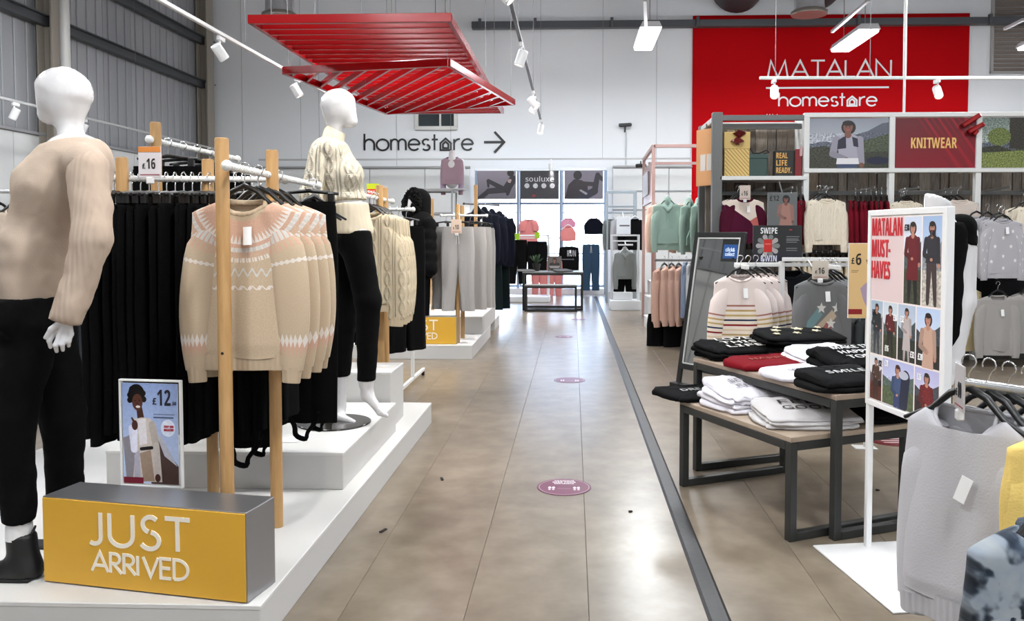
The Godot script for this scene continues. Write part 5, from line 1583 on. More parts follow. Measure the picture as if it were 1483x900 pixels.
	var bj := make_trousers("blue_jeans", "bright blue trousers at the left edge behind the first mannequin", {"w": 0.36, "l": 0.74, "lw": 0.2, "th": 0.06, "q": 1, "seed": 44}, blue, blue, "blue trousers at the left edge")
	for i in 6:
		var at := Vector3(-3.62 + 0.085 * i, 1.2, -4.6)
		if i == 0: bj.transform = Transform3D(Basis(Vector3.UP, 0.9), at)
		else: dup(bj, at, 0.9, "%s bright blue trousers from the left edge" % nth(i))
		dup(ch, at + Vector3(0, 0.125, 0), 0.9, "clip hanger of the blue trousers at the left edge", "clip hangers of the blue trousers")
	var gt := cloth(Color(0.33, 0.345, 0.36), "fleece", 0.2, 6.0, 0.2)
	hang_rail(Vector3(-3.6, 1.5, -5.15), Vector3(-2.3, 1.5, -5.15), "white rail of dark grey trousers behind the first mannequin", Color(0.8, 0.8, 0.8))
	var g0 := make_trousers("dark_grey_trousers", "dark grey trousers hanging between the first mannequin and the black trousers", {"w": 0.36, "l": 0.86, "lw": 0.2, "th": 0.06, "q": 1, "seed": 47}, gt, gt, "dark grey trousers behind the first mannequin")
	for i in 7:
		var at := Vector3(-3.22 + 0.075 * i, 1.38, -5.15)
		if i == 0: g0.transform = Transform3D(Basis(Vector3.UP, 1.25), at)
		else: dup(g0, at, 1.25, "%s dark grey trousers from the left, behind the first mannequin" % nth(i), "", Vector3(1, 1.0 - 0.04 * (i % 3), 1))
		dup(ch, at + Vector3(0, 0.138, 0), 1.25, "clip hanger of the dark grey trousers", "clip hangers of the dark grey trousers")
	var ws := thing("floor_rack", "white metal rack at the left edge carrying blue and grey trousers", "rack", Vector3(-3.2, 0, -5.0))
	var wr := MB.new()
	for q in [[-0.85, 0.4], [0.2, 0.4], [-0.5, -0.15], [0.85, -0.15]]:
		wr.bar(Vector3(q[0], 0.0, q[1]), Vector3(q[0], 1.31 if q[1] > 0 else 1.5, q[1]), 0.03, 0.03, 0.003)
		wr.bar(Vector3(q[0], 0.03, q[1] + 0.25), Vector3(q[0], 0.03, q[1] - 0.25), 0.03, 0.03, 0.003)
	part("frame", wr, mat(Color(0.8, 0.8, 0.79), 0.35), ws)

func star_poly(r: float, c := Vector2.ZERO, rot := 0.0) -> PackedVector2Array:
	var p := PackedVector2Array()
	for i in 10: p.append(c + Vector2.from_angle(rot + TAU * i / 10 + PI / 2) * (r if i % 2 == 0 else r * 0.45))
	return p

func framed_print(parent: Node3D, called: String, t: Texture2D, w: float, h: float, at: Vector3, thick := 0.012, edge := Color(0.88, 0.88, 0.88)) -> void:
	part(called + "_board", MB.new().box(at - Vector3(0, 0, thick / 2), Vector3(w, h, thick), 0.001), mat(edge, 0.4), parent)
	var q := MB.new()
	q.quad(at + Vector3(-w / 2 + 0.002, -h / 2 + 0.002, 0.001), at + Vector3(w / 2 - 0.002, -h / 2 + 0.002, 0.001), at + Vector3(w / 2 - 0.002, h / 2 - 0.002, 0.001), at + Vector3(-w / 2 + 0.002, h / 2 - 0.002, 0.001))
	part(called, q, printed(t, 0.4), parent)

func table(label: String, at: Vector3, turn: float, w: float, l: float, h: float, dark: Color, topc: Color) -> void:
	var t := thing("display_table", label, "table", at, turn)
	var m := mat(dark, 0.42, 0.3)
	part("table_top", MB.new().box(Vector3(0, h - 0.012, 0), Vector3(w, 0.024, l), 0.002), mat(topc, 0.45), t)
	for sz in [-1.0, 1.0]:
		var z: float = sz * (l / 2 - 0.02)
		for sx in [-1.0, 1.0]: part("leg", MB.new().box(Vector3(sx * (w / 2 - 0.02), (h - 0.024) / 2, z), Vector3(0.04, h - 0.024, 0.04), 0.003), m, t)
		part("foot_rail", MB.new().box(Vector3(0, 0.02, z), Vector3(w - 0.08, 0.04, 0.04), 0.003), m, t)
		part("top_rail", MB.new().box(Vector3(0, h - 0.044, z), Vector3(w - 0.08, 0.04, 0.04), 0.003), m, t)
	for sx in [-1.0, 1.0]: part("side_rail", MB.new().box(Vector3(sx * (w / 2 - 0.02), h - 0.044, 0), Vector3(0.04, 0.04, l - 0.08), 0.003), m, t)

func folded(label: String, at: Vector3, w: float, d: float, h: float, c: Color, sd: int, turn: float, prints := "", pc := Color.WHITE, group := "") -> void:
	var t := thing("folded_top", label, "top", at, turn, group)
	var layers := clampi(int(h / 0.028), 1, 4)
	w *= 1.32
	d *= 1.18
	var tilt := Basis(Vector3.RIGHT, atan(0.3 * h / (d * 0.5)))
	part("cloth", fold_mesh(w, d, h, sd, layers), cloth(c, "fleece", 0.12, 6.0, 0.2), t)
	var flat := tilt * Basis(Vector3.RIGHT, -PI / 2)
	var pm := mat(pc, 0.5)
	if prints == "stars":
		for q in [[-0.28, 0.1, 0.028], [0.02, 0.2, 0.032], [0.2, 0.02, 0.024], [-0.08, -0.12, 0.022], [-0.34, -0.16, 0.02], [0.3, 0.28, 0.02], [-0.2, 0.34, 0.024]]:
			part("star", MB.new().prism(star_poly(q[2] * 1.2, Vector2.ZERO, q[2] * 70.0), 0.004), pm, t, tilt * Vector3(q[0] * w, h * 1.08, -q[1] * d), flat)
	elif prints:
		var rows := prints.split("|")
		for i in rows.size():
			text(t, rows[i], w * 0.52, d * 0.13, pm, tilt * Vector3(0.0, h * 1.10, (i - (rows.size() - 1) * 0.5) * d * 0.22), flat, plainfont, "print")
	part("neckband", MB.new().tube(arc3(Vector3(0, h * 1.1, -d * 0.36), w * 0.16, d * 0.10), [0.007], 6), cloth(c.darkened(0.1), "rib", 0.1, 6.0, 0.1), t)

func arc3(c: Vector3, rx: float, rz: float) -> PackedVector3Array:
	var p := PackedVector3Array()
	for i in 13: p.append(c + Vector3(cos(PI * i / 12) * rx, 0, sin(PI * i / 12) * rz))
	return p

func tables() -> void:
	var steel := Color(0.20, 0.205, 0.20)
	table("lower grey steel table with a pale wood top, pushed under the taller one", Vector3(1.12, 0, -4.29), deg_to_rad(25), 0.73, 0.93, 0.482, steel, Color(0.62, 0.555, 0.485))
	table("taller grey steel table with a pale wood top, carrying black, white and red tops", Vector3(1.275, 0, -4.44), deg_to_rad(23), 0.70, 1.23, 0.672, steel, Color(0.60, 0.53, 0.465))
	var a := deg_to_rad(23)
	var blk := Color(0.018, 0.018, 0.021)
	var wht := Color(0.86, 0.85, 0.88)
	folded("black printed top at the far left corner of the taller table", Vector3(0.979, 0.673, -4.903), 0.36, 0.27, 0.085, blk, 2, a, "LOVE|THIS|LIFE", Color(0.85, 0.83, 0.8))
	folded("black top lying under the star printed one on the taller table", Vector3(1.356, 0.673, -4.944), 0.40, 0.28, 0.085, blk, 3, a)
	folded("black top with pale stars, topmost of the pile at the taller table's far end", Vector3(1.356, 0.673, -4.944) + Vector3(0, 0.087, 0), 0.39, 0.27, 0.06, blk, 4, a - 0.2, "stars", Color(0.82, 0.78, 0.66))
	folded("white folded top with silver print in the middle of the taller table", Vector3(1.409, 0.673, -4.656), 0.33, 0.24, 0.085, wht, 5, a, "LIFE IS", Color(0.6, 0.6, 0.62))
	folded("dark red folded top on the taller table", Vector3(1.079, 0.673, -4.547), 0.36, 0.22, 0.045, Color(0.42, 0.04, 0.085), 6, a, "HAPPY", Color(0.55, 0.25, 0.2))
	folded("flat white folded top at the front of the taller table", Vector3(1.187, 0.673, -4.221), 0.33, 0.24, 0.04, wht, 7, a + 0.1, "GOOD VIBES", Color(0.55, 0.55, 0.58))
	folded("black top with white script at the right side of the taller table", Vector3(1.485, 0.673, -4.357), 0.36, 0.26, 0.11, blk, 8, a, "MAKE IT|HAPPEN|TODAY", Color(0.86, 0.86, 0.86))
	folded("dark grey folded top at the near end of the taller table", Vector3(1.291, 0.673, -3.938), 0.33, 0.23, 0.075, Color(0.045, 0.047, 0.05), 9, a, "SMILE", Color(0.75, 0.75, 0.75))
	folded("flat black top at the far corner of the lower table", Vector3(0.715, 0.483, -4.661), 0.34, 0.26, 0.04, blk, 10, a, "DREAM", Color(0.6, 0.6, 0.6))
	folded("tall white folded pile top lettered with outline words on the lower table", Vector3(0.948, 0.483, -4.405), 0.36, 0.30, 0.125, wht, 11, a, "BE HAPPY|ENJOY", Color(0.42, 0.42, 0.44))
	folded("pale grey folded top with black letters at the near end of the lower table", Vector3(1.131, 0.483, -4.022), 0.36, 0.30, 0.085, Color(0.74, 0.73, 0.73), 12, a - 0.35, "FEEL|GOOD", Color(0.12, 0.12, 0.12))
	folded("second pale folded top behind the lettered grey one on the lower table", Vector3(1.328, 0.483, -4.215), 0.33, 0.24, 0.07, Color(0.72, 0.68, 0.67), 13, a + 0.2)
	folded("dark folded top at the far side of the lower table, behind the poster post", Vector3(1.588, 0.483, -4.176), 0.34, 0.26, 0.07, Color(0.03, 0.03, 0.032), 14, a)

func mini_panel(p: Pic, x: float, y: float, w: float, h: float, sky: Color, ground: Color, hair: Color, top: Color, legs: Color, coat: float, seed: int, closeup := false) -> void:
	p.rect(x, y, w, h, Color(0.93, 0.89, 0.88))
	var e := 0.008
	p.grad(x + e, y + e * 0.6, w - 2 * e, h * 0.62, sky, sky.lightened(0.35))
	p.rect(x + e, y + h * 0.55, w - 2 * e, h * 0.45 - e * 0.6, ground)
	p.poly([x + e, y + h * 0.6, x + e, y + h * 0.38, x + w * 0.35, y + h * 0.5, x + w * 0.6, y + h * 0.42, x + w - e, y + h * 0.28, x + w - e, y + h * 0.6], ground.lerp(Color(0.35, 0.42, 0.5), 0.5))
	p.speck(x + e, y + h * 0.4, w - 2 * e, h * 0.58, 0.35, 26.0, seed)
	p.figure(x + w * 0.5, y + h * (1.5 if closeup else 0.98), h * (1.42 if closeup else 0.92), Color(0.72, 0.52, 0.44), hair, top, legs, coat)

func must_haves() -> void:
	var p := Pic.new(640, 1000, Color(0.86, 0.78, 0.78))
	var dk := Color(0.13, 0.08, 0.07)
	mini_panel(p, 0.49, 0.0, 0.25, 0.45, Color(0.80, 0.84, 0.92), Color(0.25, 0.27, 0.2), dk, Color(0.40, 0.07, 0.12), Color(0.1, 0.09, 0.1), 0.72, 1)
	mini_panel(p, 0.74, 0.0, 0.26, 0.45, Color(0.62, 0.72, 0.86), Color(0.72, 0.70, 0.66), dk, Color(0.16, 0.16, 0.19), Color(0.25, 0.2, 0.2), 0.5, 2)
	mini_panel(p, 0.0, 0.45, 0.2, 0.30, Color(0.62, 0.70, 0.78), Color(0.42, 0.44, 0.42), dk, Color(0.13, 0.15, 0.17), Color(0.2, 0.22, 0.26), 0.55, 3)
	mini_panel(p, 0.2, 0.45, 0.22, 0.30, Color(0.78, 0.82, 0.86), Color(0.22, 0.25, 0.15), dk, Color(0.38, 0.09, 0.12), Color(0.12, 0.1, 0.1), 0.5, 4)
	mini_panel(p, 0.42, 0.45, 0.26, 0.30, Color(0.68, 0.74, 0.82), Color(0.15, 0.17, 0.14), dk, Color(0.72, 0.68, 0.68), Color(0.66, 0.62, 0.62), 0.8, 5)
	mini_panel(p, 0.68, 0.45, 0.32, 0.30, Color(0.72, 0.80, 0.92), Color(0.13, 0.14, 0.13), dk, Color(0.76, 0.62, 0.55), Color(0.74, 0.60, 0.53), 0.9, 6, true)
	mini_panel(p, 0.0, 0.75, 0.2, 0.25, Color(0.86, 0.87, 0.9), Color(0.36, 0.18, 0.14), dk, Color(0.32, 0.24, 0.2), Color(0.22, 0.17, 0.15), 0.5, 7)
	mini_panel(p, 0.2, 0.75, 0.47, 0.25, Color(0.70, 0.72, 0.88), Color(0.33, 0.38, 0.26), Color(0.26, 0.12, 0.09), Color(0.26, 0.33, 0.48), Color(0.2, 0.25, 0.42), 0.45, 8, true)
	p.limb(0.55, 0.83, 0.52, 0.97, 0.06, 0.06, Color(0.13, 0.15, 0.24))
	p.oval(0.52, 0.82, 0.07, 0.022, Color(0.72, 0.74, 0.8))
	mini_panel(p, 0.67, 0.75, 0.33, 0.25, Color(0.72, 0.72, 0.88), Color(0.2, 0.16, 0.15), dk, Color(0.45, 0.10, 0.12), Color(0.1, 0.08, 0.09), 0.7, 9, true)
	p.speck(0.74, 0.84, 0.2, 0.15, 0.5, 60.0, 12)
	var turn := deg_to_rad(-80.8)
	var t := thing("poster_stand", "tall white floor stand with a MUST-HAVES fashion poster facing the aisle", "poster stand", Vector3(1.362, 0, -3.40), turn)
	var w := 0.545
	var h := 0.83
	var y := 1.078
	framed_print(t, "poster", p.tex(), w - 0.03, h - 0.03, Vector3(0, y, 0.012))
	var f := MB.new()
	for sx in [-1.0, 1.0]: f.box(Vector3(sx * w / 2, y, 0), Vector3(0.026, h + 0.026, 0.035), 0.003)
	for sy in [-1.0, 1.0]: f.box(Vector3(0, y + sy * h / 2, 0), Vector3(w, 0.026, 0.035), 0.003)
	var wm := mat(Color(0.9, 0.9, 0.9), 0.3)
	part("frame", f, wm, t)
	for sx in [-1.0, 1.0]: part("post", MB.new().box(Vector3(sx * w / 2, y / 2 - h / 4, 0), Vector3(0.026, y - h / 2, 0.026), 0.003), wm, t)
	part("base_plate", MB.new().box(Vector3(0.02, 0.005, -0.0), Vector3(0.66, 0.008, 0.48), 0.002), wm, t)
	var red := mat(Color(0.78, 0.10, 0.15), 0.45)
	for q in [["MATALAN", 0.335, -0.058], ["MUST-", 0.21, -0.15], ["HAVES", 0.21, -0.242]]:
		text(t, q[0], q[1] * w * 1.28, 0.075, red, Vector3(-w * 0.49 + 0.018 + q[1] * w * 0.64, y + h * 0.5 + q[2] - 0.002, 0.0155))
	for q in [["£38", 0.515, 0.06, 0.06], ["£40", 0.86, 0.09, 0.06], ["£45", 0.04, 0.52, 0.05], ["£30", 0.37, 0.53, 0.05], ["£32", 0.47, 0.53, 0.05], ["£16", 0.25, 0.70, 0.05], ["£32", 0.62, 0.70, 0.05], ["£20", 0.73, 0.70, 0.06], ["£12", 0.15, 0.79, 0.045], ["£12", 0.15, 0.9, 0.045], ["£28", 0.25, 0.78, 0.05], ["£26", 0.72, 0.8, 0.05]]:
		var white: bool = q[0] != "£38" and q[2] > 0.1 and q[1] > 0.2
		text(t, q[0], q[3] * w, 0.026, mat(Color(0.94, 0.94, 0.94) if white else Color(0.16, 0.15, 0.17), 0.5), Vector3((q[1] - 0.5) * w * 0.94 + 0.012, y + h * (0.5 - q[2]) * 0.96, 0.0155))

func black_tee_form() -> void:
	var base := Vector3(1.723, 0.0, -3.95)
	var t := thing("torso_form", "headless glossy white figure in a black tee behind the tall poster stand", "mannequin", base)
	var arm := [[Vector3(1.847, 1.407, -3.950), Vector3(1.842, 1.081, -3.930), 0.058, 0.05], [Vector3(1.842, 1.081, -3.930), Vector3(1.785, 0.846, -3.880), 0.05, 0.036]]
	var arm2 := [[Vector3(1.627, 1.407, -4.000), Vector3(1.628, 1.073, -4.020), 0.052, 0.045], [Vector3(1.628, 1.073, -4.020), Vector3(1.655, 0.831, -3.980), 0.045, 0.032]]
	var torso := [[Vector3(1.767, 1.407, -3.950), Vector3(1.679, 1.407, -3.970), 0.075, 0.075], [Vector3(1.725, 1.335, -3.960), Vector3(1.729, 1.138, -3.960), 0.12, 0.095, 0.9], [Vector3(1.729, 1.138, -3.960), Vector3(1.737, 0.939, -3.970), 0.1, 0.125, 0.9]]
	var neck := [[Vector3(1.723, 1.433, -3.960), Vector3(1.722, 1.573, -3.950), 0.06, 0.062]]
	var hand := []
	for a in [arm, arm2]:
		var d: Vector3 = (a[1][1] - a[1][0]).normalized()
		hand.append([a[1][1], a[1][1] + d * 0.06, 0.028, 0.026])
		for f in 4: hand.append([a[1][1] + d * 0.06 + Vector3(0, 0, 0.018 * (f - 1.5)), a[1][1] + d * 0.14 + Vector3(-0.01, 0, 0.019 * (f - 1.5)), 0.0105, 0.008])
		hand.append([a[1][1] + d * 0.02, a[1][1] + d * 0.07 + Vector3(0, 0, 0.045), 0.013, 0.009])
	part("body", skin(torso + neck + arm + arm2 + hand, 0.011, 0.03, 0.0, [[Vector3(1.716, 1.576, -3.950), Vector3(0.45, 1, 0)]]), gloss_white(), t, -base)
	var tee := skin(torso, 0.012, 0.04, 0.016, [[Vector3(1.722, 1.459, -3.960), Vector3.UP]], 0.008, 6.0, 3)
	var blk := cloth(Color(0.02, 0.02, 0.022), "fleece", 0.05, 8.0, 0.12)
	part("tee_body", tee, blk, t, -base)
	for a in [arm, arm2]: part("tee_sleeve", skin([[a[0][0] + Vector3(-0.02 if a == arm else 0.02, 0.02, 0), a[0][1], 0.068, 0.062]], 0.011, 0.03, 0.004, [[a[0][0] + Vector3(0, -0.055, 0), Vector3(-0.25 if a == arm else 0.25, -1, 0)]], 0.01, 8.0, 4), blk, t, -base)
	part("stand_pole", MB.new().rod(Vector3(0, 0.01, -0.0), Vector3(0, 0.9, -0.0), 0.014, 12), mat(Color(0.8, 0.8, 0.8), 0.2, 0.9), t)
	part("stand_base", MB.new().lathe(Vector3.ZERO, [[0.17, 0.0], [0.17, 0.008], [0.02, 0.014]], 30), mat(Color(0.8, 0.8, 0.8), 0.3, 0.4), t)

func front_rack(h0: Node3D) -> void:
	var chrome := mat(Color(0.75, 0.75, 0.75), 0.25, 0.8)
	var rk := thing("garment_rack", "steel rack with a sloping arm at the right foreground, holding pale grey jumpers", "rack", Vector3(1.75, 0, -2.42))
	var fr := MB.new()
	fr.rod(Vector3(0, 0, 0), Vector3(0, 1.15, 0), 0.02, 14)
	fr.rod(Vector3(-0.45, 0.02, 0), Vector3(0.45, 0.02, 0), 0.016, 12)
	fr.rod(Vector3(0, 0.02, -0.45), Vector3(0, 0.02, 0.6), 0.016, 12)
	part("frame", fr, chrome, rk)
	part("arm", MB.new().rod(Vector3(1.063, 0.995, -2.27) - Vector3(1.75, 0, -2.42), Vector3(0, 0.88, 0), 0.016, 14), chrome, rk)
	part("arm", MB.new().rod(Vector3(-0.02, 0.97, 0), Vector3(-0.2, 0.97, 0.42), 0.014, 12), chrome, rk)
	part("arm", MB.new().rod(Vector3(-0.2, 0.97, 0.42), Vector3(-0.7, 0.97, 0.9), 0.014, 12), chrome, rk)
	var grey := cloth(Color(0.74, 0.735, 0.75), "fleece", 0.05, 9.0, 0.3)
	var rib := cloth(Color(0.72, 0.715, 0.73), "rib", 0.14, 6.5, 0.3)
	var o := {"w": 0.36, "tagtilt": -0.3, "l": 0.54, "sl": 0.47, "sw": 0.12, "cu": 0.09, "nk": 0.085, "dip": 0.13, "dr": 0.06, "th": 0.10, "sp": 0.02, "puff": 0.1, "fold": 0.014, "q": 3, "seed": 61, "hem": 0.06, "vp": 1.1, "nb": 0.006, "sf": 0.7}
	var s := make_top("grey_jumper", "pale grey V neck jumper with white tag, frontmost at the right foreground", "jumper", o, [grey, grey, rib], true)
	s.transform = Transform3D(Basis(Vector3.UP, deg_to_rad(-54)), Vector3(1.077, 0.928, -2.270))
	dup(h0, Vector3(1.081, 0.928, -2.270) + Vector3(0, 0.14, 0), deg_to_rad(-54), "black hanger in the frontmost grey jumper at the right foreground")
	for i in 5:
		var at: Vector3 = Vector3(1.081, 0.928, -2.270) + Vector3(0.062 * (i + 1), -0.012 * (i + 1), -0.016 * (i + 1))
		dup(s, at, deg_to_rad(-60 + 3 * (i % 2)), nth(i) + " pale grey jumper behind the frontmost one on the sloping arm", "rear grey jumpers on the sloping arm")
		dup(h0, at + Vector3(0, 0.14, 0), deg_to_rad(-60), "black hanger in a rear grey jumper on the sloping arm", "hangers on the sloping arm")
	price_sign(Vector3(1.049, 0.966, -2.250) + Vector3(0, 0.02, 0), 0.09, 0.125, "£10", "price card seen nearly edge on at the end of the sloping arm", Color(0.72, 0.70, 0.70), Color(0, 0, 0, 0), deg_to_rad(-101))
	var yel := cloth(Color(0.90, 0.78, 0.46), "fleece", 0.08, 9.0, 0.35)
	var ys := make_top("yellow_jumper", "soft yellow jumper at the right edge, in front of the grey ones", "jumper", {"w": 0.42, "l": 0.36, "sl": 0.3, "sw": 0.15, "cu": 0.1, "dr": 0.04, "th": 0.1, "sp": 0.02, "fold": 0.012, "q": 2, "seed": 65, "hem": 0.04}, [yel, yel, cloth(Color(0.88, 0.76, 0.44), "rib", 0.14, 6.0, 0.3)], false)
	ys.position = Vector3(1.256, 0.918, -2.020)
	dup(h0, Vector3(1.256, 0.918, -2.020) + Vector3(0, 0.14, 0), 0.0, "black hanger in the yellow jumper at the right edge")
	var td := Pic.new(384, 384, Color(0.36, 0.40, 0.46))
	var ns := FastNoiseLite.new()
	ns.seed = 5
	ns.frequency = 0.012
	ns.fractal_octaves = 4
	for y in 384:
		for x in 384:
			var v := Vector2(x - 230, y - 40)
			var k := 0.5 + 0.5 * sin(v.length() * 0.075 + 5.0 * ns.get_noise_2d(x, y)) * (0.6 + 0.8 * ns.get_noise_2d(x * 2.0 + 50, y * 2.0))
			var c := Color(0.035, 0.045, 0.06).lerp(Color(0.60, 0.62, 0.63), smoothstep(0.15, 0.6, k))
			c = c.lerp(Color(0.40, 0.47, 0.57), 0.5 * (0.5 + ns.get_noise_2d(x + 300, y)))
			td.im.set_pixel(x, y, c)
	var tm := patterned(td.tex())
	tm.heightmap_enabled = true
	var ts := make_top("tie_dye_top", "fluffy grey and navy tie-dye top in the lower right corner", "top", {"w": 0.42, "l": 0.5, "sl": 0.42, "sw": 0.18, "cu": 0.13, "dr": 0.05, "th": 0.12, "sp": 0.0, "fold": 0.012, "q": 3, "seed": 66, "hem": 0.0, "cl": 0.0}, [tm, tm, cloth(Color(0.3, 0.33, 0.37), "fleece", 0.4, 7.0, 0.4)], false)
	tm.heightmap_enabled = false
	ts.transform = Transform3D(Basis(Vector3.UP, 0.15), Vector3(0.903, 0.880, -1.500))
	dup(h0, Vector3(0.903, 0.880, -1.500) + Vector3(0, 0.14, 0), 0.15, "black hanger in the tie-dye top at the lower right corner")

func striped() -> ImageTexture:
	var p := Pic.new(128, 512, Color(0.84, 0.785, 0.765))
	p.rect(0, 0.42, 1, 0.6, Color(0.86, 0.81, 0.75))
	var y := 0.36
	var k := 0
	var cs := [Color(0.60, 0.42, 0.38), Color(0.68, 0.57, 0.38), Color(0.70, 0.60, 0.40), Color(0.10, 0.16, 0.27), Color(0.48, 0.08, 0.12), Color(0.80, 0.72, 0.62), Color(0.66, 0.56, 0.38), Color(0.74, 0.66, 0.46)]
	while y < 0.98:
		p.rect(0, y, 1, 0.022 if k % 8 != 3 else 0.02, cs[k % 8])
		y += 0.058
		k += 1
	return p.tex()

func star_jumper() -> ImageTexture:
	var p := Pic.new(256, 320, Color(0.42, 0.425, 0.425))
	p.poly([0.10, 0.66, 0.42, 0.36, 0.50, 0.44, 0.20, 0.74], Color(0.42, 0.53, 0.54))
	p.poly([0.22, 0.72, 0.66, 0.38, 0.74, 0.46, 0.34, 0.80], Color(0.68, 0.61, 0.53))
	p.poly([0.34, 0.78, 0.58, 0.52, 0.66, 0.60, 0.44, 0.84], Color(0.56, 0.34, 0.34))
	for q in [[0.48, 0.36], [0.74, 0.36], [0.64, 0.55]]:
		var s := []
		for e in star_poly(0.085, Vector2(q[0], q[1]), PI):
			s.append(e.x)
			s.append(q[1] + (e.y - q[1]) * 0.85)
		p.poly(s, Color(0.78, 0.77, 0.75))
	return p.tex()

func four_way(h0: Node3D) -> void:
	var wm := mat(Color(0.82, 0.82, 0.81), 0.35)
	var rk := thing("garment_rack", "white metal four way rack behind the tables, holding striped and grey jumpers", "rack", Vector3(1.559, 0, -6.2))
	var fr := MB.new()
	fr.bar(Vector3(0, 0, 0), Vector3(0, 1.2, 0), 0.04, 0.04, 0.004)
	fr.bar(Vector3(-0.35, 1.175, 0), Vector3(0.55, 1.175, 0), 0.03, 0.03, 0.003)
	fr.bar(Vector3(0, 1.215, 0.02), Vector3(0.55, 1.215, 0.02), 0.03, 0.03, 0.003)
	fr.bar(Vector3(-0.34, 1.17, 0), Vector3(-0.34, 1.17, 0.4), 0.03, 0.03, 0.003)
	fr.bar(Vector3(0.28, 1.17, 0), Vector3(0.28, 1.17, 0.45), 0.03, 0.03, 0.003)
	fr.bar(Vector3(-0.4, 0.02, 0), Vector3(0.5, 0.02, 0), 0.04, 0.04, 0.003)
	fr.bar(Vector3(0, 0.02, -0.4), Vector3(0, 0.02, 0.4), 0.04, 0.04, 0.003)
	fr.bar(Vector3(0.54, 0.0, 0.02), Vector3(0.54, 1.2, 0.02), 0.03, 0.03, 0.003)
	part("frame", fr, wm, rk)
	var st := patterned(striped())
	var cr := cloth(Color(0.83, 0.775, 0.755), "rib", 0.2, 5.0, 0.3)
	var s := make_top("striped_jumper", "pale jumper with coloured stripes, frontmost beside the mirror", "jumper", {"w": 0.40, "l": 0.60, "sl": 0.55, "sw": 0.15, "cu": 0.085, "nk": 0.08, "dip": 0.05, "dr": 0.055, "th": 0.07, "sp": 0.08, "q": 2, "seed": 71, "puff": 0.1}, [st, st, cr])
	var at: Vector3 = Vector3(1.202, 1.112, -5.950)
	s.position = at
	dup(h0, at + Vector3(0, 0.135, 0), 0.0, "black hanger in the frontmost striped jumper")
	for i in 3:
		dup(s, at + Vector3(0.075 * (i + 1), -0.005, -0.09 * (i + 1)), 0.12, nth(i) + " striped jumper behind the frontmost striped one", "rear striped jumpers")
		dup(h0, at + Vector3(0.075 * (i + 1), 0.13, -0.09 * (i + 1)), 0.12, "black hanger in a rear striped jumper", "hangers of the rear striped jumpers")
	var gr := cloth(Color(0.42, 0.42, 0.425), "fleece", 0.15, 7.0, 0.3)
	var nv := cloth(Color(0.04, 0.045, 0.06), "fleece", 0.15, 7.0, 0.3)
	var gs := make_top("grey_sweatshirt", "plain grey jumper behind the striped ones, left of the white post", "jumper", {"w": 0.44, "l": 0.56, "sl": 0.5, "sw": 0.15, "cu": 0.09, "th": 0.07, "sp": 0.04, "q": 1, "seed": 73}, [gr, gr, gr], false)
	gs.transform = Transform3D(Basis(Vector3.UP, 0.3), at + Vector3(0.24, -0.01, -0.42))
	dup(h0, at + Vector3(0.24, 0.125, -0.42), 0.3, "black hanger in the plain grey jumper by the white post")
	var ns := make_top("navy_sweatshirt", "dark navy jumper hanging behind the white post of the four way rack", "jumper", {"w": 0.46, "l": 0.56, "sl": 0.5, "sw": 0.15, "cu": 0.09, "th": 0.08, "sp": 0.05, "q": 1, "seed": 75}, [nv, nv, nv], false)
	ns.position = Vector3(1.757, 1.110, -6.700)
	dup(h0, Vector3(1.757, 1.110, -6.700) + Vector3(0, 0.135, 0), 0.0, "black hanger in the dark navy jumper by the white post")
	var sj := patterned(star_jumper())
	var ss := make_top("star_jumper", "grey jumper with three shooting stars behind the sixteen pound card", "jumper", {"w": 0.40, "l": 0.56, "sl": 0.52, "sw": 0.14, "cu": 0.085, "nk": 0.08, "dip": 0.04, "dr": 0.05, "th": 0.07, "sp": 0.035, "q": 2, "seed": 77}, [sj, gr, gr])
	ss.position = Vector3(1.722, 1.094, -5.750)
	dup(h0, Vector3(1.722, 1.094, -5.750) + Vector3(0, 0.135, 0), 0.0, "black hanger in the shooting star jumper")
	for i in 3:
		dup(gs, Vector3(1.722, 1.094, -5.750) + Vector3(0.06 * (i + 1), -0.005, -0.1 * (i + 1)), 0.1, nth(i) + " plain grey jumper behind the shooting star jumper", "rear jumpers behind the shooting stars")
		dup(h0, Vector3(1.722, 1.094, -5.750) + Vector3(0.06 * (i + 1), 0.13, -0.1 * (i + 1)), 0.1, "black hanger behind the shooting star jumper", "hangers behind the shooting stars")
	price_sign(Vector3(1.685, 1.160, -5.660), 0.11, 0.125, "£16", "sixteen pound price card above the shooting star jumper", Color(0.76, 0.72, 0.67), Color(0, 0, 0, 0), 0.0, Vector3(0.0, 0.06, -0.3))
	# swipe and win board
	var sp := Pic.new(384, 288, Color(0.10, 0.105, 0.105))
	sp.grad(0, 0.6, 1, 0.4, Color(0.10, 0.105, 0.11), Color(0.09, 0.09, 0.16))
	for i in 10:
		var a := TAU * i / 10
		sp.limb(0.3 + cos(a) * 0.10, 0.56 + sin(a) * 0.14, 0.3 + cos(a) * 0.2, 0.56 + sin(a) * 0.26, 0.035, 0.05, Color(0.62, 0.60, 0.60) if i % 2 else Color(0.45, 0.46, 0.45))
	sp.rect(0.22, 0.38, 0.17, 0.36, Color(0.72, 0.13, 0.10))
	sp.rect(0.24, 0.5, 0.12, 0.02, Color(0.85, 0.5, 0.45))
	for r in [[0.30, 0.6], [0.36, 0.56], [0.4, 0.6], [0.45, 0.5], [0.62, 0.5], [0.68, 0.5]]: sp.rect(0.68, r[0] + 0.0, 0.28 * r[1] * 1.6, 0.018, Color(0.5, 0.5, 0.5))
	sp.rect(0.74, 0.1, 0.06, 0.03, Color(0.6, 0.15, 0.15))
	var sw := thing("promotion_board", "dark SWIPE and WIN board standing on the four way rack", "sign", Vector3(1.539, 1.332, -6.250))
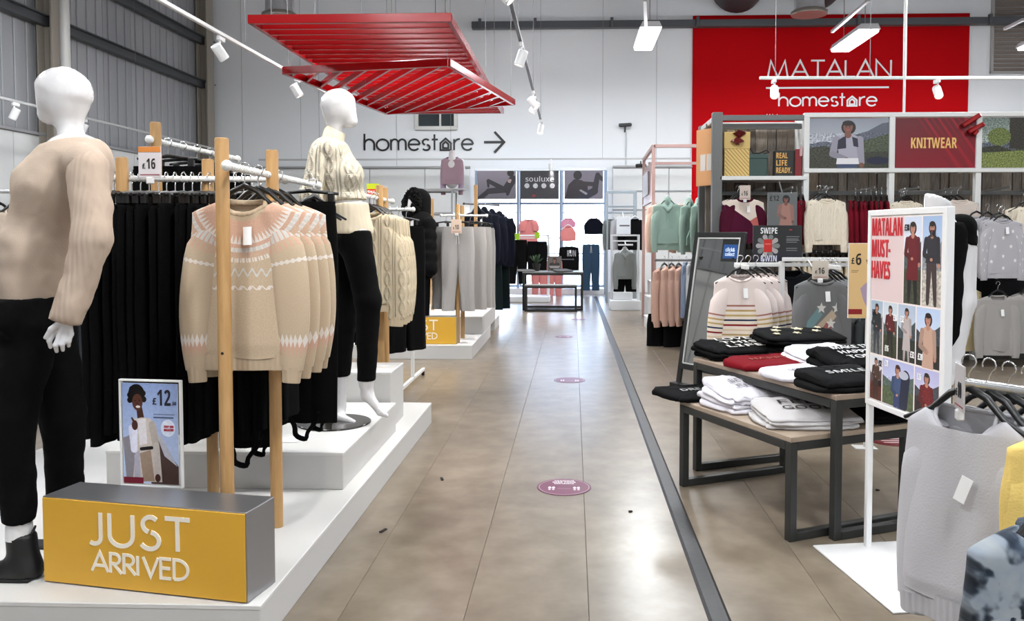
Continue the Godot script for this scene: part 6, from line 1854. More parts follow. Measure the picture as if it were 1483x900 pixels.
	framed_print(sw, "print", sp.tex(), 0.365, 0.275, Vector3.ZERO, 0.01, Color(0.1, 0.1, 0.1))
	text(sw, "SWIPE", 0.125, 0.045, mat(Color(0.88, 0.88, 0.88), 0.4), Vector3(-0.065, 0.098, 0.002))
	text(sw, "&WIN", 0.12, 0.045, mat(Color(0.78, 0.78, 0.86), 0.4), Vector3(-0.065, -0.112, 0.002))
	part("stem", MB.new().rod(Vector3(0, -0.13, -0.012), Vector3(0, 1.19 - 1.332, -0.012), 0.008, 8), wm, sw)
	# six pound poster
	var yp := Pic.new(200, 400, Color(0.86, 0.72, 0.50))
	yp.poly([0.45, 0.22, 0.98, 0.12, 0.98, 0.5, 0.6, 0.55], Color(0.22, 0.15, 0.10))
	yp.poly([0.3, 0.6, 0.55, 0.48, 0.95, 0.55, 0.9, 0.82, 0.5, 0.88, 0.38, 0.75], Color(0.66, 0.58, 0.66))
	yp.poly([0.75, 0.75, 1, 0.7, 1, 0.95, 0.8, 0.92], Color(0.25, 0.18, 0.32))
	yp.rect(0.0, 0.88, 0.36, 0.07, Color(0.55, 0.06, 0.09))
	yp.rect(0.06, 0.36, 0.2, 0.008, Color(0.5, 0.4, 0.28))
	yp.rect(0.06, 0.38, 0.16, 0.008, Color(0.5, 0.4, 0.28))
	var ps := thing("poster_stand", "yellow six pound poster showing bags and a lilac scarf, behind the tall poster stand", "poster", Vector3(1.914, 0, -5.4))
	var py: float = 1.100
	framed_print(ps, "print", yp.tex(), 0.25, 0.49, Vector3(0, py, 0), 0.012)
	text(ps, "6", 0.035, 0.075, mat(Color(0.12, 0.1, 0.08), 0.5), Vector3(-0.062, py + 0.14, 0.002))
	text(ps, "£", 0.02, 0.04, mat(Color(0.12, 0.1, 0.08), 0.5), Vector3(-0.098, py + 0.13, 0.002))
	part("stem", MB.new().rod(Vector3(0, 0, -0.012), Vector3(0, py - 0.24, -0.012), 0.009, 8), wm, ps)
	part("foot", MB.new().box(Vector3(0, 0.004, -0.012), Vector3(0.14, 0.008, 0.1), 0.002), wm, ps)
	var dk := cloth(Color(0.24, 0.255, 0.255), "fleece", 0.2, 6.0, 0.2)
	hang_rail(Vector3(1.892, 0.850, -5.900), Vector3(2.304, 0.851, -5.900), "low white rail behind the yellow six pound poster", Color(0.8, 0.8, 0.8), 0.0125, false)
	var dt := make_trousers("grey_trousers", "dark grey trousers hanging below the yellow six pound poster", {"w": 0.34, "l": 0.66, "lw": 0.17, "th": 0.06, "q": 1, "seed": 79}, dk, dk, "dark grey trousers below the yellow poster")
	for i in 5:
		var q: Vector3 = Vector3(1.965, 0.801, -5.900) + Vector3(0.09 * i, 0, 0)
		if i == 0: dt.transform = Transform3D(Basis(Vector3.UP, 1.1), q)
		else: dup(dt, q, 1.1, "%s dark grey trousers from the left below the yellow poster" % nth(i))

func mirror() -> void:
	# leaning, turned towards the aisle
	var t := thing("floor_mirror", "tall leaning mirror in a black frame with a blue sticker, beside the striped jumpers", "mirror", Vector3(1.14, 0, -7.35))
	var yaw := deg_to_rad(-54)
	var bs := Basis(Vector3.UP, yaw) * Basis(Vector3.RIGHT, -0.165)
	var w := 0.62
	var h := 1.44
	var blk := mat(Color(0.03, 0.03, 0.032), 0.4)
	var f := MB.new()
	for sx in [-1.0, 1.0]: f.box(Vector3(sx * (w / 2 - 0.025), h / 2, 0), Vector3(0.05, h, 0.03), 0.004)
	f.box(Vector3(0, h - 0.025, 0), Vector3(w - 0.1, 0.05, 0.03), 0.004)
	f.box(Vector3(0, 0.19, 0), Vector3(w - 0.1, 0.05, 0.03), 0.004)
	part("frame", f, blk, t, Vector3.ZERO, bs)
	var b := MB.new()
	for sx in [-1.0, 1.0]: b.box(Vector3(sx * (w / 2 - 0.056), h / 2 + 0.085, 0.006), Vector3(0.012, h - 0.27, 0.018), 0.002)
	for y in [0.221, h - 0.056]: b.box(Vector3(0, y, 0.006), Vector3(w - 0.12, 0.012, 0.018), 0.002)
	part("inner_bead", b, mat(Color(0.75, 0.75, 0.74), 0.3), t, Vector3.ZERO, bs)
	part("glass", MB.new().box(Vector3(0, h / 2 + 0.085, -0.002), Vector3(w - 0.12, h - 0.28, 0.008)), mat(Color(0.55, 0.55, 0.54), 0.03, 1.0), t, Vector3.ZERO, bs)
	part("back_leg", MB.new().bar(Vector3(-0.2, 0.0, -0.5), Vector3(-0.2, 1.2, -0.2), 0.03, 0.03).bar(Vector3(0.2, 0.0, -0.5), Vector3(0.2, 1.2, -0.2), 0.03, 0.03), blk, t, Vector3.ZERO, Basis(Vector3.UP, yaw))
	part("foot_bar", MB.new().box(Vector3(0, 0.02, 0.03), Vector3(w + 0.04, 0.04, 0.08), 0.004), blk, t, Vector3.ZERO, Basis(Vector3.UP, yaw))
	part("black_sticker", MB.new().box(Vector3(0.15, h - 0.165, 0.004), Vector3(0.2, 0.2, 0.004)), blk, t, Vector3.ZERO, bs)
	part("blue_sticker", MB.new().box(Vector3(0.155, h - 0.175, 0.007), Vector3(0.165, 0.125, 0.004), 0.0015), mat(Color(0.03, 0.27, 0.52), 0.4), t, Vector3.ZERO, bs)
	for q in [["click&", 0.018], ["collect", -0.022]]: text(t, q[0], 0.11, 0.036, mat(Color(0.85, 0.9, 0.95), 0.4), bs * Vector3(0.155, h - 0.175 + q[1], 0.0095), bs)

func right_side() -> void:
	var blackp := mat(Color(0.025, 0.025, 0.027), 0.35)
	var chrome := mat(Color(0.8, 0.8, 0.8), 0.2, 0.9)
	var h0 := make_hanger("clothes_hanger", "black hanger on the knitwear wall's first bay", 0.36, blackp, chrome)
	h0.position = Vector3(1.889, 1.876, -9.100)
	mirror()
	tables()
	must_haves()
	black_tee_form()
	front_rack(h0)
	four_way(h0)
	knit_wall(h0)
	mid_right(h0)

func plank_mats() -> Array:
	var r := []
	for k in 6:
		var m := StandardMaterial3D.new()
		var c: Color = [Color(0.47, 0.42, 0.37), Color(0.42, 0.38, 0.34), Color(0.52, 0.475, 0.425), Color(0.38, 0.34, 0.30), Color(0.56, 0.49, 0.41), Color(0.44, 0.41, 0.375)][k]
		m.albedo_texture = noise_tex(0.03, 5, c.darkened(0.12), c.lightened(0.25), 256, 40 + k)
		m.uv1_triplanar = true
		m.uv1_scale = Vector3(6, 0.6, 6)
		m.uv1_offset = Vector3(0.13 * k, 0.31 * k, 0)
		m.roughness = 0.85
		r.append(m)
	return r

func hills(p: Pic, sky: Color, sd: int) -> void:
	p.grad(0, 0, 1, 0.5, sky, sky.lightened(0.3))
	p.poly([0, 0.52, 0.18, 0.46, 0.34, 0.5, 0.5, 0.36, 0.72, 0.26, 0.9, 0.1, 1, 0.08, 1, 0.75, 0, 0.75], Color(0.34, 0.36, 0.40))
	p.poly([0.3, 0.75, 0.55, 0.5, 0.75, 0.42, 1, 0.3, 1, 0.9, 0.3, 0.9], Color(0.27, 0.30, 0.22))
	p.poly([0, 0.6, 0.2, 0.55, 0.45, 0.7, 1, 0.66, 1, 1, 0, 1], Color(0.20, 0.21, 0.16))
	p.speck(0, 0.3, 1, 0.7, 0.5, 30.0, sd)

func jumper_row(proto: Node3D, h0: Node3D, px0: Vector3, step: Vector3, n: int, turn: float, label: String, group: String, hdrop := 0.14) -> void:
	for i in n:
		dup(proto, px0 + step * i, turn + 0.06 * sin(i * 2.4), nth(i) + " " + label, group)
		if h0: dup(h0, px0 + step * i + Vector3(0, hdrop, 0), turn, "hanger of the " + group, "hangers of the " + group)

func knit_wall(h0: Node3D) -> void:
	# the panelled bays: posts, rails, planks, posters
	var wm := mat(Color(0.84, 0.84, 0.83), 0.4)
	var gm := mat(Color(0.40, 0.405, 0.40), 0.45, 0.2)
	var zf := -9.3
	var zb := -9.78
	var t := thing("shelving_unit", "white framed knitwear wall of four bays with weathered planks behind", "shelving", Vector3(1.635, 0, zf))
	var ox := t.position
	var pm := plank_mats()
	part("backing_board", MB.new().box(Vector3(2.7, 1.36, zb - zf - 0.045), Vector3(5.5, 2.68, 0.02)), mat(Color(0.12, 0.10, 0.09), 0.8), t)
	var x := -0.08
	var k := 0
	while x < 5.4:
		var w := 0.118 + 0.03 * sin(k * 2.7)
		part("plank", MB.new().box(Vector3(x + w / 2, 1.36, zb - zf + 0.012 * sin(k * 1.9)), Vector3(w - 0.006, 2.68, 0.024), 0.003), pm[(k * 5 + k / 4) % 6], t)
		x += w
		k += 1
	for q in [2.591, 3.527, 4.471, 5.416]:
		part("post", MB.new().box(Vector3(q - ox.x, 1.37, 0), Vector3(0.062, 2.74, 0.07), 0.004), wm, t)
		part("side_panel", MB.new().box(Vector3(q - ox.x, 2.42, -0.23), Vector3(0.02, 0.62, 0.42), 0.002), wm, t)
	var x1: float = 2.591 - ox.x
	var x2: float = 5.416 - ox.x
	part("top_rail", MB.new().box(Vector3((x1 + x2) / 2, 2.725, 0.0), Vector3(x2 - x1 + 0.06, 0.05, 0.075), 0.004), wm, t)
	part("poster_rail", MB.new().box(Vector3((x1 + x2) / 2, 2.11, 0.01), Vector3(x2 - x1 + 0.06, 0.045, 0.08), 0.004), wm, t)
	part("shelf_board", MB.new().box(Vector3(x1 / 2, 2.03, -0.2), Vector3(x1, 0.045, 0.5), 0.004), wm, t)
	for q in [[2.70, 0.0, gm], [2.62, -0.12, gm], [2.66, -0.3, wm]]: part("cross_rail", MB.new().box(Vector3(x1 / 2, q[0], q[1]), Vector3(x1 - 0.04, 0.06, 0.05), 0.004), q[2], t)
	part("grey_post", MB.new().box(Vector3(-0.03, 1.38, 0), Vector3(0.11, 2.76, 0.1), 0.005), gm, t)
	part("grey_post", MB.new().box(Vector3(-0.03, 1.37, -1.0), Vector3(0.1, 2.74, 0.1), 0.005), gm, t)
	part("side_rail", MB.new().box(Vector3(-0.03, 2.70, -0.5), Vector3(0.07, 0.06, 0.95), 0.004), wm, t)
	part("end_panel", MB.new().box(Vector3(0.0, 1.35, -0.5), Vector3(0.02, 2.6, 0.9), 0.002), gm, t)
	for y in [1.88, 1.2]:
		part("hang_bar", MB.new().box(Vector3((x2) / 2, y, -0.34), Vector3(x2, 0.05, 0.025), 0.003), gm, t)
	part("kick_board", MB.new().box(Vector3(x2 / 2, 0.045, -0.25), Vector3(x2, 0.09, 0.45), 0.003), mat(Color(0.3, 0.29, 0.28), 0.6), t)
	for q in [1196, 1255, 1320, 1392, 1445]: pass
	for q in [2.085, 2.391, 2.818, 3.274, 3.744, 4.198, 4.724, 5.114]:
		part("waterfall_arm", MB.new().bar(Vector3(q - ox.x, 1.90, -0.32), Vector3(q - ox.x, 1.915, 0.22), 0.018, 0.024, 0.002), chrome_m(), t)
		part("waterfall_arm", MB.new().bar(Vector3(q - ox.x, 1.21, -0.32), Vector3(q - ox.x, 1.22, 0.22), 0.018, 0.024, 0.002), chrome_m(), t)
	# posters above the bays
	var p1 := Pic.new(420, 300, Color(0.6, 0.6, 0.6))
	hills(p1, Color(0.52, 0.54, 0.58), 3)
	p1.speck(0.0, 0.5, 0.35, 0.5, 0.8, 50.0, 8)
	p1.figure(0.48, 1.75, 1.72, Color(0.45, 0.30, 0.25), Color(0.13, 0.09, 0.08), Color(0.62, 0.61, 0.66), Color(0.22, 0.27, 0.38), 0.45)
	p1.poly([0.36, 0.44, 0.42, 0.375, 0.455, 0.36, 0.46, 0.60, 0.35, 0.62], Color(0.14, 0.14, 0.2))
	p1.poly([0.53, 0.37, 0.60, 0.41, 0.61, 0.58, 0.55, 0.56], Color(0.14, 0.14, 0.2))
	p1.poly([0.35, 0.80, 0.61, 0.80, 0.62, 0.92, 0.34, 0.92], Color(0.85, 0.84, 0.85))
	p1.oval(0.85, 0.85, 0.14, 0.08, Color(0.08, 0.1, 0.2))
	var p2 := Pic.new(420, 300, Color(0.42, 0.04, 0.10))
	p2.grad(0, 0, 1, 1, Color(0.36, 0.05, 0.09), Color(0.50, 0.03, 0.11))
	for i in 9: p2.poly([0.28 + 0.08 * i, 0.0, 0.31 + 0.08 * i, 0.0, 0.75 + 0.08 * i, 1.0, 0.70 + 0.08 * i, 1.0], Color(0.56, 0.05, 0.12) if i % 2 else Color(0.46, 0.03, 0.09))
	var p3 := Pic.new(420, 300, Color(0.4, 0.42, 0.35))
	hills(p3, Color(0.4, 0.45, 0.42), 9)
	p3.poly([0.34, 0, 1, 0, 1, 0.62, 0.34, 0.62], Color(0.20, 0.19, 0.16))
	for i in 22: p3.poly([0.52 + 0.05 * (i % 4), 0.02 + 0.1 * (i / 4), 0.565 + 0.05 * (i % 4), 0.02 + 0.1 * (i / 4), 0.565 + 0.05 * (i % 4), 0.105 + 0.1 * (i / 4), 0.52 + 0.05 * (i % 4), 0.105 + 0.1 * (i / 4)], Color(0.42, 0.39, 0.36).darkened(0.12 * (i % 3)))
	p3.oval(0.22, 0.38, 0.14, 0.18, Color(0.38, 0.42, 0.22))
	p3.poly([0, 0.7, 1, 0.62, 1, 1, 0, 1], Color(0.44, 0.48, 0.26))
	p3.speck(0, 0, 1, 1, 0.6, 40.0, 6)
	p3.limb(0.85, 0.55, 0.72, 0.6, 0.06, 0.05, Color(0.58, 0.53, 0.53))
	p3.limb(0.72, 0.6, 0.76, 0.9, 0.045, 0.04, Color(0.58, 0.4, 0.34))
	p3.poly([0.52, 0.72, 0.68, 0.7, 0.68, 1, 0.54, 1], Color(0.05, 0.05, 0.06))
	var pos := [[p1, 3.066, "poster of a woman in a white and navy top before mountains"], [p2, 4.000, "dark red poster lettered KNITWEAR with a bow at its corner"], [p3, 4.950, "poster of a seated person beside an old stone wall, at the right edge"]]
	for q in pos:
		var b := thing("wall_poster", q[2], "poster", Vector3(q[1], 2.415, -9.31))
		framed_print(b, "print", q[0].tex(), 0.90, 0.555, Vector3(0, 0, 0.02))
		if q[0] == p2:
			text(b, "KNITWEAR", 0.50, 0.115, mat(Color(0.88, 0.72, 0.42), 0.4), Vector3(-0.01, 0.0, 0.022))
			part("bow", MB.new().bar(Vector3(0.28, 0.18, 0.04), Vector3(0.46, 0.3, 0.06), 0.1, 0.05, 0.01).bar(Vector3(0.34, 0.11, 0.05), Vector3(0.5, 0.2, 0.07), 0.09, 0.05, 0.01).bar(Vector3(0.40, 0.08, 0.05), Vector3(0.44, 0.13, 0.06), 0.09, 0.04, 0.01), mat(Color(0.55, 0.04, 0.05), 0.25, 0.3), b)
	# gift boxes on the shelf of the first bay
	var gold := Pic.new(128, 128, Color(0.82, 0.70, 0.42))
	for i in 14: gold.poly([0.15 * i - 0.9, 0, 0.15 * i - 0.86, 0, 0.15 * i + 0.14, 1, 0.15 * i + 0.10, 1], Color(0.56, 0.44, 0.22))
	var g := thing("gift_box", "large gold striped gift box with red bow on the high shelf", "box", Vector3(1.833, 2.055, -9.42))
	part("carton", MB.new().box(Vector3(0, 0.155, 0), Vector3(0.28, 0.31, 0.2), 0.004), printed(gold.tex(), 0.5), g)
	part("lid", MB.new().box(Vector3(0, 0.40, 0), Vector3(0.29, 0.19, 0.21), 0.004), mat(Color(0.80, 0.68, 0.41), 0.5), g)
	var bow := MB.new()
	for q in [[0.02, 0.50, -0.06], [0.02, 0.50, 0.06], [0.0, 0.36, -0.07], [0.0, 0.36, 0.07]]: bow.lathe(Vector3(q[0], 0.43, 0.12), [[0.01, 0.0], [0.045, (q[1] - 0.43) * 0.7], [0.055, q[1] - 0.43]] if q[1] > 0.43 else [[0.055, q[1] - 0.43], [0.045, (q[1] - 0.43) * 0.7], [0.01, 0.0]], 12, Basis(Vector3.FORWARD, q[2] * 6.0))
	part("bow", bow, mat(Color(0.35, 0.02, 0.04), 0.4), g)
	var g2 := thing("gift_box", "small dark green gift box with brown ribbon on the high shelf", "box", Vector3(2.073, 2.055, -9.42))
	part("carton", MB.new().box(Vector3(0, 0.1, 0), Vector3(0.20, 0.2, 0.18), 0.004), mat(Color(0.18, 0.27, 0.25), 0.5), g2)
	part("lid", MB.new().box(Vector3(0, 0.225, 0), Vector3(0.21, 0.05, 0.19), 0.003), mat(Color(0.20, 0.29, 0.27), 0.5), g2)
	part("ribbon", MB.new().tube(PackedVector3Array([Vector3(-0.09, 0.33, 0.05), Vector3(-0.05, 0.26, 0.06), Vector3(0.02, 0.26, 0.06), Vector3(0.09, 0.29, 0.06), Vector3(0.13, 0.27, 0.06), Vector3(0.06, 0.255, 0.06)]), [0.009], 6), mat(Color(0.10, 0.05, 0.04), 0.6), g2)
	var g3 := thing("gift_bag", "dark gift bag lettered REAL LIFE READY on the high shelf", "bag", Vector3(2.375, 2.055, -9.40))
	part("bag", MB.new().box(Vector3(0, 0.145, 0), Vector3(0.225, 0.29, 0.1), 0.004), mat(Color(0.12, 0.13, 0.12), 0.55), g3)
	for i in 3: text(g3, ["REAL", "LIFE", "READY."][i], [0.125, 0.12, 0.17][i], 0.062, mat(Color(0.86, 0.66, 0.34), 0.45), Vector3([-0.035, -0.037, -0.012][i], 0.232 - 0.082 * i, 0.052))
	var g4 := thing("gift_bag", "narrow red gift bag with pale ribbon next to the white post", "bag", Vector3(2.537, 2.055, -9.38), -0.35)
	part("bag", MB.new().box(Vector3(0, 0.15, 0), Vector3(0.075, 0.30, 0.14), 0.004), mat(Color(0.46, 0.03, 0.06), 0.5), g4)
	part("ribbon", MB.new().box(Vector3(0.03, 0.27, 0.075), Vector3(0.03, 0.1, 0.01), 0.002), mat(Color(0.75, 0.6, 0.6), 0.5), g4)
	# garments of the upper row
	var cream := cloth(Color(0.87, 0.825, 0.75), "cable", 0.5, 3.0, 0.3)
	var crib := cloth(Color(0.85, 0.80, 0.72), "rib", 0.2, 5.0, 0.3)
	var plum := cloth(Color(0.29, 0.08, 0.16), "wale", 0.2, 8.0, 0.3)
	var red := cloth(Color(0.40, 0.05, 0.11), "wale", 0.2, 8.0, 0.3)
	var cb := Pic.new(256, 256, Color(0.88, 0.82, 0.77))
	cb.poly([0.0, 0.12, 0.72, 0.62, 0.9, 1.0, 0.0, 1.0], Color(0.30, 0.08, 0.18))
	cb.poly([0.62, 0.55, 1.0, 0.3, 1.0, 1.0, 0.9, 1.0], Color(0.74, 0.40, 0.38))
	var oj := {"w": 0.44, "l": 0.44, "sl": 0.44, "sw": 0.14, "cu": 0.085, "nk": 0.08, "dip": 0.035, "dr": 0.045, "th": 0.06, "sp": 0.07, "q": 1, "seed": 81}
	var o2 := oj.duplicate()
	o2.q = 2
	var cj := make_top("colour_block_jumper", "cream, plum and pink colour block jumper under the sixteen pound card", "jumper", o2, [patterned(cb.tex()), plum, plum])
	cj.position = Vector3(1.882, 1.793, -9.100)
	var c1 := make_top("cream_jumper", "cream cable jumper facing front in the second bay of the knitwear wall", "jumper", o2, [cream, cream, crib], false)
	c1.position = Vector3(2.735, 1.780, -9.000)
	dup(h0, Vector3(2.735, 1.780, -9.000) + Vector3(0, 0.135, 0), 0.0, "hanger of the front cream jumper in the second bay")
	jumper_row(cj, h0, Vector3(1.880, 1.797, -9.200), Vector3(-0.012, 0.005, -0.09), 3, 0.1, "plum and cream jumper behind the colour block one", "rear colour block jumpers")
	jumper_row(c1, h0, Vector3(2.758, 1.792, -9.100), Vector3(-0.012, 0.004, -0.09), 3, -0.1, "cream jumper behind the front one in the second bay", "rear cream jumpers in the second bay")
	var r1 := make_top("burgundy_jumper", "burgundy jumper seen edge on in the second bay", "jumper", oj, [red, red, red], false, "burgundy jumpers in the second bay")
	r1.transform = Transform3D(Basis(Vector3.UP, 1.25), Vector3(3.043, 1.771, -9.150))
	jumper_row(r1, h0, Vector3(3.095, 1.771, -9.150), Vector3(0.056, 0, 0), 7, 1.25, "burgundy jumper seen edge on in the second bay", "burgundy jumpers in the second bay")
	jumper_row(r1, h0, Vector3(2.398, 1.779, -9.150), Vector3(0.06, 0, 0), 3, 1.15, "burgundy jumper beside the white post in the first bay", "burgundy jumpers in the first bay")
	jumper_row(c1, h0, Vector3(3.620, 1.768, -9.100), Vector3(0.02, 0.0, -0.1), 4, 0.25, "cream jumper in the third bay, left side", "cream jumpers at the left of the third bay")
	var pale := cloth(Color(0.82, 0.765, 0.72), "wale", 0.2, 8.0, 0.3)
	var pk := make_top("pale_pink_jumper", "pale pink jumper in the third bay, right of the headless figure's neck", "jumper", oj, [pale, pale, pale], false)
	pk.position = Vector3(4.197, 1.775, -9.100)
	jumper_row(pk, h0, Vector3(4.222, 1.780, -9.220), Vector3(-0.02, 0, -0.1), 3, 0.2, "pale jumper behind the pale pink one in the third bay", "rear pale jumpers in the third bay")
	var sg := Pic.new(256, 256, Color(0.66, 0.65, 0.665))
	for q in [[0.25, 0.2], [0.5, 0.34], [0.72, 0.22], [0.3, 0.5], [0.68, 0.5], [0.5, 0.68], [0.22, 0.78], [0.78, 0.76], [0.5, 0.9]]:
		var s := []
		for e in star_poly(0.045, Vector2(q[0], q[1]), PI):
			s.append(e.x)
			s.append(e.y)
		sg.poly(s, Color(0.86, 0.85, 0.84))
	var gstar := patterned(sg.tex())
	var o3 := o2.duplicate()
	o3.l = 0.56
	o3.sl = 0.5
	var st := make_top("grey_star_jumper", "pale grey jumper with white stars, frontmost in the right hand bay", "jumper", o3, [gstar, gstar, cloth(Color(0.65, 0.64, 0.655), "rib", 0.2, 5.0, 0.3)])
	st.position = Vector3(4.453, 1.557, -8.700)
	dup(h0, Vector3(4.453, 1.557, -8.700) + Vector3(0, 0.135, 0), 0.0, "hanger of the front grey star jumper")
	jumper_row(st, h0, Vector3(4.461, 1.574, -8.800), Vector3(-0.07, 0.01, -0.09), 3, 0.15, "pale grey star jumper behind the frontmost one", "rear grey star jumpers")
	jumper_row(c1, h0, Vector3(4.966, 1.710, -9.000), Vector3(0.0, 0.0, -0.12), 3, 0.0, "cream jumper at the right edge of the knitwear wall", "cream jumpers at the right edge")
	# lower row
	var oat := cloth(Color(0.78, 0.725, 0.63), "wale", 0.2, 8.0, 0.3)
	var lo := oj.duplicate()
	lo.l = 0.62
	lo.sl = 0.52
	var l1 := make_top("oatmeal_cardigan", "oatmeal cardigan seen edge on in the lower row, above the four way rack", "cardigan", lo, [oat, oat, oat], false, "oatmeal cardigans in the lower row")
	l1.transform = Transform3D(Basis(Vector3.UP, 1.3), Vector3(2.423, 1.128, -9.100))
	jumper_row(l1, h0, Vector3(2.468, 1.128, -9.100), Vector3(0.065, 0, 0), 11, 1.3, "oatmeal cardigan seen edge on in the lower row, above the four way rack", "oatmeal cardigans in the lower row")
	var butter := cloth(Color(0.87, 0.795, 0.62), "wale", 0.2, 8.0, 0.3)
	var l2 := make_top("butter_jumper", "soft yellow jumper in the lower row beside the headless figure's arm", "jumper", lo, [butter, butter, butter], false)
	l2.transform = Transform3D(Basis(Vector3.UP, 0.3), Vector3(4.182, 0.826, -8.900))
	dup(h0, Vector3(4.182, 0.826, -8.900) + Vector3(0, 0.14, 0), 0.3, "hanger of the soft yellow jumper in the lower row")
	var gj := cloth(Color(0.62, 0.605, 0.59), "wale", 0.2, 8.0, 0.3)
	var l3 := make_top("grey_v_neck", "taupe grey V neck jumper in the lower row under the star jumpers", "jumper", {"w": 0.46, "l": 0.58, "sl": 0.52, "sw": 0.14, "cu": 0.09, "nk": 0.08, "dip": 0.1, "th": 0.07, "sp": 0.05, "q": 2, "seed": 91}, [gj, gj, gj])
	l3.position = Vector3(4.447, 0.764, -8.750)
	dup(h0, Vector3(4.447, 0.764, -8.750) + Vector3(0, 0.14, 0), 0.0, "hanger of the taupe grey V neck jumper")
	jumper_row(l3, h0, Vector3(4.793, 0.783, -8.800), Vector3(0.05, 0, -0.1), 3, 0.2, "taupe grey jumper at the right edge, lower row", "taupe jumpers at the right edge")
	var dkc := cloth(Color(0.10, 0.10, 0.105), "wale", 0.2, 8.0, 0.2)
	var l4 := make_top("charcoal_jumper", "charcoal jumper in shadow under the grey star jumpers", "jumper", lo, [dkc, dkc, dkc], false, "charcoal jumpers under the star jumpers")
	l4.position = Vector3(4.522, 0.929, -9.200)
	jumper_row(l4, null, Vector3(4.798, 0.929, -9.200), Vector3(0.28, 0, 0), 2, 0.0, "charcoal jumper in shadow under the grey star jumpers", "charcoal jumpers under the star jumpers")
	jumper_row(l1, null, Vector3(3.260, 1.128, -9.100), Vector3(0.08, 0, 0), 5, 1.2, "oatmeal cardigan behind the tall poster stand", "oatmeal cardigans behind the poster stand")
	price_sign(Vector3(1.851, 1.853, -8.950), 0.115, 0.155, "£16", "sixteen pound price card above the colour block jumper", Color(0.74, 0.68, 0.64))
	# twelve pound poster
	var tp := Pic.new(180, 200, Color(0.36, 0.37, 0.37))
	tp.figure(0.62, 1.62, 1.56, Color(0.42, 0.27, 0.22), Color(0.06, 0.05, 0.05), Color(0.58, 0.42, 0.38), Color(0.5, 0.38, 0.34), 0.6)
	var b12 := thing("price_poster", "grey twelve pound poster of a woman in a pink jumper, first bay", "poster", Vector3(2.213, 1.670, -8.800))
	framed_print(b12, "print", tp.tex(), 0.31, 0.35, Vector3.ZERO, 0.012, Color(0.6, 0.6, 0.6))
	text(b12, "£12", 0.10, 0.055, mat(Color(0.1, 0.1, 0.1), 0.5), Vector3(-0.085, 0.115, 0.002))
	part("hook", MB.new().bar(Vector3(0, 0.17, -0.01), Vector3(0, 0.3, -0.15), 0.012, 0.006), chrome_m(), b12)

func chrome_m() -> StandardMaterial3D:
	return mat(Color(0.62, 0.62, 0.62), 0.3, 0.7)

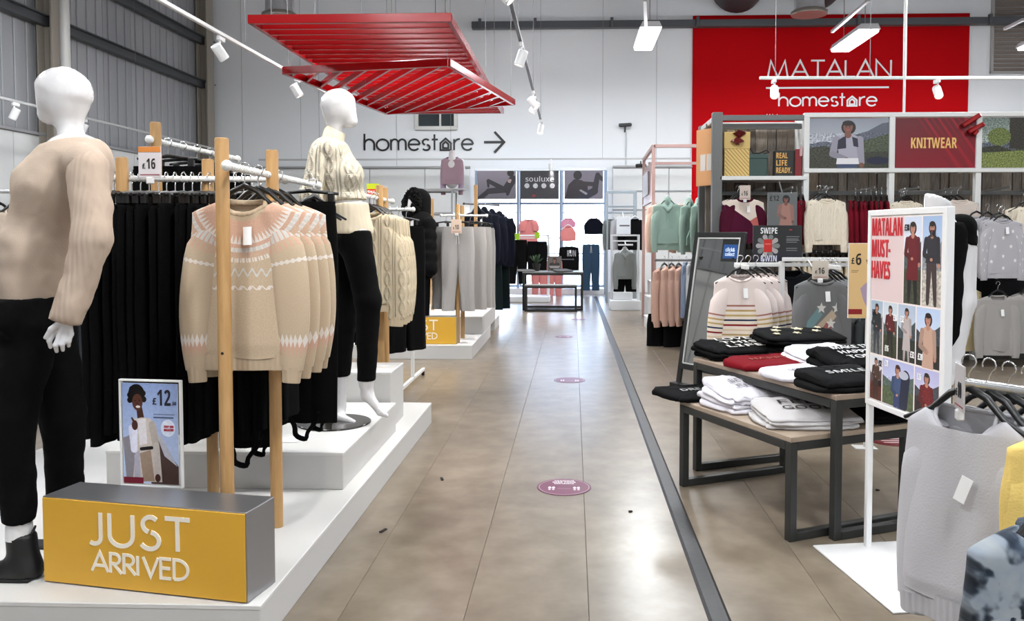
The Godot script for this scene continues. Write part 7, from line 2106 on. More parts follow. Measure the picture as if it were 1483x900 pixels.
func mid_right(h0: Node3D) -> void:
	# rose metal rack with green hoodies
	var rose := mat(Color(0.70, 0.575, 0.55), 0.4)
	var x0: float = 1.161
	var rk := thing("tall_rack", "tall rose coloured metal rack of green hoodies left of the knitwear wall", "rack", Vector3(x0, 0, -12.0))
	var f := MB.new()
	f.bar(Vector3(0, 0, 0), Vector3(0, 2.7, 0), 0.05, 0.05, 0.004)
	f.bar(Vector3(0.05, 0, -2.2), Vector3(0.05, 2.7, -2.2), 0.05, 0.05, 0.004)
	f.bar(Vector3(0, 2.68, 0), Vector3(0.05, 2.68, -2.2), 0.05, 0.05, 0.004)
	f.bar(Vector3(0, 2.68, 0), Vector3(0.78, 2.68, 0), 0.05, 0.05, 0.004)
	f.bar(Vector3(0, 2.5, -0.8), Vector3(0.78, 2.5, -0.8), 0.05, 0.04, 0.004)
	f.bar(Vector3(0.12, 1.9, -1.0), Vector3(0.12, 0.0, -1.0), 0.05, 0.05, 0.004)
	f.bar(Vector3(0, 1.9, 0), Vector3(0.05, 1.9, -2.2), 0.04, 0.04, 0.004)
	f.bar(Vector3(0.78, 0, 0), Vector3(0.78, 2.7, 0), 0.05, 0.05, 0.004)
	part("frame", f, rose, rk)
	var gm := mat(Color(0.40, 0.40, 0.41), 0.35, 0.5)
	part("hang_bar", MB.new().bar(Vector3(0, 1.78, 0.28), Vector3(0.85, 1.80, 0.5), 0.03, 0.045, 0.003), gm, rk)
	part("header_panel", MB.new().box(Vector3(0.025, 2.2, -1.1), Vector3(0.02, 0.56, 2.0), 0.002, Basis(Vector3.UP, -0.023)), rose, rk)
	part("light_panel", MB.new().box(Vector3(0.0, 2.2, -1.3), Vector3(0.02, 0.36, 1.2), 0.002, Basis(Vector3.UP, -0.023)), mat(Color(0.85, 0.86, 0.88), 0.3), rk)
	var gh := cloth(Color(0.55, 0.635, 0.595), "fleece", 0.2, 6.0, 0.3)
	var o := {"w": 0.44, "l": 0.60, "sl": 0.54, "sw": 0.16, "cu": 0.09, "nk": 0.08, "dip": 0.05, "th": 0.08, "sp": 0.06, "q": 2, "seed": 101, "hood": 0.11}
	var hd := make_top("green_hoodie", "sage green hoodie with pouch pocket, frontmost on the rose rack", "hoodie", o, [gh, gh, gh], false)
	hd.position = Vector3(1.302, 1.837, -11.400)
	part("pouch_pocket", MB.new().prism(PackedVector2Array([Vector2(-0.14, -0.56), Vector2(0.14, -0.56), Vector2(0.14, -0.46), Vector2(0.08, -0.36), Vector2(-0.08, -0.36), Vector2(-0.14, -0.46)]), 0.02), gh, hd, Vector3(0, 0, 0.05))
	dup(h0, Vector3(1.302, 1.837, -11.400) + Vector3(0, 0.13, 0), 0.0, "hanger of the front green hoodie")
	jumper_row(hd, h0, Vector3(1.600, 1.814, -11.300), Vector3(0.13, 0.0, 0.05), 4, 0.75, "sage green hoodie to the right of the front one on the rose rack", "green hoodies at the right of the rose rack", 0.13)
	var pch := cloth(Color(0.87, 0.73, 0.66), "fleece", 0.6, 6.0, 0.4)
	var o2 := o.duplicate()
	o2.q = 1
	o2.hood = 0.0
	var ph := make_top("peach_sweatshirt", "peach sweatshirt peeping out behind the green hoodies", "sweatshirt", o2, [pch, pch, pch], false, "peach sweatshirts behind the green hoodies")
	ph.transform = Transform3D(Basis(Vector3.UP, 0.2), Vector3(1.239, 1.829, -11.700))
	dup(ph, Vector3(1.546, 1.825, -11.600), 0.5)
	dup(ph, Vector3(1.537, 1.836, -11.900), 0.5)
	jumper_row(ph, null, Vector3(1.780, 1.830, -11.750), Vector3(0.12, 0, 0), 3, 0.5, "cream and peach sweatshirt farther right behind the hoodies", "peach sweatshirts at the right of the rose rack")
	# peach teddy jackets, below
	var ted := cloth(Color(0.83, 0.68, 0.61), "fleece", 0.9, 8.0, 0.5)
	var tj := make_top("teddy_jacket", "peach teddy jacket at the aisle end of the low rail", "jacket", {"w": 0.46, "l": 0.66, "sl": 0.58, "sw": 0.19, "cu": 0.13, "th": 0.10, "sp": 0.04, "q": 2, "seed": 111, "hem": 0.0}, [ted, ted, ted], false)
	tj.transform = Transform3D(Basis(Vector3.UP, 0.85), Vector3(1.130, 0.986, -10.300))
	var names := ["peach teddy jacket second from the aisle on the low rail", "peach teddy jacket third from the aisle on the low rail", "peach teddy jacket farthest from the aisle on the low rail"]
	for i in 3: dup(tj, Vector3(1.209, 1.006, -10.250) + Vector3(0.085 * i, 0, 0), 0.95, names[i])
	for i in 4: dup(h0, Vector3(1.138, 0.986, -10.300) + Vector3(0.09 * i, 0.14, 0), 0.9, "hanger of a peach teddy jacket", "hangers of the teddy jackets")
	hang_rail(Vector3(1.040, 1.080, -10.350), Vector3(1.536, 1.088, -10.100), "grey low rail of the peach teddy jackets", Color(0.42, 0.42, 0.43), 0.016, false)
	var vv := [Color(0.50, 0.55, 0.64), Color(0.76, 0.76, 0.76), Color(0.035, 0.04, 0.06), Color(0.03, 0.03, 0.035)]
	var vn := ["grey blue", "pale grey", "navy", "black"]
	for i in 4:
		var vm := cloth(vv[i], "fleece", 0.2, 6.0, 0.3)
		var v := make_top("sweatshirt", "%s sweatshirt seen edge on right of the peach teddy jackets" % vn[i], "sweatshirt", {"w": 0.42, "l": 0.62, "sl": 0.5, "sw": 0.15, "cu": 0.1, "th": 0.07, "sp": 0.03, "q": 1, "seed": 120 + i}, [vm, vm, vm], false)
		v.transform = Transform3D(Basis(Vector3.UP, 1.2), Vector3(1.385, 1.062, -10.100) + Vector3(0.055 * i, 0, 0))
	var bb := cloth(Color(0.02, 0.02, 0.022), "fleece", 0.2, 5.0, 0.15)
	var bt := make_trousers("black_fleece_trousers", "black fleece trousers below the peach teddy jackets", {"w": 0.4, "l": 0.42, "lw": 0.22, "th": 0.16, "q": 1, "seed": 130}, bb, bb, "black trousers below the teddy jackets")
	bt.position = Vector3(1.147, 0.402, -10.350)
	dup(bt, Vector3(1.340, 0.407, -10.300), 0.3)
	dup(bt, Vector3(1.497, 0.389, -10.500), 0.3)
	hang_rail(Vector3(1.031, 0.406, -10.400), Vector3(1.535, 0.407, -10.400), "low black rail under the teddy jackets", Color(0.1, 0.1, 0.1), 0.012, false)
	# stepped white blocks at the aisle
	var blk := mat(Color(0.78, 0.78, 0.77), 0.45)
	for q in [["lowest and nearest white stepped block by the aisle, beside the teddy jackets", Vector3(1.159, 0.000, -12.083), 0.22, 0.55, 0.18], ["middle white stepped block by the aisle", Vector3(1.260, 0.000, -13.032), 0.26, 0.5, 0.42], ["highest white stepped block by the aisle, next to the rose rack", Vector3(1.391, 0.000, -13.791), 0.28, 0.5, 0.62]]:
		var sb := thing("step_block", q[0], "plinth", q[1], 0.03)
		part("carcass", MB.new().box(Vector3(0.05, q[4] / 2 - 0.005, -0.2), Vector3(q[2], q[4] - 0.01, q[3]), 0.004), blk, sb)
		part("top_board", MB.new().box(Vector3(0.05, q[4] - 0.005, -0.2), Vector3(q[2] + 0.006, 0.01, q[3] + 0.006), 0.003), mat(Color(0.85, 0.85, 0.84), 0.4), sb)
	# orange panel at the end of the knitwear wall
	var op := thing("end_panel_sign", "orange panel with two white labels on the end of the knitwear wall", "sign", Vector3(1.562, 2.302, -9.7), deg_to_rad(-58))
	part("board", MB.new().box(Vector3.ZERO, Vector3(0.36, 0.66, 0.02), 0.002), mat(Color(0.90, 0.67, 0.46), 0.5), op)
	for i in 2: part("label", MB.new().box(Vector3(-0.06 + 0.11 * i, -0.06, 0.012), Vector3(0.085, 0.19, 0.004)), mat(Color(0.9, 0.88, 0.85), 0.4), op)
	part("bracket", MB.new().box(Vector3(0.1, 0.0, -0.06), Vector3(0.05, 0.3, 0.1)), mat(Color(0.5, 0.5, 0.5), 0.4), op)

func back_display() -> void:
	var sl := mat(Color(0.50, 0.56, 0.64), 0.4, 0.3)
	var wm := mat(Color(0.85, 0.86, 0.87), 0.35)
	var blackp := mat(Color(0.025, 0.025, 0.027), 0.35)
	# fixture before the window: posts, shelf rails, plinth
	var zf := -19.3
	var t := thing("shelving_unit", "slotted grey posts and rails of the sportswear display before the bright window", "shelving", Vector3(-0.78, 0, zf))
	for px in [-2.275, -1.298, -0.291, 0.760]:
		part("post", MB.new().box(Vector3(px + 0.78, 1.45, 0), Vector3(0.06, 2.9, 0.06), 0.004), sl, t)
		part("slot_strip", MB.new().box(Vector3(px + 0.815, 1.45, 0.0), Vector3(0.012, 2.8, 0.03)), mat(Color(0.85, 0.9, 0.95), 0.3), t)
	for y in [1.92, 1.32, 0.95]: part("hang_rail", MB.new().box(Vector3(0, y, -0.02), Vector3(2.98, 0.025, 0.025)), sl, t)
	part("top_rail", MB.new().box(Vector3(0, 2.93, 0), Vector3(3.1, 0.05, 0.08), 0.004), wm, t)
	part("plinth_board", MB.new().box(Vector3(0, 0.07, -0.1), Vector3(3.0, 0.14, 0.42), 0.004), wm, t)
	# three dark posters
	var a := Pic.new(256, 180, Color(0.42, 0.40, 0.43))
	a.grad(0, 0, 1, 1, Color(0.46, 0.43, 0.47), Color(0.34, 0.33, 0.36))
	a.limb(0.05, 0.98, 0.3, 0.7, 0.06, 0.06, Color(0.09, 0.09, 0.11))
	a.limb(0.28, 0.72, 0.75, 0.66, 0.07, 0.08, Color(0.12, 0.11, 0.13))
	a.limb(0.28, 0.36, 0.62, 0.6, 0.05, 0.06, Color(0.11, 0.10, 0.12))
	a.limb(0.27, 0.38, 0.28, 0.55, 0.035, 0.03, Color(0.11, 0.10, 0.12))
	a.limb(0.75, 0.64, 0.92, 0.3, 0.1, 0.1, Color(0.11, 0.10, 0.12))
	a.oval(0.84, 0.36, 0.06, 0.07, Color(0.55, 0.48, 0.47))
	a.oval(0.86, 0.08, 0.09, 0.12, Color(0.07, 0.06, 0.07))
	a.limb(0.93, 0.35, 0.78, 0.82, 0.045, 0.04, Color(0.10, 0.09, 0.11))
	var b := Pic.new(256, 180, Color(0.13, 0.135, 0.15))
	b.grad(0, 0, 1, 1, Color(0.13, 0.13, 0.15), Color(0.17, 0.17, 0.185))
	for i in 4: b.oval(0.17 + 0.22 * i, 0.53, 0.065, 0.09, Color(0.66, 0.66, 0.68))
	b.oval(0.35, 0.88, 0.05, 0.05, Color(0.45, 0.12, 0.16))
	b.speck(0, 0, 1, 1, 0.2, 20.0, 4)
	var c := Pic.new(256, 180, Color(0.40, 0.38, 0.42))
	c.poly([0.0, 1.0, 0.1, 0.5, 0.25, 0.3, 0.45, 0.34, 0.6, 0.55, 0.62, 1.0], Color(0.12, 0.09, 0.12))
	c.oval(0.34, 0.16, 0.11, 0.16, Color(0.09, 0.07, 0.08))
	c.limb(0.35, 0.45, 0.8, 0.48, 0.06, 0.05, Color(0.13, 0.10, 0.12))
	c.limb(0.45, 0.95, 0.78, 0.72, 0.1, 0.09, Color(0.10, 0.10, 0.17))
	c.limb(0.78, 0.72, 0.86, 0.15, 0.08, 0.06, Color(0.10, 0.09, 0.12))
	c.limb(0.86, 0.15, 0.97, 0.3, 0.05, 0.05, Color(0.11, 0.09, 0.12))
	c.poly([0.42, 0.66, 0.6, 0.8, 0.56, 0.86, 0.38, 0.7], Color(0.5, 0.48, 0.52))
	var lab := ["dark poster of a stretching figure in black leggings, above the window display", "dark grey poster lettered souluxe with four pale dots", "dark poster of a seated figure with raised knee, above the window display"]
	for i in 3:
		var w := thing("wall_poster", lab[i], "poster", Vector3([-1.782, -0.782, 0.247][i], 2.558, -19.2))
		framed_print(w, "print", [a, b, c][i].tex(), 0.90, 0.66, Vector3.ZERO, 0.012, Color(0.3, 0.3, 0.32))
		if i == 1: text(w, "souluxe", 0.66, 0.13, mat(Color(0.70, 0.70, 0.72), 0.5), Vector3(0.0, 0.14, 0.003), Basis.IDENTITY, plainfont)
	# sportswear before the window
	var navy := cloth(Color(0.03, 0.04, 0.085), "fleece", 0.1, 6.0, 0.2)
	var coral := cloth(Color(0.78, 0.48, 0.47), "fleece", 0.1, 6.0, 0.2)
	var teal := cloth(Color(0.17, 0.25, 0.33), "fleece", 0.1, 6.0, 0.2)
	var blk := cloth(Color(0.022, 0.022, 0.028), "fleece", 0.1, 6.0, 0.2)
	var wh := make_hanger("clothes_hanger", "white hanger of the navy vest before the window", 0.34, wm, mat(Color(0.8, 0.8, 0.8), 0.2, 0.9))
	wh.position = Vector3(-1.493, 1.929, -19.100)
	var q1 := {"w": 0.34, "l": 0.5, "sl": 0.0, "sw": 0.1, "shw": 0.62, "nk": 0.07, "dip": 0.1, "dr": 0.03, "th": 0.05, "q": 1, "seed": 201, "hem": 0.0, "nb": 0.008}
	var v := make_top("vest", "navy sports vest hanging highest at the left of the window display", "vest", q1, [navy, navy, navy], false)
	v.position = Vector3(-1.493, 1.785, -19.100)
	var tee := make_top("tee", "coral tee hanging before the bright window", "tee", {"w": 0.42, "l": 0.72, "sl": 0.18, "sw": 0.18, "cu": 0.16, "nk": 0.09, "dip": 0.05, "dr": 0.04, "th": 0.05, "sp": 0.05, "q": 1, "seed": 202, "hem": 0.0, "cl": 0.0}, [coral, coral, coral], false)
	tee.position = Vector3(-1.027, 1.753, -19.100)
	dup(wh, Vector3(-1.027, 1.897, -19.100), 0.0, "white hanger of the coral tee")
	var bra := q1.duplicate()
	bra.l = 0.22
	bra.seed = 204
	var pinkm := cloth(Color(0.74, 0.50, 0.58), "fleece", 0.1, 6.0, 0.2)
	var b1 := make_top("sports_bra", "small pink sports bra above the coral one", "bra", bra, [pinkm, pinkm, pinkm], false)
	b1.position = Vector3(-0.113, 1.784, -19.100)
	dup(wh, Vector3(-0.113, 1.912, -19.100), 0.0, "white hanger of the small pink sports bra")
	bra = bra.duplicate()
	bra.l = 0.34
	bra.w = 0.36
	var b2 := make_top("sports_bra", "coral sports vest below the pink bra, right half of the window display", "bra", bra, [coral, coral, coral], false)
	b2.position = Vector3(-0.112, 1.591, -19.000)
	dup(wh, Vector3(-0.112, 1.718, -19.000), 0.0, "white hanger of the coral sports vest")
	bra = bra.duplicate()
	bra.l = 0.38
	bra.w = 0.46
	var b3 := make_top("sports_bra", "navy sports bra hanging highest at the right of the window display", "bra", bra, [navy, navy, navy], false)
	b3.position = Vector3(0.479, 1.784, -19.100)
	dup(wh, Vector3(0.479, 1.911, -19.100), 0.0, "white hanger of the navy sports bra")
	var lo := {"w": 0.38, "l": 1.05, "lw": 0.17, "th": 0.06, "q": 1, "seed": 210, "string": true}
	var tj := make_trousers("teal_joggers", "dark teal joggers with pale drawstring at the right of the window display", lo, teal, teal)
	tj.position = Vector3(0.414, 1.177, -19.000)
	dup(wh, Vector3(0.414, 1.273, -19.000) + Vector3(0, 0.02, 0), 0.0, "white hanger of the dark teal joggers")
	var bt := make_top("sleeveless_shirt", "black printed top between the coral vest and the teal joggers", "top", {"w": 0.48, "l": 0.62, "sl": 0.0, "sw": 0.1, "nk": 0.08, "dip": 0.04, "dr": 0.03, "th": 0.06, "q": 1, "seed": 212, "hem": 0.0}, [blk, blk, blk], true)
	bt.position = Vector3(-0.095, 1.130, -18.900)
	dup(wh, Vector3(-0.095, 1.241, -18.900) + Vector3(0, 0.03, 0), 0.0, "white hanger of the black printed top")
	text(bt, "RUN", 0.2, 0.14, mat(Color(0.6, 0.6, 0.62), 0.5), Vector3(0.06, -0.16, 0.04))
	var cl := make_trousers("coral_leggings", "coral leggings seen under the far table, left pair", {"w": 0.34, "l": 0.85, "lw": 0.13, "th": 0.06, "q": 1, "seed": 214}, coral, coral)
	cl.position = Vector3(-0.766, 0.806, -18.600)
	dup(cl, Vector3(-0.421, 0.806, -18.600), 0.0, "coral leggings seen under the far table, right pair")
	hang_rail(Vector3(-0.938, 0.837, -18.600), Vector3(0.001, 0.838, -18.600), "dark rail of the coral leggings", Color(0.3, 0.3, 0.32), 0.012, false)
	# white gondola
	var g := thing("gondola_rack", "low white rack of black leggings left of the far table", "rack", Vector3(-0.983, 0, -17.2))
	var f := MB.new()
	for sx in [-0.47, 0.47]: f.bar(Vector3(sx, 0.1, 0), Vector3(sx, 1.39, 0), 0.05, 0.05, 0.004)
	f.bar(Vector3(-0.47, 1.38, 0), Vector3(0.47, 1.38, 0), 0.05, 0.035, 0.004)
	part("frame", f, wm, g)
	part("base", MB.new().box(Vector3(0, 0.06, 0), Vector3(1.0, 0.12, 0.6), 0.01), wm, g)
	part("cross_bar", MB.new().bar(Vector3(-0.45, 1.33, 0.08), Vector3(0.45, 1.33, 0.08), 0.02, 0.02), wm, g)
	var bl := make_trousers("black_leggings", "black leggings on the low white rack, left of the plant", {"w": 0.40, "l": 0.9, "lw": 0.17, "th": 0.12, "q": 1, "seed": 216}, blk, blk)
	bl.position = Vector3(-1.164, 1.29, -17.1)
	dup(bl, Vector3(-0.747, 1.26, -17.1), 0.0, "navy black leggings on the low white rack, behind the plant", "", Vector3(1, 0.72, 1))
	for q in [[Vector3(-1.156, 1.357, -16.980), "left green price card on the low white rack"], [Vector3(-0.742, 1.386, -16.980), "right green price card on the low white rack"]]:
		solo("price_card", MB.new().box(Vector3.ZERO, Vector3(0.10, 0.13, 0.004), 0.001), mat(Color(0.56, 0.72, 0.10), 0.4), q[1], "sign", q[0])
	# far nested tables with a plant and a card
	table("far grey table at the end of the aisle, carrying a plant and a folded cloth", Vector3(-0.374, 0, -15.4), 0.0, 1.12, 0.6, 0.715, Color(0.15, 0.155, 0.15), Color(0.52, 0.53, 0.53))
	table("lower far grey table tucked in front of the plant table", Vector3(-0.404, 0, -14.98), 0.0, 0.95, 0.22, 0.49, Color(0.15, 0.155, 0.15), Color(0.56, 0.57, 0.57))
	var pl := thing("potted_plant", "small green plant in a dark pot on the far table", "plant", Vector3(-0.686, 0.716, -15.4))
	part("pot", MB.new().lathe(Vector3.ZERO, [[0.055, 0.0], [0.075, 0.13], [0.078, 0.14], [0.065, 0.14], [0.06, 0.12]], 18), mat(Color(0.10, 0.09, 0.08), 0.6), pl)
	var leaf := MB.new()
	leaf.prism(PackedVector2Array([Vector2(0, 0), Vector2(0.018, 0.06), Vector2(0.02, 0.11), Vector2(0.0, 0.2), Vector2(-0.02, 0.11), Vector2(-0.018, 0.06)]), 0.003)
	var lm := leaf.mesh()
	for i in 26:
		var an := i * 2.4
		var ti := 0.25 + 0.75 * fmod(i * 0.37, 1.0)
		part("leaf", lm, mat(Color(0.10, 0.22, 0.08).lightened(0.1 * (i % 3)), 0.5), pl, Vector3(0, 0.13, 0), Basis(Vector3.UP, an) * Basis(Vector3.RIGHT, ti))
	var wp := Pic.new(96, 120, Color(0.45, 0.43, 0.42))
	wp.figure(0.5, 1.9, 1.8, Color(0.62, 0.45, 0.37), Color(0.25, 0.16, 0.11), Color(0.28, 0.26, 0.25), Color(0.2, 0.2, 0.2), 0.6)
	wp.rect(0.12, 0.66, 0.76, 0.05, Color(0.85, 0.85, 0.85))
	wp.rect(0.16, 0.74, 0.68, 0.05, Color(0.85, 0.85, 0.85))
	var ws := thing("price_poster", "small poster of a smiling long haired woman standing on the far table", "poster", Vector3(-0.346, 0.86, -15.3))
	framed_print(ws, "print", wp.tex(), 0.26, 0.28, Vector3.ZERO, 0.01, Color(0.5, 0.5, 0.5))
	part("foot", MB.new().box(Vector3(0, -0.142, -0.01), Vector3(0.2, 0.006, 0.08)), wm, ws)
	folded("grey folded cloth lying flat at the left of the far table", Vector3(-0.875, 0.716, -15.3), 0.26, 0.3, 0.03, Color(0.36, 0.36, 0.36), 31, 0.1)
	folded("grey cloth hanging a little over the edge at the right of the far table", Vector3(-0.191, 0.716, -15.22), 0.26, 0.24, 0.04, Color(0.33, 0.33, 0.34), 32, 0.5)
	# white gondola with grey hoodies, right of the window
	var g2 := thing("gondola_rack", "white slotted rack with a grey hoodie, right of the far table", "rack", Vector3(0.970, 0, -15.4))
	var f2 := MB.new()
	for sx in [-0.25, 0.25]: f2.bar(Vector3(sx, 0.1, 0), Vector3(sx, 1.40, 0), 0.045, 0.045, 0.004)
	for y in [1.385, 1.28]: f2.bar(Vector3(-0.25, y, 0), Vector3(0.25, y, 0), 0.045, 0.03, 0.004)
	f2.bar(Vector3(-0.14, 1.21, 0.12), Vector3(0.14, 1.21, 0.12), 0.02, 0.03, 0.003)
	f2.bar(Vector3(0, 1.21, 0.12), Vector3(0, 1.28, 0), 0.02, 0.02, 0.003)
	part("frame", f2, wm, g2)
	part("base", MB.new().box(Vector3(0, 0.09, 0), Vector3(0.56, 0.18, 0.5), 0.008), wm, g2)
	part("inner_base", MB.new().box(Vector3(-0.05, 0.25, -0.05), Vector3(0.36, 0.14, 0.3), 0.008), wm, g2)
	var gr := cloth(Color(0.50, 0.52, 0.515), "fleece", 0.2, 6.0, 0.3)
	var hd := make_top("grey_hoodie", "grey cropped hoodie on the white slotted rack right of the far table", "hoodie", {"w": 0.42, "l": 0.46, "sl": 0.56, "sw": 0.14, "cu": 0.085, "th": 0.08, "sp": 0.05, "q": 2, "seed": 221, "hood": 0.1}, [gr, gr, gr], false)
	hd.position = Vector3(0.955, 1.09, -15.2)
	dup(wh, Vector3(0.955, 1.225, -15.2), 0.0, "white hanger of the grey cropped hoodie")
	var bt2 := make_trousers("black_shorts", "black trousers under the grey cropped hoodie", {"w": 0.4, "l": 0.4, "lw": 0.2, "th": 0.1, "q": 1, "seed": 222}, blk, blk)
	bt2.position = Vector3(0.973, 0.75, -15.42)
	var fr := thing("shelf_frame", "pale grey frame rack behind the white slotted rack, right of the window", "rack", Vector3(0.982, 0, -17.0))
	var f3 := MB.new()
	for sx in [-0.29, 0.29]:
		for sz in [-0.25, 0.25]: f3.bar(Vector3(sx, 0, sz), Vector3(sx, 2.28, sz), 0.035, 0.035, 0.003)
	for y in [2.27, 1.98, 1.85]:
		for sz in [-0.25, 0.25]: f3.bar(Vector3(-0.29, y, sz), Vector3(0.29, y, sz), 0.03, 0.03, 0.003)
	part("frame", f3, mat(Color(0.60, 0.64, 0.67), 0.4, 0.2), fr)
	for i in 4:
		var m: Material = [gr, cloth(Color(0.7, 0.7, 0.72), "fleece", 0.2, 6.0, 0.3), blk, blk][i]
		var s := make_top("sweatshirt", ["grey sweatshirt on the frame rack above the cropped hoodie", "pale sweatshirt in the middle of the frame rack", "black sweatshirt on the frame rack beside the rose post", "black sweatshirt at the front right of the frame rack"][i], "sweatshirt", {"w": 0.42, "l": 0.58, "sl": 0.5, "sw": 0.14, "cu": 0.09, "th": 0.08, "sp": 0.03, "q": 1, "seed": 230 + i}, [m, m, m], false)
		s.transform = Transform3D(Basis(Vector3.UP, 0.3), Vector3(0.796 + 0.15 * i, 1.72, -16.9 + 0.07 * i))
		dup(wh, Vector3(0.796 + 0.15 * i, 1.86, -16.9 + 0.07 * i), 0.3, "hanger on the pale grey frame rack", "hangers of the frame rack")
	var wc := thing("white_card", "white blank card on the frame rack above the grey hoodie", "sign", Vector3(1.001, 1.578, -16.400))
	part("card", MB.new().box(Vector3.ZERO, Vector3(0.28, 0.34, 0.006), 0.001), mat(Color(0.88, 0.9, 0.92), 0.3), wc)
	part("dark_mark", MB.new().box(Vector3(0.02, 0.0, 0.004), Vector3(0.2, 0.03, 0.002)), mat(Color(0.4, 0.4, 0.42), 0.4), wc)
	part("hook", MB.new().bar(Vector3(0, 0.16, -0.01), Vector3(0, 0.27, -0.3), 0.01, 0.006), wm, wc)

func tracks() -> void:
	var w := Color(0.84, 0.84, 0.83)
	track(Vector3(-3.74, 3.5, -1.5), Vector3(-3.66, 3.5, -12.2), "white lighting track passing over the left side, behind the tiptoe mannequin's head", w, [0.2, 0.55, 0.72, 0.95])
	track(Vector3(-0.54, 3.5, -1.5), Vector3(-0.60, 3.5, -15.6), "dark lighting track hanging over the aisle", Color(0.16, 0.16, 0.165), [0.2, 0.5, 0.75, 0.97])
	track(Vector3(2.449, 3.461, -11.000), Vector3(6.539, 3.434, -11.000), "white lighting track in front of the red wall", w, [0.05, 0.35, 0.95])
	track(Vector3(-8.2, 3.36, -7.0), Vector3(-8.2, 3.36, -18.8), "thin lighting rail along the left wall", Color(0.66, 0.66, 0.66), [0.3, 0.7])
	track(Vector3(-7.4, 3.16, -19.2), Vector3(2.7, 3.16, -19.2), "thin lighting rail along the white back wall", Color(0.66, 0.66, 0.66), [0.1, 0.45, 0.8])
	solo("suspension_tube", MB.new().rod(Vector3(4.290, 3.421, -10.900), Vector3(4.272, 7.98, -10.9), 0.022, 12).rod(Vector3(4.290, 2.959, -10.900), Vector3(4.290, 3.421, -10.900), 0.016, 12), mat(Color(0.82, 0.82, 0.81), 0.4), "thin white upright tube crossing the red wall", "tube")
	for q in [[Vector3(1.154, 5.191, -13.500), Vector3(1.310, 5.048, -15.000)], [Vector3(5.074, 5.434, -14.500), Vector3(4.921, 5.261, -16.000)], [Vector3(8.234, 5.336, -15.500), Vector3(8.247, 5.334, -16.200)]]:
		solo("support_arm", MB.new().bar(q[0], q[1], 0.06, 0.05, 0.004), mat(Color(0.7, 0.7, 0.71), 0.4, 0.2), "pale bar holding the strip light %s" % ("above the aisle" if q[0].x < 2.5 else "in front of the red wall" if q[0].x < 6.5 else "at the right edge"), "bar")
	spot_lamp(Vector3(-3.70, 3.48, -8.6), Vector3(-2.6, 1.0, -10.2), "lit white spotlight on the left track, nearer one", 7.0)
	spot_lamp(Vector3(-3.67, 3.48, -10.9), Vector3(-2.2, 0.8, -11.2), "lit white spotlight at the far end of the left track, beside the mannequin's head", 7.0)
	spot_lamp(Vector3(-0.565, 3.48, -9.0), Vector3(-1.2, 1.4, -8.9), "unlit looking white spotlight on the aisle track, nearest in view", 7.0)
	spot_lamp(Vector3(-0.58, 3.48, -12.0), Vector3(1.3, 1.0, -11.4), "upper of two lit spotlights close together on the aisle track", 7.0)
	spot_lamp(Vector3(-0.58, 3.48, -12.45), Vector3(-1.9, 1.2, -12.1), "lower of two lit spotlights close together on the aisle track", 7.0)
	spot_lamp(Vector3(-0.59, 3.48, -15.0), Vector3(-1.0, 0.5, -14.0), "lit spotlight at the far end of the aisle track", 7.0)
	# the same tracks above the picture, towards the near displays
	for q in [[Vector3(-3.74, 3.48, -3.2), Vector3(-1.9, 1.2, -3.0)], [Vector3(-3.72, 3.48, -5.2), Vector3(-1.4, 1.5, -4.6)], [Vector3(-0.54, 3.48, -2.4), Vector3(-1.25, 1.1, -3.1)], [Vector3(-0.55, 3.48, -4.0), Vector3(-1.3, 1.5, -4.65)], [Vector3(-0.55, 3.48, -5.4), Vector3(-1.4, 1.0, -5.5)], [Vector3(-0.54, 3.48, -2.9), Vector3(1.25, 0.7, -4.2)], [Vector3(-0.55, 3.48, -6.6), Vector3(1.7, 1.1, -6.4)]]:
		spot_lamp(q[0], q[1], "track spotlight above the picture, turned to the near displays", 2.8, true, 1.0, "spotlights above the picture")
	spot_lamp(Vector3(2.638, 3.441, -11.000), Vector3(2.3, 1.6, -9.6), "white spotlight at the left end of the track before the red wall", 16.0)
	spot_lamp(Vector3(4.747, 3.428, -11.000), Vector3(4.6, 1.6, -9.5), "white spotlight on the track before the red wall, right of the upright tube", 16.0)
	for q in [[Vector3(-8.2, 3.34, -11.9), "dark fronted spotlight at the left edge under the thin wall rail"], [Vector3(-8.2, 3.34, -13.6), "small spotlight under the thin wall rail behind the first mannequin's neck"]]:
		spot_lamp(q[0], q[0] + Vector3(-0.6, -1.5, 0.2), q[1], 3.0, false)
	for q in [[Vector3(-2.581, 3.156, -19.200), "small spotlight on the back wall rail above the lilac figure"], [Vector3(-0.516, 3.149, -19.200), "small spotlight on the back wall rail above the souluxe poster"]]:
		spot_lamp(q[0], q[0] + Vector3(0.1, -1.5, -0.3), q[1], 3.0)

func build_all() -> void:
	left_side()
	right_side()
	back_display()
	tracks()

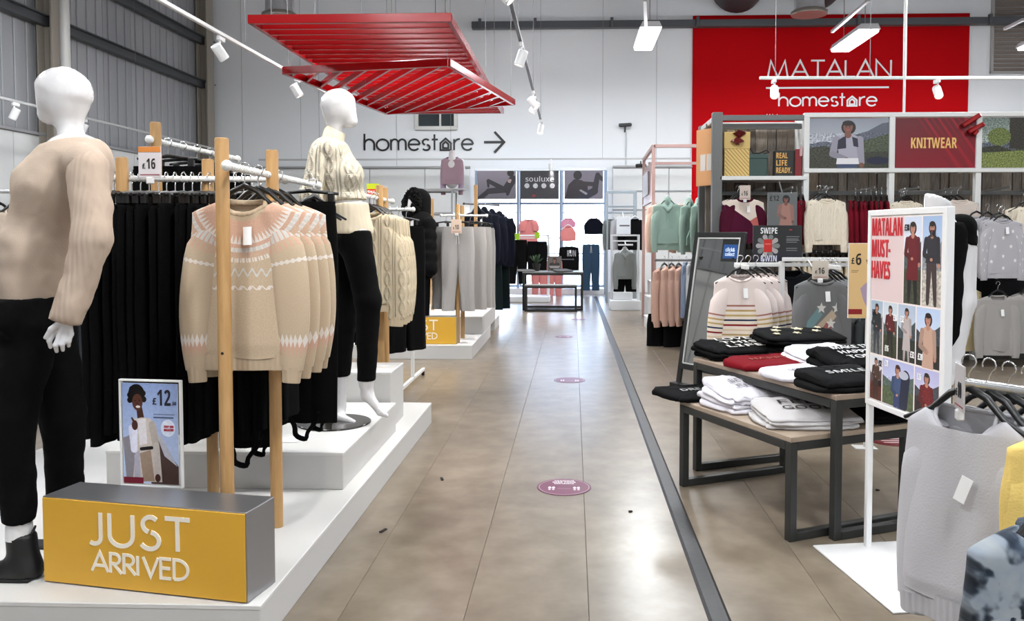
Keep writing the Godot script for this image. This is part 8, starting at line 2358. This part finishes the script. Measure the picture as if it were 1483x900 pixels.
func _ready() -> void:
	rng.seed = 7
	bold.font_names = PackedStringArray(["Droid Sans"])
	bold.font_weight = 700
	plainfont.font_names = PackedStringArray(["Droid Sans"])
	# camera
	var cam := Camera3D.new()
	cam.name = "camera"
	cam.projection = Camera3D.PROJECTION_FRUSTUM
	cam.near = 0.05
	cam.far = 200.0
	cam.size = 2.0 * 0.05 * 450.0 / 1190.0
	cam.frustum_offset = Vector2(-0.03942, -0.05052) * 0.05
	cam.position = Vector3(0, 1.4, 0)
	cam.rotation_degrees = Vector3(-2.4, 2.0, 0)
	add_child(cam)
	cam.current = true
	# daylight outside the far window
	var we := WorldEnvironment.new()
	we.name = "environment"
	var env := Environment.new()
	env.background_mode = Environment.BG_SKY
	var sm := ProceduralSkyMaterial.new()
	sm.sky_top_color = Color(0.62, 0.75, 0.95)
	sm.sky_horizon_color = Color(0.86, 0.93, 1.0)
	sm.ground_horizon_color = Color(0.82, 0.88, 0.95)
	sm.ground_bottom_color = Color(0.6, 0.62, 0.64)
	sm.sky_energy_multiplier = 1.0
	sm.ground_energy_multiplier = 1.0
	var sky := Sky.new()
	sky.sky_material = sm
	env.sky = sky
	env.background_energy_multiplier = 14.0
	env.tonemap_mode = Environment.TONE_MAPPER_LINEAR
	env.tonemap_exposure = 1.0
	env.sdfgi_enabled = true
	env.ssao_enabled = true
	env.ssil_enabled = true
	we.environment = env
	add_child(we)
	# strip lights: rows along the shop, the far ends of three of them in view
	for q in [[1.4, 15.9], [5.4, 16.2], [9.1, 16.2], [-2.55, 15.9], [1.4, 10.6], [5.4, 10.6], [9.1, 10.6], [-2.55, 10.6], [-6.4, 10.6], [1.4, 5.3], [5.4, 5.3], [-2.55, 5.3], [-6.4, 5.3], [1.4, 0.2], [-2.55, 0.2], [5.4, 0.2]]:
		var far: bool = q[1] > 15.0 and q[0] > 0.0
		luminaire(Vector3(q[0], 5.15, -q[1]), "bright strip light hanging %s" % ("above the aisle before the white back wall" if q[0] < 2.0 else "in front of the red wall panel" if q[0] < 6.0 else "at the right edge in front of the brown vent") if far else "strip light of the ceiling rows above the picture", 13.0 if q[1] > 15.0 else 10.5, "" if far else "strip lights overhead")
	make_bumps()
	setting()
	wall_signs()
	red_louvre()
	floor_stickers()
	build_all()
